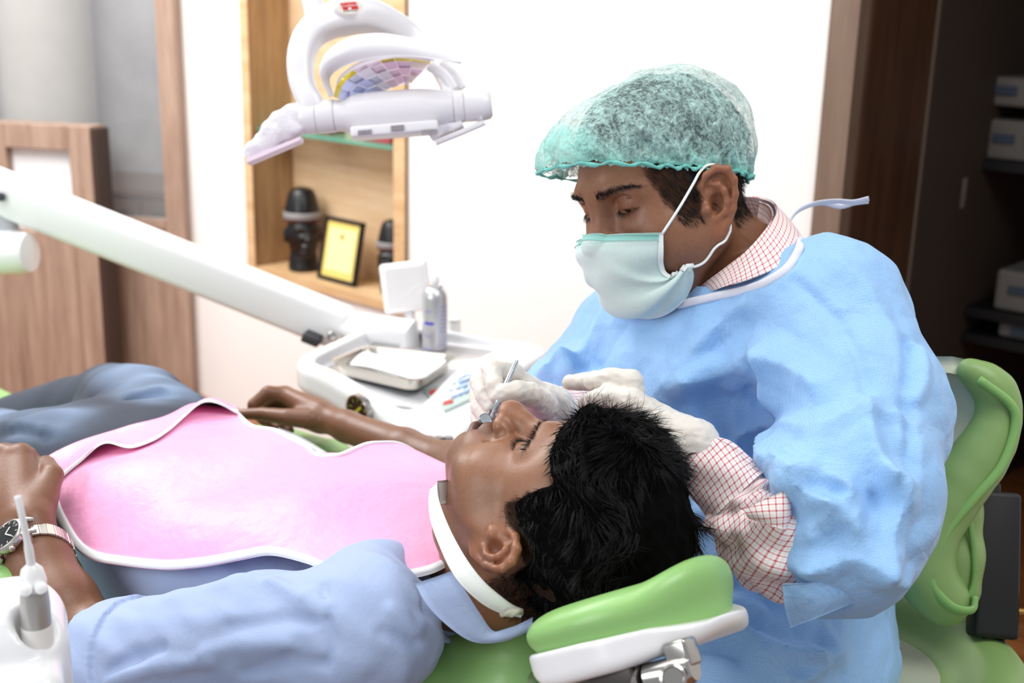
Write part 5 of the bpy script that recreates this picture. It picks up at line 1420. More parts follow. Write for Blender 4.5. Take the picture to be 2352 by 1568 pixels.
# gown
n = NT('gown_blue'); v = n.co()
dots = n.n('TexVoronoi', inp={'Vector': v, 'Scale': 520.0, 'Randomness': .25}).outputs['Distance']
big = n.noise(v, 9, 4, .55).outputs[0]
c = n.mix(n.math('MULTIPLY', n.math('GREATER_THAN', dots, .52), .30), n.mix(big, srgb('#92bfef'), srgb('#a6cef7')), srgb('#74a8e0'))
crm = n.n('TexVoronoi', feature='DISTANCE_TO_EDGE', inp={'Vector': n.n('Mapping', inp={'Vector': v, 'Scale': (11, 11, 11)}).outputs[0], 'Scale': 1.0, 'Randomness': 1.0}).outputs['Distance']
n.P(Base_Color=c, Roughness=.62, Normal=n.bump(n.noise(v, 22, 5, .62).outputs[0], .32, .012, n.bump(n.math('SMOOTH_MIN', crm, .16, .12), .30, .03, n.bump(dots, .15, .0007))))
n.b.inputs['Specular IOR Level'].default_value = .3
n.b.inputs['Sheen Weight'].default_value = .15
GOWN_M = n.m
SLV = [W(1893, 735, 1.325), W(1990, 940, 1.255), W(1965, 1120, 1.19), W(1930, 1222, 1.17)]
FORE = [W(1930, 1222, 1.17), W(1870, 1236, 1.165), W(1802, 1236, 1.158)]
FAX = nrm(FORE[2]-FORE[0])
def gown0(P):
    d = sd_chain(P, [W(1640, 850, 1.47), W(1665, 1000, 1.49), W(1700, 1200, 1.47)], [.148, .150, .150], .05)
    d = sm_min(d, sd_ell(P, W(1850, 850, 1.47), (.14, .13, .135)), .06)
    d = sm_min(d, sd_cap(P, W(1880, 740, 1.34), W(1490, 775, 1.58), .085, .082), .06)
    d = sm_min(d, sd_chain(P, [W(1590, 750, 1.47), W(1730, 720, 1.43), W(1820, 735, 1.44)], [.076, .078, .078], .03), .05)
    d = sm_min(d, sd_chain(P, SLV, [.086, .080, .078, .072], .02), .035)
    fo = sd_chain(P, FORE, [.072, .064, .060], .01)
    fo = sm_max(fo, (P-FORE[2].astype(f32))@FAX.astype(f32), .003)
    d = sm_min(d, fo, .03)
    d = sm_min(d, sd_chain(P, [W(1470, 780, 1.59), W(1345, 880, 1.60), W(1285, 905, 1.47)], [.080, .062, .046], .01), .03)
    d = sm_min(d, sd_chain(P, [W(1700, 1250, 1.45), W(1700, 1500, 1.40), W(1560, 1640, 1.28)], [.15, .155, .12], .04), .05)
    d = sm_min(d, sd_chain(P, [W(1800, 1330, 1.46), W(1785, 1560, 1.44), W(1720, 1800, 1.38)], [.11, .115, .13], .03), .06)
    return d
def neckhole(P):                               # opening that the collar stands in
    return sd_chain(P, [W(1700, 690, 1.41), W(1690, 560, 1.41)], [.070, .124], .01)
def poly_dist(P, pts, ns):                     # distance measured along the cloth, so that the crease keeps a sharp edge
    out = None
    for a, b, n_ in zip(pts[:-1], pts[1:], ns):
        a, b, n_ = (np.asarray(q, f32) for q in (a, b, n_))
        o_ = (P-a)@n_; b2 = b-((b-a)@n_)*n_
        e = sd_cap(P-o_[:, None]*n_, a, b2, 0.0)+np.maximum(np.abs(o_-f32(.5)*((b-a)@n_))-f32(.035), 0); out = e if out is None else np.minimum(out, e)
    return out
def gown1(P):
    return gown0(P)+.003*vnoise(P*A(1, 1, .6).astype(f32), 12, 41)+.006*np.abs(vnoise(P*A(1, 1, .7).astype(f32), 14, 44))-.004*np.abs(vnoise(P, 25, 42))+.002*np.abs(vnoise(P, 46, 43))-.002
def gown_sdf(P):
    d = gown1(P)
    for q, ns, h_, w_, lo_, hi_ in GF:         # crisp creases
        m = ((P > lo_) & (P < hi_)).all(1)
        if m.any(): d[m] = d[m]-f32(h_*1.18)*np.maximum(1-np.maximum(poly_dist(P[m], q, ns), 0)/f32(w_), 0)**f32(1.15)
    d = sm_max(d, -neckhole(P), .006)
    return d
GF = []
def gfold(px, h_, w_):
    q = []
    for x, y in px:
        p_ = march(gown1, CAM, ray(x, y), .8, 2.4)
        if p_ is not None: q.append(tuple(p_))
    if len(q) > 1:
        q = list(spline(q, 2*len(q)-1)) if len(q) > 2 else [A(*p) for p in q]
        mid = (np.array(q)[1:]+np.array(q)[:-1])/2; Q_ = np.array(q)
        GF.append((q, nsurf(mid, gown1, .012), h_, w_, (Q_.min(0)-w_-.03).astype(f32), (Q_.max(0)+w_+.03).astype(f32)))
for px, h_, w_ in [
    ([(1503, 914), (1554, 851), (1610, 787), (1689, 723), (1785, 652)], .007, .030), ([(1570, 874), (1666, 858), (1745, 803), (1793, 823), (1832, 854), (1880, 890)], .013, .028),
    ([(1650, 905), (1681, 922), (1737, 946), (1773, 972), (1769, 1005)], -.020, .036), ([(1618, 962), (1680, 1000), (1730, 1040)], -.016, .040),
    ([(1785, 827), (1777, 906), (1765, 994), (1793, 1065), (1832, 1097)], .016, .028), ([(1769, 994), (1856, 982), (1936, 958), (1999, 930)], .006, .016),
    ([(1824, 644), (1920, 731), (1975, 835), (1995, 930)], -.0045, .010), ([(1995, 934), (2007, 1001), (2031, 1073), (2047, 1113)], .012, .020),
    ([(2020, 960), (2045, 1030), (2062, 1085)], -.010, .018), ([(2047, 1097), (2075, 1101), (2071, 1152), (2043, 1216), (2023, 1303)], .016, .022),
    ([(2010, 1130), (2030, 1190), (2005, 1270)], -.012, .024), ([(1832, 1101), (1920, 1105), (1956, 1129), (1944, 1152)], .012, .022), ([(1864, 1123), (1915, 1145), (1935, 1160)], -.011, .018),
    ([(1801, 1121), (1872, 1152), (1904, 1176), (1892, 1200)], .012, .020), ([(1904, 1164), (1952, 1200), (1999, 1264), (2023, 1295)], .010, .028), ([(1850, 1185), (1890, 1230), (1885, 1275)], -.007, .026),
    ([(1904, 1195), (1944, 1268)], -.008, .022), ([(1800, 1284), (1888, 1303), (1944, 1280), (2007, 1291), (2019, 1319), (2071, 1335)], .010, .018),
    ([(2083, 787), (2091, 978), (2091, 1089)], -.007, .012), ([(2095, 914), (2118, 882), (2110, 803)], .007, .014), ([(1999, 954), (2055, 950), (2095, 970)], .006, .012),
    ([(1554, 859), (1650, 795), (1713, 739)], -.005, .018), ([(1332, 827), (1380, 747), (1395, 708)], .008, .020), ([(1365, 860), (1400, 790), (1440, 740)], -.006, .025),
    ([(1290, 830), (1320, 860), (1360, 870)], .010, .016), ([(1240, 880), (1290, 880), (1330, 900)], -.008, .014), ([(1250, 850), (1280, 835), (1300, 860)], .008, .012),
    ([(1660, 1330), (1740, 1370), (1830, 1395), (1900, 1390)], -.012, .024), ([(1690, 1320), (1780, 1360), (1860, 1370)], .010, .020),
    ([(1650, 1430), (1740, 1470), (1850, 1500), (1920, 1500)], .012, .022), ([(1700, 1420), (1790, 1460), (1880, 1470)], -.010, .020), ([(1850, 1500), (1880, 1530), (1840, 1560)], .010, .016),
    ([(1620, 1180), (1650, 1240), (1660, 1310)], .010, .020), ([(1540, 1500), (1620, 1480), (1700, 1500)], -.010, .020), ([(1720, 1500), (1780, 1530), (1800, 1565)], .008, .016), ([(1920, 600), (1990, 660), (2050, 760)], .005, .020)]:
    gfold(px, h_, w_)
V, Q, L = sdf_mesh(gown_sdf, rect((-.02, .66, .0034)), rect((.92, 1.86, .0036)), rect((.48, 1.34, .0034)), smooth=0)
gown = link('gown', mesh('gown', V, Q), GOWN_M, dentist)
# loose flap of the sleeve hem below the forearm
px_patch('sleeve_hem', [[(1797, 1340, 1.10), (1850, 1338, 1.098), (1930, 1322, 1.105), (2010, 1330, 1.125), (2066, 1338, 1.15)], [(1802, 1390, 1.105), (1870, 1378, 1.10), (1950, 1360, 1.108), (2030, 1345, 1.13), (2068, 1342, 1.152)], [(1815, 1440, 1.115), (1880, 1415, 1.108), (1960, 1382, 1.115), (2035, 1352, 1.135), (2070, 1345, 1.154)]], GOWN_M, gown, .0012, 40, 20)
# neck binding and the tie standing away at the back
trim_m = plain('gown_binding', '#e6e6f0', .7, bump=.3, bscale=700)
ot = []
for x, y in [(1556, 700), (1600, 690), (1645, 680), (1700, 668), (1750, 652), (1800, 622), (1826, 590), (1838, 562), (1838, 545)]:
    p_ = march(gown_sdf, CAM, ray(x, y), .8, 2.4); ot.append(p_ if p_ is not None else W(x, y, 1.36))
ot = spline(ot, 60); ot = ot+(CAM-ot)/np.linalg.norm(CAM-ot, axis=1, keepdims=True)*.003
MB().tube(list(ot), .0046, 10, True, .45).build('neck_binding', trim_m, gown, True)
tie = [W(1812, 538, 1.44), W(1812, 515, 1.45), W(1830, 487, 1.46), W(1870, 468, 1.47), (W(1920, 462, 1.47)), W(1960, 464, 1.465), W(1996, 456, 1.46)]
MB().tube(list(spline(tie, 50)), .0042, 8, True, .25).build('gown_tie', trim_m, gown, True)
tie2 = [W(1806, 530, 1.45), W(1818, 500, 1.455), W(1845, 476, 1.465), W(1890, 466, 1.475), W(1930, 474, 1.48), W(1962, 466, 1.475), W(1994, 462, 1.465)]
MB().tube(list(spline(tie2, 50)), .0034, 8, True, .25).build('gown_tie', trim_m, gown, True)

# legs under the gown, feet on the floor below the headrest
HIP = W(1725, 1520, 1.41)-EZ*.09; FWD = nrm(A(-.8, -.6, 0)); LFT = A(.6, -.8, 0)
def leg_pts(k): 
    h_ = HIP+LFT*k*.09; kn = HIP+FWD*.34+LFT*k*.13; kn[2] = .53; ft = kn-FWD*.02; ft = A(ft[0], ft[1], .09); return h_, kn, ft
def trousers_fn(P):
    d = None
    for k in (-1, 1):
        h_, kn, ft = leg_pts(k); e = sd_chain(P, [h_, kn, ft], [.085, .068, .052], .01); d = e if d is None else sm_min(d, e, .03)
    return d
c_ = HIP+FWD*.17
V, Q, L = sdf_mesh(trousers_fn, np.arange(c_[0]-.36, c_[0]+.36, .008), np.arange(c_[1]-.36, c_[1]+.36, .008), np.arange(.02, .86, .008))
link('trousers', mesh('trousers', V, Q), fabric('trousers_dark', '#2b2e38'), dentist)
for k in (-1, 1):
    h_, kn, ft = leg_pts(k); c_ = ft+FWD*.06; c_[2] = 0
    def shoe_fn(P):
        q = P-c_.astype(f32); x = q@FWD.astype(f32); y = q@LFT.astype(f32); z = q[:, 2]
        S_ = np.stack([x, y, z], 1)
        d = sm_min(sd_cap(S_, (-.08, 0, .045), (.09, 0, .035), .045, .040), sd_cap(S_, (-.06, 0, .05), (-.06, 0, .10), .045), .03)
        return sm_max(d, f32(.001)-z, .004)
    V, Q, L = sdf_mesh(shoe_fn, np.arange(c_[0]-.2, c_[0]+.2, .006), np.arange(c_[1]-.2, c_[1]+.2, .006), np.arange(-.01, .16, .006))
    link('shoe', mesh('shoe', V, Q), plain('shoe_black', '#17161a', .4), dentist)
# ------------------------------------------------------------------ green dental chair
n = NT('green_vinyl'); v = n.co()
n.P(Base_Color=n.mix(n.noise(v, 6, 3).outputs[0], srgb('#8bbc6c'), srgb('#9ac87d')), Roughness=.34, Normal=n.bump(n.noise(v, 420, 3).outputs[0], .05, .0006))
VINYL = n.m
SHELL = plain('white_shell', '#eceaec', .22, var=.02)
CHROME = plain('chrome', '#b9b6b2', .2, 1.0, var=.04)
chair = thing('dental_chair', 'reclined green dental chair under the lying patient', 'dental chair', Ch(.85, 0, 0))
def back_fn(P):
    S = P.copy(); S[:, 1] = np.abs(S[:, 1])
    d = sd_chain(S, [(.01, .030, .866), (.07, .055, .842), (.20, .145, .800), (.42, .185, .765), (.78, .20, .742)], [.034, .042, .046, .05, .05], .01)
    d = sm_min(d, sd_chain(P, [(.0, 0, .855), (.2, 0, .775), (.45, 0, .735), (.78, 0, .715)], [.040, .055, .060, .060], .02), .10)
    return d
V, Q, L = sdf_mesh(back_fn, rect((-.06, .88, .005)), rect((-.28, .28, .005)), rect((.62, .94, .005)), MC, CO)
link('backrest', mesh('backrest', V, Q), VINYL, chair)
def seat_fn(P):
    S = P.copy(); S[:, 1] = np.abs(S[:, 1])
    d = sd_chain(S, [(.82, .17, .72), (1.30, .17, .715)], [.055, .055], .01)
    d = sm_min(d, sd_box(P, (1.06, 0, .70), (.28, .18, .05), None, .04), .05)
    return d
V, Q, L = sdf_mesh(seat_fn, rect((.70, 1.42, .008)), rect((-.26, .26, .008)), rect((.58, .82, .008)), MC, CO)
link('seat', mesh('seat', V, Q), VINYL, chair)
lz = .70
def leg_fn(P):
    d = sd_box(P, (1.75, 0, lz-.03), (.40, .27, .045), None, .04)
    return sm_max(d, -(sd_ell(P, (1.75, 0, lz+.06), (.36, .20, .05))), .02)
V, Q, L = sdf_mesh(leg_fn, rect((1.30, 2.20, .008)), rect((-.32, .32, .008)), rect((lz-.1, lz+.06, .006)), MC, CO)
link('leg_rest', mesh('leg_rest', V, Q), VINYL, chair)
def arm(b, a0, a1, z):
    P0 = [(a0, b, z), ((a0+a1)/2, b, z+.005), (a1, b, z)]
    def fn(P): return sd_chain(P*A(1, .75, 1).astype(f32), [tuple(A(*q)*A(1, .75, 1)) for q in P0], [.026, .030, .026], .01)
    V, Q, L = sdf_mesh(fn, rect((a0-.05, a1+.05, .004)), rect((b-.06, b+.06, .004)), rect((z-.05, z+.05, .004)), MC, CO)
    o = link('armrest', mesh('armrest', V, Q), VINYL, chair)
    MB().tube([Ch((a0+a1)/2, b, z-.03), Ch((a0+a1)/2+.05, b*.92, .66)], .02, 12).build('armrest_post', SHELL, chair, 'auto')
pa = to_ch(Wb(715, 1018, .36)[None])[0]
arm(.36, float(pa[0])-.20, float(pa[0])+.12, float(pa[2])-.022)
pn = to_ch(W(-6, 1300, 1.33)[None])[0]
arm(float(pn[1]), float(pn[0])-.03, float(pn[0])+.30, float(pn[2])-.015)
cbox(MB(), .5, 1.3, -.16, .16, .58, .655, .02).build('under_frame', SHELL, chair, 'auto')
cbox(MB(), .75, 1.05, -.12, .12, .12, .579, .03).build('column', SHELL, chair, 'auto')
cbox(MB(), .35, 1.45, -.26, .26, .0, .119, .03).build('base', SHELL, chair, 'auto')
# headrest: pad and white shell in the tilted axes of the head (local s across, f up from the pad, u towards the crown)
HR_M, HR_O = PM, PT
def outline(s_, u_, grow=0.0):                   # rounded outline of the headrest seen from above, < 0 inside
    q = np.abs(s_-f32(.030)); w = np.maximum(u_-f32(.090), 0)
    d = np.where(w > 0, np.sqrt(q*q+w*w), q)-f32(.090+grow)
    return sm_max(d, f32(.020-grow)-u_, .05)
def pad_fn(P):                                 # P: (s, f, u)
    y, u = P[:, 1], P[:, 2]; D = outline(P[:, 0], u)
    cr = sst(.135, .19, u); fc = -.0920+.012*cr; h = .0165+.007*cr
    d = (np.sqrt(((D+.026)/.026)**2+((y-fc)/h)**2)-1)*h
    slab = sm_max(D+.01, np.abs(y+.1145)-.0085, .012)
    return sm_min(d.astype(f32), slab, .022)
V, Q, L = sdf_mesh(pad_fn, rect((-.10, .14, .0024)), rect((-.135, -.04, .0024)), rect((.0, .23, .0024)), HR_M, HR_O)
hr = link('headrest', mesh('headrest', V, Q), VINYL, chair)
def shell_fn(P):
    y, u = P[:, 1], P[:, 2]; D = outline(P[:, 0], u, .0025)
    tp = np.interp(u, [0, .03, .09, .144, .175, .21], [-.105, -.1065, -.108, -.111, -.118, -.104]); bt_ = np.interp(u, [0, .045, .12, .165, .19, .21], [-.120, -.137, -.137, -.134, -.122, -.113])
    return sm_max(sm_max(D, (y-tp).astype(f32), .003), (bt_-y).astype(f32), .010)
V, Q, L = sdf_mesh(shell_fn, rect((-.10, .14, .0024)), rect((-.15, -.09, .0018)), rect((.0, .23, .0022)), HR_M, HR_O)
link('headrest_shell', mesh('headrest_shell', V, Q), SHELL, chair)
# jointed steel bracket of the headrest
mb = MB()
def hl(s, f, u): return PT+PM@A(s, f, u)
u1, f1, s1 = PM[:, 2], PM[:, 1], PM[:, 0]
b0 = W(1562, 1505, 1.0); 
br = MB().box(W(1566, 1500, .955), (.010, .011, .011), s1, f1, u1, .003).build('headrest_bracket', CHROME, chair, 'auto')
k0 = W(1490, 1556, .965); k1 = W(1596, 1532, .945); kx = nrm(k1-k0)
MB().tube([k0, k1-kx*.003, k1], [.0115, .0115, .010], 22).build('hinge_barrel', CHROME, br, 'auto')
MB().lathe(W(1546, 1556, .935), [(.0105, 0), (.0105, .003), (.0085, .004), (.0075, .0025), (.0001, .0025)], nrm(CAM-k0), 20, False).build('hinge_bolt', CHROME, br, 'auto')
MB().tube([k0, W(1400, 1590, 1.0), Ch(.06, 0, .84)], [.014, .013, .013], 14).build('headrest_bar', CHROME, chair, 'auto')
MB().box(W(1430, 1560, .985), (.016, .010, .022), s1, f1, u1, .003).build('headrest_slider', plain('slider_dark', '#3a3532', .4), chair, 'auto')

# ------------------------------------------------------------------ dentist's stool
n = NT('stool_vinyl'); v = n.co()
n.P(Base_Color=n.mix(n.noise(v, 7, 3).outputs[0], srgb('#7f9f5c'), srgb('#8dac6a')), Roughness=.42, Normal=n.bump(n.noise(v, 300, 3).outputs[0], .05, .0006))
SVIN = n.m
SVIN_LIT = plain('stool_lit_vinyl', '#b9bca6', .5, bump=.05)  # same green vinyl, with the light falling on it put into the colour
sd = 1.40
stool = thing('dentist_stool', 'green dentist stool with a curved padded back behind the seated man', 'stool', Wz(2040, 2260, 0)*A(1, 1, 0))
awy = nrm(A(-.62, .78, 0)*1.0)                 # the pad runs away from the camera, round the man's back
RIM = [(2228, 852, .015), (2284, 893, .021), (2294, 960, .022), (2258, 1040, .029), (2188, 1130, .032), (2132, 1230, .031), (2124, 1318, .031), (2170, 1378, .026)]
rp = spline([W(x, y, sd) for x, y, r in RIM], 40); rrd = np.interp(np.linspace(0, 1, 40), np.linspace(0, 1, len(RIM)), [r for *_, r in RIM])
def rim_fn(P):
    d = sd_chain(P, [tuple(q) for q in rp[::3]]+[tuple(rp[-1])], list(rrd[::3])+[rrd[-1]], .012)
    return d
lo = rp.min(0)-.05; hi = rp.max(0)+.05
V, Q, L = sdf_mesh(rim_fn, np.arange(lo[0], hi[0], .004), np.arange(lo[1], hi[1], .004), np.arange(lo[2], hi[2], .004))
link('back_cushion', mesh('back_cushion', V, Q), SVIN, stool)
# inner face of the back, a padded panel curving away round the sitter
N_ = 26
tt = np.linspace(0, 1, N_)
prof_pts = spline([W(2180, 856, sd+.01), W(2240, 872, sd+.005), W(2262, 905, sd+.0), W(2250, 975, sd+.0), W(2200, 1050, sd+.0), W(2130, 1120, sd+.0), W(2095, 1200, sd+.005)], 30)
Pm = prof_pts[None]+tt[:, None, None]*(awy*.30-EZ*.07)+(np.sin(tt*math.pi/2)**2)[:, None, None]*A(-.10, -.02, 0)
grid_mesh('back_panel', Pm, SVIN_LIT, stool, None, .02)
pipe = spline([W(2248, 872, sd-.03), W(2322, 930, sd-.03), W(2331, 985, sd-.03), W(2300, 1070, sd-.033), W(2236, 1145, sd-.033), W(2178, 1215, sd-.03), W(2140, 1290, sd-.03), W(2143, 1345, sd-.03), W(2185, 1392, sd-.03), W(2232, 1400, sd-.025), W(2240, 1370, sd-.02)], 80)
MB().tube(list(pipe), .0055, 8, True, .7).build('piping', plain('piping_green', '#86b566', .45), stool, True)
def pocket_fn(P):
    return sm_min(sd_chain(P, [W(2212, 1180, sd+.02), W(2200, 1270, sd+.02), W(2196, 1350, sd+.02)], [.018, .026, .028], .02), sd_chain(P, [W(2225, 1090, sd+.03), W(2212, 1180, sd+.02)], [.016, .018], .02), .02)
lo = A(*W(2150, 1440, sd))-.08; hi = A(*W(2260, 1060, sd))+.08
V, Q, L = sdf_mesh(pocket_fn, np.arange(lo[0], hi[0]+.03, .004), np.arange(lo[1], hi[1]+.06, .004), np.arange(lo[2], hi[2], .004))
link('back_cover', mesh('back_cover', V, Q), plain('cover_green', '#8aa666', .5), stool)
for k, off in enumerate((0, 9)):
    lp = spline([W(2226, 1190-off, sd-.012), W(2236, 1260, sd-.012), W(2238, 1330+off*.3, sd-.012), W(2222, 1372+off, sd-.014), W(2190, 1380+off, sd-.016), W(2160, 1352+off, sd-.016)], 40)
    MB().tube(list(lp), .0035, 8).build('piping', plain('piping_green_dark', '#7aa65c', .45), stool, True)
sc0 = W(1960, 1545, 1.42)
def seat2(P):
    q = P-sc0.astype(f32)
    R = np.sqrt(q[:, 0]**2+q[:, 1]**2)
    ring = np.sqrt((R-.158)**2+(q[:, 2])**2)-.040
    disc = np.maximum(R-.165, np.abs(q[:, 2]+.012)-.022)
    return sm_min(ring, disc, .03)
V, Q, L = sdf_mesh(seat2, np.arange(sc0[0]-.22, sc0[0]+.22, .005), np.arange(sc0[1]-.22, sc0[1]+.22, .005), np.arange(sc0[2]-.06, sc0[2]+.06, .004))
link('stool_seat', mesh('stool_seat', V, Q), SVIN, stool)
MB().lathe(sc0+EZ*.0105, [(.0001, 0), (.118, .0), (.120, -.004), (.120, -.01)], EZ, 48, False).build('seat_top', SVIN_LIT, stool, 'auto')
MB().lathe(sc0-EZ*.05, [(.13, 0), (.15, .006), (.15, .012)], EZ, 48).build('seat_base', plain('seat_base_black', '#161415', .5), stool, 'auto')
SB = plain('stool_black', '#0c0b0b', .5)
# black upright of the backrest with its clamp knob
m0, m1 = W(2285, 1130, 1.46), W(2278, 1465, 1.43)
ax_ = nrm(m1-m0); bxx = nrm(_R-(_R@ax_)*ax_); byy = np.cross(ax_, bxx)
MB().box((m0+m1)/2, (.026, .018, np.linalg.norm(m1-m0)/2), bxx, byy, ax_, .006).build('back_upright', SB, stool, 'auto')
MB().box(W(2250, 1190, 1.455), (.020, .016, .045), bxx, byy, ax_, .006).build('back_bracket', SB, stool, 'auto')
m2 = W(2272, 1640, 1.42)
MB().box((m1+m2)/2, (.0135, .008, np.linalg.norm(m2-m1)/2), bxx, byy, ax_, .002).build('back_bar', SB, stool, 'auto')
kb = W(2300, 1402, 1.44)
MB().tube([kb, kb+bxx*.035], .006, 12).build('clamp_bolt', plain('brass', '#9a7440', .35, 1), stool, 'auto')
MB().lathe(kb+bxx*.034, [(.010, 0), (.018, .004), (.019, .014), (.015, .020), (.001, .021)], bxx, 10).build('clamp_knob', SB, stool, 'auto')
MB().tube([m2, A(sc0[0]+.05, sc0[1], m2[2])], .010, 10).build('back_bar', SB, stool, 'auto')
MB().tube([A(sc0[0], sc0[1], .09), sc0-EZ*.05], .025, 18).build('stool_column', CHROME, stool, 'auto')
for k in range(5):
    q = 2*math.pi*k/5+.3; dv = A(math.cos(q), math.sin(q), 0); hub = A(sc0[0], sc0[1], .095)
    MB().tube([hub, hub+dv*.26-EZ*.02], [.022, .016], 12).build('foot', SB, stool, 'auto')
    MB().lathe(hub+dv*.26-EZ*.068-np.cross(EZ, dv)*.012, [(.001, 0), (.024, 0), (.027, .004), (.027, .020), (.024, .024), (.001, .024)], np.cross(EZ, dv), 18).build('castor', SB, stool, 'auto')
# ------------------------------------------------------------------ delivery unit with its spring arm
UW = plain('unit_white', '#f0f0f2', .25, var=.015)
unit = thing('delivery_unit', 'white dental instrument unit with tray, control panel and long arm', 'dental unit', Ch(.97, .78, .70))
Qd = [(1.135, .555), (.690, .555), (.850, 1.02), (1.25, .90)]     # outline (a, b)
def poly_d(P, poly, inset=0.0, k=.07):
    d = None; n_ = len(poly); c = np.mean(poly, 0)
    for i in range(n_):
        p, q = A(*poly[i]), A(*poly[(i+1) % n_]); e = q-p; nn = A(e[1], -e[0]); nn /= np.linalg.norm(nn)
        if (c-p)@nn > 0: nn = -nn
        s = (P[:, :2]-p.astype(f32))@nn.astype(f32)+f32(inset)
        d = s if d is None else sm_max(d, s, k)
    return d
def dip(P): return .052*sst(1.06, .76, P[:, 0])*sst(.80, .58, P[:, 1])      # the rim drops towards the control panel
INN = [(1.105, .585), (.835, .600), (.935, .99), (1.215, .875)]
def unit_fn(P):
    top = P[:, 2]-(.828-dip(P))
    d = sm_max(poly_d(P, Qd), top, .020)
    d = sm_max(d, (.766-dip(P))-P[:, 2], .022)
    low = sm_max(sm_max(poly_d(P, Qd, .022), P[:, 2]-.78, .01), (.700-.25*dip(P)+.10*np.maximum(P[:, 0]-.95, 0))-P[:, 2], .05)
    d = sm_min(d, low, .006)
    rec = sm_max(poly_d(P, INN, 0, .05), (.800-.6*dip(P))-P[:, 2], .004)
    return sm_max(d, -rec, .008)
V, Q, L = sdf_mesh(unit_fn, rect((.64, 1.30, .0042)), rect((.50, 1.07, .0042)), rect((.67, .85, .003)), MC, CO)
ub = link('unit_body', mesh('unit_body', V, Q), UW, unit)
# steel-grey tray floor
fl_ = [Ch(a, b, .8005-.6*float(dip(np.array([[a, b, 0]]))[0])) for a, b in [(1.095, .595), (.85, .610), (.942, .978), (1.20, .872)]]
MB().prism(fl_, EZ*.0012).build('tray_floor', plain('tray_floor_grey', '#b9b5b3', .22, .3), ub)
# control panel
def utop(px, py):
    fn = lambda p: unit_fn(to_ch(p)); return march(fn, CAM, ray(px, py), 1.6, 3.4)
cp4 = [utop(975, 900), utop(1075, 868), utop(1115, 905), utop(1022, 948)]
pc = sum(cp4)/4; px_ = nrm(cp4[1]-cp4[0]); pz_ = nrm(np.cross(px_, cp4[3]-cp4[0])); pz_ = pz_ if pz_[2] > 0 else -pz_; py_ = np.cross(pz_, px_)
pan = MB().prism([q-pz_*.001 for q in cp4], pz_*.0062).build('control_panel', plain('panel_pale_green', '#b4c6c0', .35), ub)
def onp(u, v_): return cp4[0]*(1-u)*(1-v_)+cp4[1]*u*(1-v_)+cp4[2]*u*v_+cp4[3]*(1-u)*v_+pz_*.0060
for (u, v_, w_, h_) in ((.18, .22, .012, .007), (.20, .80, .009, .006)):
    MB().box(onp(u, v_), (w_, h_, .0012), px_, py_, pz_, .0006).build('display', plain('led_red', '#cf3a3c', .3), pan)
bt = plain('button_blue', '#a9bdf2', .4)
for u in (.45, .62, .78): 
    for v_ in (.18, .40): MB().lathe(onp(u, v_), [(.0055, -.001), (.0055, .0012), (.0045, .0018), (.0001, .0018)], pz_, 14, False).build('button', bt, pan)
for u in (.40, .55, .70, .86): MB().lathe(onp(u, .66), [(.0055, -.001), (.0055, .0012), (.0045, .0018), (.0001, .0018)], pz_, 14, False).build('button', bt, pan)
MB().tube([onp(.93, .1)+.0*pz_+.013*(math.cos(q)*px_+.8*math.sin(q)*py_) for q in np.linspace(0, 6.28, 26)], .0016, 6, False).build('panel_emblem', plain('emblem_blue', '#7f95ea', .4), pan, True)
# pressure gauge on the front
gc = utop(832, 938); gn = nrm(-E2+A(0, 0, -.05)); gc = gc+gn*.005
gg = MB().lathe(gc-gn*.004, [(.030, 0), (.0305, .008), (.029, .013), (.0265, .013), (.0255, .009)], gn, 40, False).build('gauge', CHROME, ub, 'auto')
MB().lathe(gc-gn*.004, [(.0001, .0075), (.0262, .0075)], gn, 36, False).build('gauge_dial', plain('gauge_black', '#151719', .2), gg)
gx = nrm(np.cross(EZ, gn)); gx = gx if gx@_R > 0 else -gx
ndl = nrm(gx*.7+EZ*.6)
MB().box(gc+gn*.0055, (.011, .0022, .0005), ndl, np.cross(gn, ndl), gn).build('gauge_needle', plain('needle_yellow', '#d3cc2e', .4), gg)
MB().box(gc+gn*.0055+gx*.004-EZ*.011, (.006, .003, .0004), nrm(gx*.9-EZ*.3), np.cross(gn, nrm(gx*.9-EZ*.3)), gn).build('gauge_mark', plain('mark_red', '#dd4038', .4), gg)
for k in range(7):
    q = math.radians(-30+k*40); MB().box(gc+gn*.0056+.020*(math.cos(q)*gx+math.sin(q)*EZ), (.0035, .0010, .0004), math.cos(q)*gx+math.sin(q)*EZ, -math.sin(q)*gx+math.cos(q)*EZ, gn).build('gauge_tick', plain('tick_yellow', '#b9b640', .4), gg)
# handpiece holders hanging below the front
for k, (x, w_) in enumerate(((938, .007), (962, .009), (985, .009), (1008, .008), (1030, .008))):
    q = W(x, 1022, 2.06); MB().tube([q+EZ*.015, q-EZ*.06], w_, 12).build('handpiece_holder', plain('holder_grey', '#8f8d8e', .35, .6), unit, 'auto')
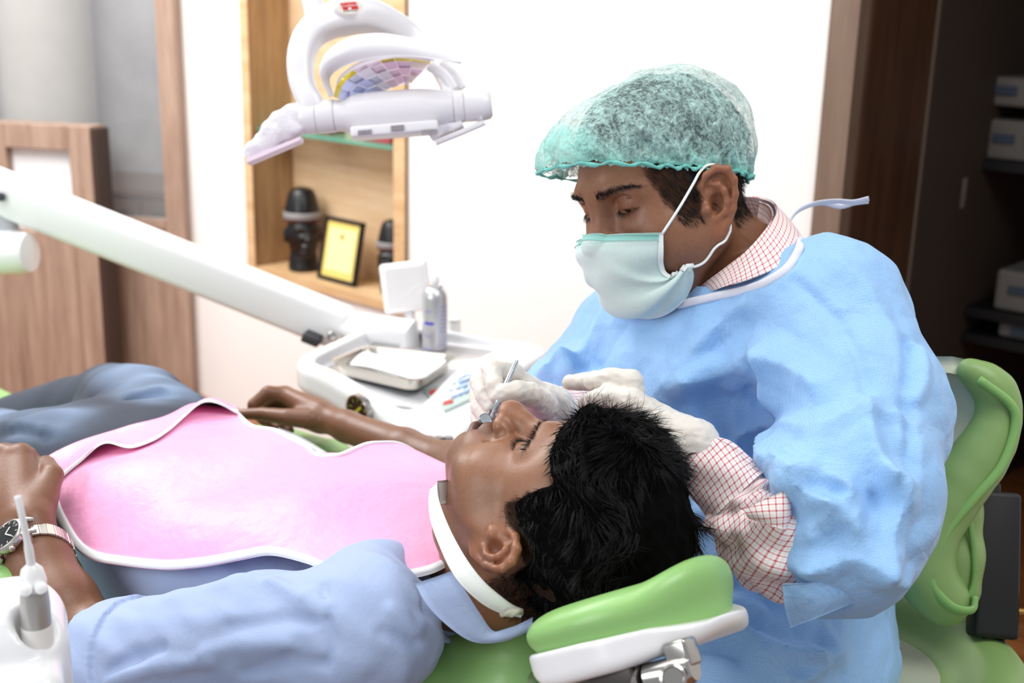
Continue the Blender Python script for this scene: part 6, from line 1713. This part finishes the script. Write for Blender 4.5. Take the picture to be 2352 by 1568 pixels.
# spring arm
def beam(name, p, q, hh, hw, m, parent, bev=.012):
    ax = nrm(q-p); up = nrm(EZ-(EZ@ax)*ax); sdv = np.cross(ax, up)
    return MB().box((p+q)/2, (np.linalg.norm(q-p)/2, hw, hh), ax, sdv, up, bev).build(name, m, parent, 'auto')
a0, a1 = W(-160, 376, 2.62), W(800, 758, 2.60)
sa = beam('spring_arm', a0, a1, .0445, .038, UW, unit, .016)
axr = nrm(a1-a0)
MB().box(W(718, 776, 2.56), (.019, .022, .010), axr, np.cross(EZ, axr)/np.linalg.norm(np.cross(EZ, axr)), nrm(np.cross(axr, np.cross(EZ, axr))), .004).build('arm_boot', plain('boot_black', '#2f2f33', .6), sa, 'auto')
bl = W(764, 772, 2.55)
MB().lathe(bl, [(.011, -.012), (.011, .002), (.008, .006), (.001, .007)], nrm(CAM-bl), 20).build('arm_bolt', CHROME, sa, 'auto')
bl = W(2, 452, 2.57)
MB().lathe(bl, [(.009, -.012), (.009, .004), (.001, .005)], nrm(CAM-bl), 16).build('arm_bolt', plain('bolt_dark', '#55565c', .4, .6), sa, 'auto')
# knuckle under the far end, joined to the unit
kq = Ch(1.13, .87, .80)
MB().tube([a1-axr*.03, kq+EZ*.02, kq-EZ*.05], [.034, .036, .036], 20).build('arm_knuckle', UW, unit, 'auto')
# post at the left that carries the arm
pq = W(12, 495, 2.62)
MB().tube([pq+EZ*.06, pq-EZ*.03], .026, 20).build('post_neck', plain('post_grey', '#b4b6bb', .35), unit, 'auto')
MB().tube([pq-EZ*.028, pq-EZ*.075], .030, 22).build('post_collar', UW, unit, 'auto')
pe_ = W(72, 580, 2.60); ps_ = W(-170, 590, 2.64)
MB().lathe(ps_, [(.044, 0), (.044, np.linalg.norm(pe_-ps_)-.012), (.040, np.linalg.norm(pe_-ps_)-.003), (.030, np.linalg.norm(pe_-ps_)), (.001, np.linalg.norm(pe_-ps_)+.001)], nrm(pe_-ps_), 36).build('post_arm', UW, unit, 'auto')
vb = ps_*1.0; MB().tube([vb, A(vb[0], vb[1], 0.0)], .05, 24).build('post', UW, unit, 'auto')
# film viewer plate on the unit
vf = [W(872, 610, 2.62), W(975, 598, 2.62), W(995, 702, 2.64), W(882, 728, 2.63)]
vx = nrm(vf[1]-vf[0]); vzn = nrm(np.cross(vx, vf[3]-vf[0])); vzn = vzn if vzn@(CAM-vf[0]) > 0 else -vzn; vy = np.cross(vzn, vx)
vcn = sum(vf)/4; hw_, hh_ = .051, .054
side = nrm(-vzn*.75-vx*.66)
vw = MB().box(vcn-vzn*.019, (hw_, hh_, .019), vx, vy, vzn, .007).build('film_viewer', UW, unit, 'auto')
MB().box(vcn+vzn*.0006, (hw_*.80, hh_*.80, .0012), vx, vy, vzn, .0005).build('viewer_screen', plain('viewer_grey', '#e4e1e2', .3), vw)
MB().tube([vcn-vy*hh_-vzn*.019, vcn-vy*(hh_+.03)-vzn*.02, Ch(1.16, .885, .82)], .012, 12).build('viewer_stem', UW, vw, True)
# ------------------------------------------------------------------ things on the unit
trz = .803
steel_m = plain('tray_steel', '#cfc9c0', .25, .9, var=.06)
crn = [Wz(752, 828, .832), Wz(838, 793, .832), Wz(1056, 815, .832), Wz(962, 874, .832)]
crn = [A(*q) for q in crn]; cc = sum(crn)/4
st_t = thing('steel_tray', 'shallow stainless steel tray holding white tissue', 'tray', A(cc[0], cc[1], trz))
def ring_pts(cs, sc_, z, rad=.18, n_=8):
    c = sum(cs)/4; out = []
    for i in range(4):
        p, a, b = cs[i], cs[i-1], cs[(i+1) % 4]
        for t_ in np.linspace(0, 1, n_):
            q = (p+(a-p)*rad)*(1-t_)**2+2*p*t_*(1-t_)+(p+(b-p)*rad)*t_**2; out.append(q)
    return [A(*(c+(q-c)*sc_)[:2], z) for q in out]
rings = [ring_pts(crn, .80, trz+.0015), ring_pts(crn, .86, trz+.006), ring_pts(crn, .945, .828), ring_pts(crn, .955, .8305), ring_pts(crn, 1.0, .8315), ring_pts(crn, 1.0, .8295), ring_pts(crn, .96, .828), ring_pts(crn, .875, trz+.003), ring_pts(crn, .80, trz)]
m_ = len(rings[0]); mbt = MB()
mbt.add([p for r_ in rings for p in r_], [[i*m_+k, i*m_+(k+1) % m_, (i+1)*m_+(k+1) % m_, (i+1)*m_+k] for i in range(len(rings)-1) for k in range(m_)]+[list(range(m_)), [(len(rings)-1)*m_+k for k in range(m_)][::-1]])
mbt.build('tray_body', steel_m, st_t, 'auto')
MB().prism(ring_pts(crn, .82, trz-.0028), EZ*.0024).build('tray_foot', plain('foot_black', '#23262e', .5), st_t)
t = thing('tissue', 'white folded tissue lying in the steel tray', 'tissue', A(cc[0], cc[1], trz+.01))
tq = [Wz(802, 832, .823), Wz(846, 796, .827), Wz(1036, 815, .827), Wz(962, 868, .823)]
uu, vv_ = np.meshgrid(np.linspace(0, 1, 30), np.linspace(0, 1, 20), indexing='ij')
Pt = ((1-uu)*(1-vv_))[..., None]*tq[0]+((1-uu)*vv_)[..., None]*tq[1]+(uu*vv_)[..., None]*tq[2]+(uu*(1-vv_))[..., None]*tq[3]
Pt[..., 2] += .004*np.sin(uu*9)*np.sin(vv_*6)+.004*np.sin(uu*4+vv_*3)-.004
grid_mesh('tissue_sheet', Pt, plain('tissue_white', '#fbfbfd', .9, bump=.3, bscale=60), t, None, .003)
Pt2 = Pt.copy(); Pt2[..., 2] -= .0034; Pt2 = Pt2[4:26, 2:18]
grid_mesh('tissue_fold', Pt2, plain('tissue_white_under', '#f4f4f6', .9, bump=.3, bscale=60), t, None, .006)
# aerosol can
cb = Wz(998, 800, .802); cb = A(cb[0], cb[1], .802)
can = thing('spray_can', 'silver aerosol can with white nozzle on the unit tray', 'can', cb)
MB().lathe(cb, [(.0235, 0), (.0262, .003), (.0262, .108), (.0245, .118), (.019, .127), (.0150, .131)], EZ, 40).build('can_body', plain('can_silver', '#cdccd0', .32, .75), can, 'auto')
MB().lathe(cb+EZ*.131, [(.0160, 0), (.0165, .002), (.0165, .005), (.012, .007)], EZ, 32).build('can_collar', plain('collar_silver', '#d9d9dc', .25, .9), can, 'auto')
MB().lathe(cb+EZ*.137, [(.0085, 0), (.0085, .014), (.0075, .017), (.001, .0175)], EZ, 24).build('nozzle', plain('nozzle_white', '#f4f4f6', .4), can, 'auto')
nz_ = cb+EZ*.148
MB().tube(list(spline([nz_, W(965, 655, 2.47), W(940, 672, 2.47), W(912, 702, 2.48)], 24)), .0011, 6).build('straw', plain('straw_white', '#dfe1e6', .4), can, True)
vd = nrm(A(*(CAM-cb)[:2], 0)); vl = np.cross(EZ, vd)
def on_can(ang, z, r_=.0264): return cb+EZ*z+r_*(math.cos(ang)*vd+math.sin(ang)*vl)
def can_patch(name, a0, a1, z0, z1, m, r_=.02645):
    P_ = np.array([[on_can(a, z, r_) for z in np.linspace(z0, z1, 3)] for a in np.linspace(a0, a1, 12)]); return grid_mesh(name, P_, m, can)
BLU = plain('label_blue', '#4a45c4', .4)
# the right of the picture is -vl or +vl depending on the view
sg = 1 if vl@_R < 0 else -1
can_patch('label_stripe', sg*.95, sg*.05, .056, .062, BLU)
can_patch('label_panel', sg*-.25, sg*-1.3, .008, .10, plain('label_grey', '#b3b4c4', .4, .4))
for k, z in enumerate((.085, .081, .034, .030)): can_patch('label_line', sg*.9, sg*(.2+.1*(k % 2)), z, z+.0014, plain('print_lilac', '#8f90c8', .5))
for k in range(7): can_patch('label_line', sg*-.40, sg*(-.95-.05*(k % 3)), .092-.0085*k, .0935-.0085*k, plain('print_dark', '#6a6b84', .5), .0267)
can_patch('label_stripe', sg*1.1, sg*.1, .004, .0065, plain('label_blue_pale', '#8d90dd', .4))
# white pots behind the can
def pot(name, label, px, py, r_, h_, m, cap_m, cat='jar'):
    q = Wz(px, py, .802); q = A(q[0], q[1], .802); t = thing(name, label, cat, q)
    MB().lathe(q, [(r_*.95, 0), (r_, .002), (r_, h_*.8), (r_*.9, h_*.86)], EZ, 28).build('jar_body', m, t, 'auto')
    MB().lathe(q+EZ*h_*.862, [(r_*.95, 0), (r_*.95, h_*.16), (r_*.85, h_*.18)], EZ, 28).build('lid', cap_m, t, 'auto')
pot('jar', 'small white jar just right of the spray can', 1043, 783, .014, .048, plain('jar_white', '#f2f1ee', .4), plain('jar_lid_white', '#e9e7e4', .4))
pot('vial', 'small black-capped vial left of the spray can', 966, 786, .009, .018, plain('vial_black', '#1e2026', .3), plain('vial_cap', '#2a2c33', .3), 'vial')
pot('pot', 'tiny black round pot standing right of the white jar', 1060, 788, .006, .013, plain('cap_black', '#202226', .3), plain('cap_black_top', '#2c2e33', .3), 'pot')

# ------------------------------------------------------------------ operating lamp
LD = 1.75
LW = plain('lamp_white', '#e4e2e6', .3, var=.012)
lamp = thing('operating_lamp', 'white dental operating lamp with a coloured mirror reflector overhead', 'lamp', tuple(W(870, 270, LD)))
lax = nrm(W(1100, 240, LD)-W(700, 272, LD)); lup = nrm(_U-(_U@lax)*lax); lfw = np.cross(lax, lup)
if lfw@_F > 0: lfw = -lfw
def lt(x, y, d=LD): return W(x, y, d)
pr_ = 1/FPX*LD
def turned(name, xa, ya, xb, yb, prof, m=LW, parent=None):
    p, q = lt(xa, ya), lt(xb, yb); L_ = np.linalg.norm(q-p)
    return MB().lathe(p, [(r_*pr_, t_*L_) for r_, t_ in prof], nrm(q-p), 40).build(name, m, parent or lamp, 'auto')
turned('lamp_housing', 770, 266, 1042, 246, [(36, 0), (37, .06), (46, .16), (48, .3), (48, .72), (44, .86), (37, .97), (36, 1)])
turned('housing_collar', 728, 269, 769, 266, [(37, 0), (38, .1), (38, .9), (37, 1)])
turned('handle_socket', 690, 272, 727, 269, [(33, 0), (37, .25), (37.5, 1)])
turned('housing_collar', 1043, 246, 1066, 244, [(36, 0), (37, .1), (37, .9), (36, 1)])
turned('end_cap', 1067, 244, 1130, 239, [(36, 0), (36.5, .05), (36.5, .7), (34, .9), (28, 1)])
MB().box(lt(908, 300, LD-.012), (.062, .008, .020), lax, lup, lfw, .004).build('vent_plate', LW, lamp, 'auto')
for cx_ in (838, 985):
    o_ = MB()
    for i in range(6):
        for j in range(3):
            q = lt(cx_-14+i*5.5, 301-i*.5+j*4, LD-.0335); o_.lathe(q, [(.0001, .0004), (.0013, .0004), (.0013, -.0004)], lfw, 8, False)
    h_ = o_.build('vent_hole', plain('hole_grey', '#8d8790', .8), lamp); h_['kind'] = 'stuff'
MB().box(lt(913, 294, LD-.0335), (.009, .004, .0012), lax, lup, lfw, .0005).build('lamp_switch', plain('switch_grey', '#8b868a', .5), lamp)
# wrapped grips
n = NT('plastic_wrap'); v = n.co(); n.P(Base_Color=srgb('#e6e3e9'), Roughness=.25, Normal=n.bump(n.noise(v, 130, 4, .7).outputs[0], .7, .004))
WRAP = n.m
def grip(name, pts, hw_, hh_, nz_s):
    ax = spline([lt(*q) for q in pts], 30); t_ = np.gradient(ax, axis=0); t_ /= np.linalg.norm(t_, axis=1, keepdims=True)
    w = lfw-(t_@lfw)[:, None]*t_; w /= np.linalg.norm(w, axis=1, keepdims=True); h = np.cross(t_, w)
    q = np.linspace(0, 2*math.pi, 33); s_ = np.linspace(0, 1, 30)
    hw2 = np.interp(s_, np.linspace(0, 1, len(hw_)), hw_)*pr_; hh2 = np.interp(s_, np.linspace(0, 1, len(hh_)), hh_)*pr_
    P = ax[:, None]+(np.sign(np.cos(q))*np.abs(np.cos(q))**.7)[None, :, None]*hh2[:, None, None]*h[:, None]+(np.sign(np.sin(q))*np.abs(np.sin(q))**.7)[None, :, None]*hw2[:, None, None]*w[:, None]
    d_ = (P-ax[:, None]); d_ /= np.linalg.norm(d_, axis=2, keepdims=True)+1e-9
    P = P+d_*(nz_s*vnoise(P.reshape(-1, 3), 90, 3).reshape(P.shape[:2]))[..., None]
    P[:, -1] = P[:, 0]
    return grid_mesh(name, P, WRAP, lamp)
grip('handle', [(698, 270), (668, 280), (640, 298), (604, 328), (566, 360)], [30, 30, 30, 28, 20], [33, 37, 33, 26, 10], .0035)
MB().prism([lt(566, 362, LD-.02), lt(690, 313, LD-.02), lt(688, 322, LD-.02), lt(566, 374, LD-.02)], -lfw*.030).build('handle_edge', plain('edge_pink', '#ecd9e8', .4), lamp)
turned('handle_bracket', 1104, 283, 1040, 312, [(5, 0), (6, .1), (6, .9), (5, 1)])
grip('handle', [(1062, 283), (1040, 292), (1015, 302), (990, 318)], [14, 16, 16, 8], [8, 13, 16, 8], .003)
MB().tube([lt(1100, 270, LD-.01), lt(1112, 282, LD-.01), lt(1060, 304, LD-.01), lt(1000, 328, LD-.01)], .0045, 8).build('handle_frame', LW, lamp, 'auto')
# outer yoke
yk = spline([lt(724, 264, LD+.0), lt(714, 236, LD+.0), lt(694, 190, LD+.01), lt(692, 128, LD+.02), lt(716, 76, LD+.04), lt(768, 45, LD+.06), lt(836, 36, LD+.08), lt(900, 58, LD+.10), lt(958, 96, LD+.11), lt(1008, 150, LD+.08), lt(1034, 210, LD+.02), lt(1036, 246, LD+.01)], 60)
q = np.linspace(0, 2*math.pi, 25)
tg = np.gradient(yk, axis=0); tg /= np.linalg.norm(tg, axis=1, keepdims=True); dpt = _F-(tg@_F)[:, None]*tg; dpt /= np.linalg.norm(dpt, axis=1, keepdims=True); hh = np.cross(tg, dpt)
wd_ = np.interp(np.linspace(0, 1, 60), [0, .15, .35, .5, .65, .85, 1], [30, 28, 32, 42, 34, 22, 16])*pr_; dp_ = np.interp(np.linspace(0, 1, 60), [0, .3, .6, 1], [.018, .026, .03, .016])
Py = yk[:, None]+(np.sign(np.cos(q))*np.abs(np.cos(q))**.6)[None, :, None]*wd_[:, None, None]*hh[:, None]+(np.sign(np.sin(q))*np.abs(np.sin(q))**.6)[None, :, None]*dp_[:, None, None]*dpt[:, None]
grid_mesh('yoke', Py, LW, lamp)
# reflector shell: a curved visor whose underside carries the coloured mirrors
oc = spline([lt(756, 224, LD-.02), lt(738, 178, LD-.03), lt(752, 128, LD-.035), lt(800, 93, LD-.035), lt(868, 82, LD-.03), lt(940, 92, LD-.03), lt(1010, 108, LD-.04), lt(1066, 132, LD-.05)], 60)
ic = spline([lt(762, 222, LD+.02), lt(752, 185, LD-.01), lt(770, 160, LD-.03), lt(815, 140, LD-.045), lt(878, 130, LD-.05), lt(940, 128, LD-.05), lt(1008, 138, LD-.055), lt(1058, 147, LD-.055)], 60)
tv = np.linspace(0, 1, 12)[None, :, None]
bulge = np.sin(tv*math.pi)*(.014*np.sin(np.linspace(0, math.pi, 60)))[:, None, None]
Pv = oc[:, None]*(1-tv)+ic[:, None]*tv-_F*bulge
grid_mesh('reflector_shell', Pv, LW, lamp, None, .004)
back0 = spline([lt(758, 222, LD+.03), lt(742, 178, LD+.04), lt(760, 130, LD+.05), lt(806, 97, LD+.055), lt(870, 88, LD+.06), lt(940, 97, LD+.06), lt(1005, 118, LD+.05), lt(1058, 205, LD+.03)], 60)
facet_cols = ['#c9cff5', '#d0d6fb', '#dfe0f4', '#ece6f0', '#f6dcec', '#f7d3e8', '#f3d6ee', '#f1dfd8']
FM = [plain('mirror_'+nm_, c_, .12, .35, var=.01) for nm_, c_ in zip(['blue', 'sky', 'lilac', 'pearl', 'rose', 'pink', 'mauve', 'peach'], facet_cols)]
YEL = plain('mirror_yellow', '#d8c23c', .15, .3, var=.05)
arcs = [([(776, 226), (790, 192), (826, 165), (872, 148), (922, 140), (985, 148)], 0.0), ([(800, 228), (812, 200), (846, 180), (886, 164), (926, 156), (972, 160)], .014), ([(826, 230), (838, 208), (868, 194), (902, 180), (930, 172), (958, 176)], .026), ([(850, 232), (864, 216), (890, 206), (914, 196), (932, 190), (946, 192)], .034)]
AC = [spline([lt(x, y, LD-.030+o_*1.2) for x, y in p_], 9) for p_, o_ in arcs]
for k in range(3):
    for i in range(8):
        p4 = [AC[k][i], AC[k][i+1], AC[k+1][i+1], AC[k+1][i]]; c4 = sum(p4)/4
        stp = A(0, 0, 0)+lfw*(.004 if (i+k) % 2 else -.002)
        p4 = [c4+(p_-c4)*.97+stp for p_ in p4]
        MB().prism(p4, _F*.003).build('mirror_facet', FM[min(7, max(0, i-(k % 2)))], lamp)
yo = spline([lt(766, 222, LD-.012), lt(778, 186, LD-.022), lt(816, 158, LD-.034), lt(866, 140, LD-.040), lt(920, 132, LD-.042), lt(990, 142, LD-.046)], 9)
for i in range(8):
    p4 = [yo[i], yo[i+1], AC[0][i+1]+lfw*.002, AC[0][i]+lfw*.002]; c4 = sum(p4)/4
    MB().prism([c4+(p_-c4)*.97 for p_ in p4], _F*.003).build('mirror_facet', YEL if i in (0, 1, 2, 5, 6, 7) else FM[4], lamp)
# pale inner lining behind the mirrors
bk = spline([lt(775, 226, LD+.02), lt(775, 185, LD+.03), lt(812, 150, LD+.035), lt(868, 128, LD+.035), lt(930, 124, LD+.03), lt(1000, 138, LD+.02)], 40)
bk2 = spline([lt(850, 238, LD+.03), lt(862, 220, LD+.035), lt(886, 208, LD+.04), lt(908, 200, LD+.04), lt(926, 194, LD+.04), lt(945, 190, LD+.035)], 40)
t3 = np.linspace(0, 1, 8)[None, :, None]
grid_mesh('reflector_lining', bk[:, None]*(1-t3)+bk2[:, None]*t3, plain('lining_pale', '#efe9ee', .25), lamp, None, .003)
# inner support arcs at the right
MB().tube(list(spline([lt(985, 150, LD), lt(1020, 172, LD), lt(1044, 206, LD)], 16)), .008, 10, True, .5).build('reflector_rib', LW, lamp, True)
MB().tube(list(spline([lt(1010, 146, LD+.02), lt(1042, 170, LD+.02), lt(1062, 205, LD+.02)], 16)), .007, 10, True, .5).build('reflector_rib', LW, lamp, True)
# round badge with the maker's lettering
bc = lt(803, 16, LD+.03); 
sq = march(lambda P: np.linalg.norm(P-bc.astype(f32), axis=1)-f32(.001), CAM, nrm(bc-CAM), 1.4, 2.4)
bn = nrm(CAM-bc); bx2 = nrm(lax-(lax@bn)*bn); by2 = np.cross(bn, bx2)
bd_ = MB().add([bc+bn*.003+.0185*math.cos(q)*bx2+.0098*math.sin(q)*by2 for q in np.linspace(0, 2*math.pi, 40)[:-1]]+[bc+bn*.0005+.0190*math.cos(q)*bx2+.0102*math.sin(q)*by2 for q in np.linspace(0, 2*math.pi, 40)[:-1]],
    [list(range(39)), [39+k for k in range(39)][::-1]]+[[k, (k+1) % 39, 39+(k+1) % 39, 39+k] for k in range(39)]).build('badge', plain('badge_cream', '#f6efe6', .4), lamp)
MB().prism([bc+bn*.0032+by2*.0012+bx2*x_+by2*y_ for x_, y_ in ((-.0130, .0050), (.0095, .0050), (.0130, -.0050), (-.0092, -.0050))], bn*.0005).build('badge_field', plain('badge_red', '#e0302a', .4), bd_)
MB().box(bc+bn*.0041-by2*.0020, (.0022, .0014, .0002), bx2, by2, bn).build('badge_mark', plain('mark_white', '#ffffff', .5), bd_)
text_mesh('badge_lettering', 'Confident', .0052, bc+bn*.0041+by2*.0022, bx2, by2, plain('letter_white', '#ffffff', .5), bd_, .0001)
for x_, w_ in ((-.0080, .0016), (-.0040, .0013), (-.0010, .0008), (.0030, .0010), (.0080, .0024)): MB().box(bc+bn*.0034-by2*.0056+bx2*x_, (w_, .0005, .0002), bx2, by2, bn).build('badge_streak', plain('letter_grey', '#55555a', .5), bd_)
MB().tube([lt(726, 42, LD+.05), lt(712, -20, LD+.06), lt(690, -160, LD+.08), lt(640, -420, LD+.12)], [.016, .015, .016, .018], 16).build('lamp_arm', LW, lamp, 'auto')

# ------------------------------------------------------------------ instruments in the right hand
ST2 = plain('instrument_steel', '#c3cad2', .22, .95)
pb, pt_ = W(1187, 826, 1.236), W(1134, 946, 1.214)
t = thing('dental_probe', 'slim steel dental instrument held between thumb and finger', 'dental probe', tuple(W(1160, 885, 1.22)))
ax3 = nrm(pt_-pb); L3 = np.linalg.norm(pt_-pb)
MB().lathe(pb, [(.0008, 0), (.0024, .001), (.0026, .006), (.0024, .010), (.0027, .014), (.0028, L3*.55), (.0026, L3*.72), (.0030, L3*.80), (.0028, L3*.9), (.0024, L3*.93), (.0022, L3*1.0)], ax3, 18).build('handle', ST2, t, 'auto')
MB().tube(list(spline([pb+ax3*L3*.99, W(1128, 958, 1.206), W(1120, 972, 1.20), W(1118, 985, 1.196)], 14)), [.0019]*8+[.0012]*6, 8).build('tip', ST2, t, True)
t = thing('mouth_mirror', 'small round steel mouth mirror at the corner of the lips', 'mouth mirror', tuple(W(1114, 962, 1.19)))
mn = nrm(CAM-W(1114, 962, 1.19)+A(.2, .0, .9))
mc = W(1115, 963, 1.192)
MB().lathe(mc, [(.0001, -.001), (.0062, -.001), (.0066, 0), (.0062, .001)], mn, 28, False).build('mirror_rim', ST2, t, 'auto')
MB().lathe(mc, [(.0001, .0012), (.0056, .0012)], mn, 28, False).build('mirror_glass', plain('mirror_glass', '#5d6267', .25, .8, var=0), t)
MB().tube(list(spline([mc-mn*.001, W(1122, 950, 1.222), W(1136, 915, 1.262), W(1150, 880, 1.30)], 20)), .0016, 8).build('mirror_stem', ST2, t, True)

# ------------------------------------------------------------------ assistant's instrument holder in the near left corner
AD = .93
ash = thing('instrument_holder', 'white moulded instrument holder with a grey syringe, nearest the camera', 'dental unit', tuple(W(40, 1500, AD)))
ca = W(20, 1400, AD+.03)
AY_ = nrm(ray(110, 1400)*A(1, 1, 0)); AX_ = np.cross(AY_, EZ)
def al(x, y, z): return ca+AX_*x+AY_*y+EZ*z
def ash_fn(P):                                 # local x right, y away, z up, from ca
    d = sd_box(P, (-.062, .020, -.070), (.105, .060, .075), None, .040)
    d = sm_min(d, sd_box(P, (-.070, -.030, -.098), (.106, .040, .070), None, .016), .006)
    d = sm_max(d, -sd_cap(P, (.0195, -.018, -.012), (.0195, -.018, .06), .0155), .006)
    return d
V, Q, L = sdf_mesh(ash_fn, rect((-.19, .07, .003)), rect((-.09, .10, .003)), rect((-.17, .04, .003)), np.stack([AX_, AY_, EZ], 1), ca)
link('holder_body', mesh('holder_body', V, Q), UW, ash)
lab = MB().box(al(-.062, -.005, .0056), (.030, .020, .0006), AX_, AY_, EZ).build('holder_label', plain('label_pale', '#cfd8d3', .4), ash)
sy = al(.0195, -.018, -.03)
syr = MB().lathe(sy, [(.0105, 0), (.0112, .01), (.0112, .040), (.0106, .050), (.0095, .056)], EZ, 30).build('syringe_body', plain('syringe_grey', '#b8b4b0', .3, .5), ash, 'auto')
MB().lathe(sy-EZ*.001, [(.0119, 0), (.0119, .022), (.0115, .024)], EZ, 30).build('syringe_sleeve', plain('sleeve_white', '#e9e6e2', .35), ash, 'auto')
MB().lathe(sy+EZ*.054, [(.0100, 0), (.0103, .006), (.008, .016), (.004, .020)], EZ, 24).build('syringe_head', plain('syringe_head_white', '#f3f3f3', .25), ash, 'auto')
for k in (-1, 1):
    q = sy+EZ*.058-AY_*.010+AX_*k*.0052
    MB().lathe(q, [(.0046, -.004), (.0051, 0), (.0046, .004), (.001, .0055)], nrm(-AY_+EZ*.5), 18).build('syringe_button', plain('button_white', '#fbfbfb', .2), ash, 'auto')
MB().tube(list(spline([sy+EZ*.070, sy+EZ*.088-AX_*.001, sy+EZ*.115-AX_*.0035, sy+EZ*.130-AX_*.0055+AY_*.004], 16)), [.0034]*6+[.0026]*10, 10).build('syringe_tip', plain('tip_white', '#e9e9ea', .25), ash, True)
MB().tube([al(-.07, .03, -.13), al(-.07, .05, -.5), al(-.07, .12, -.93)], .022, 14).build('holder_arm', UW, ash, 'auto')
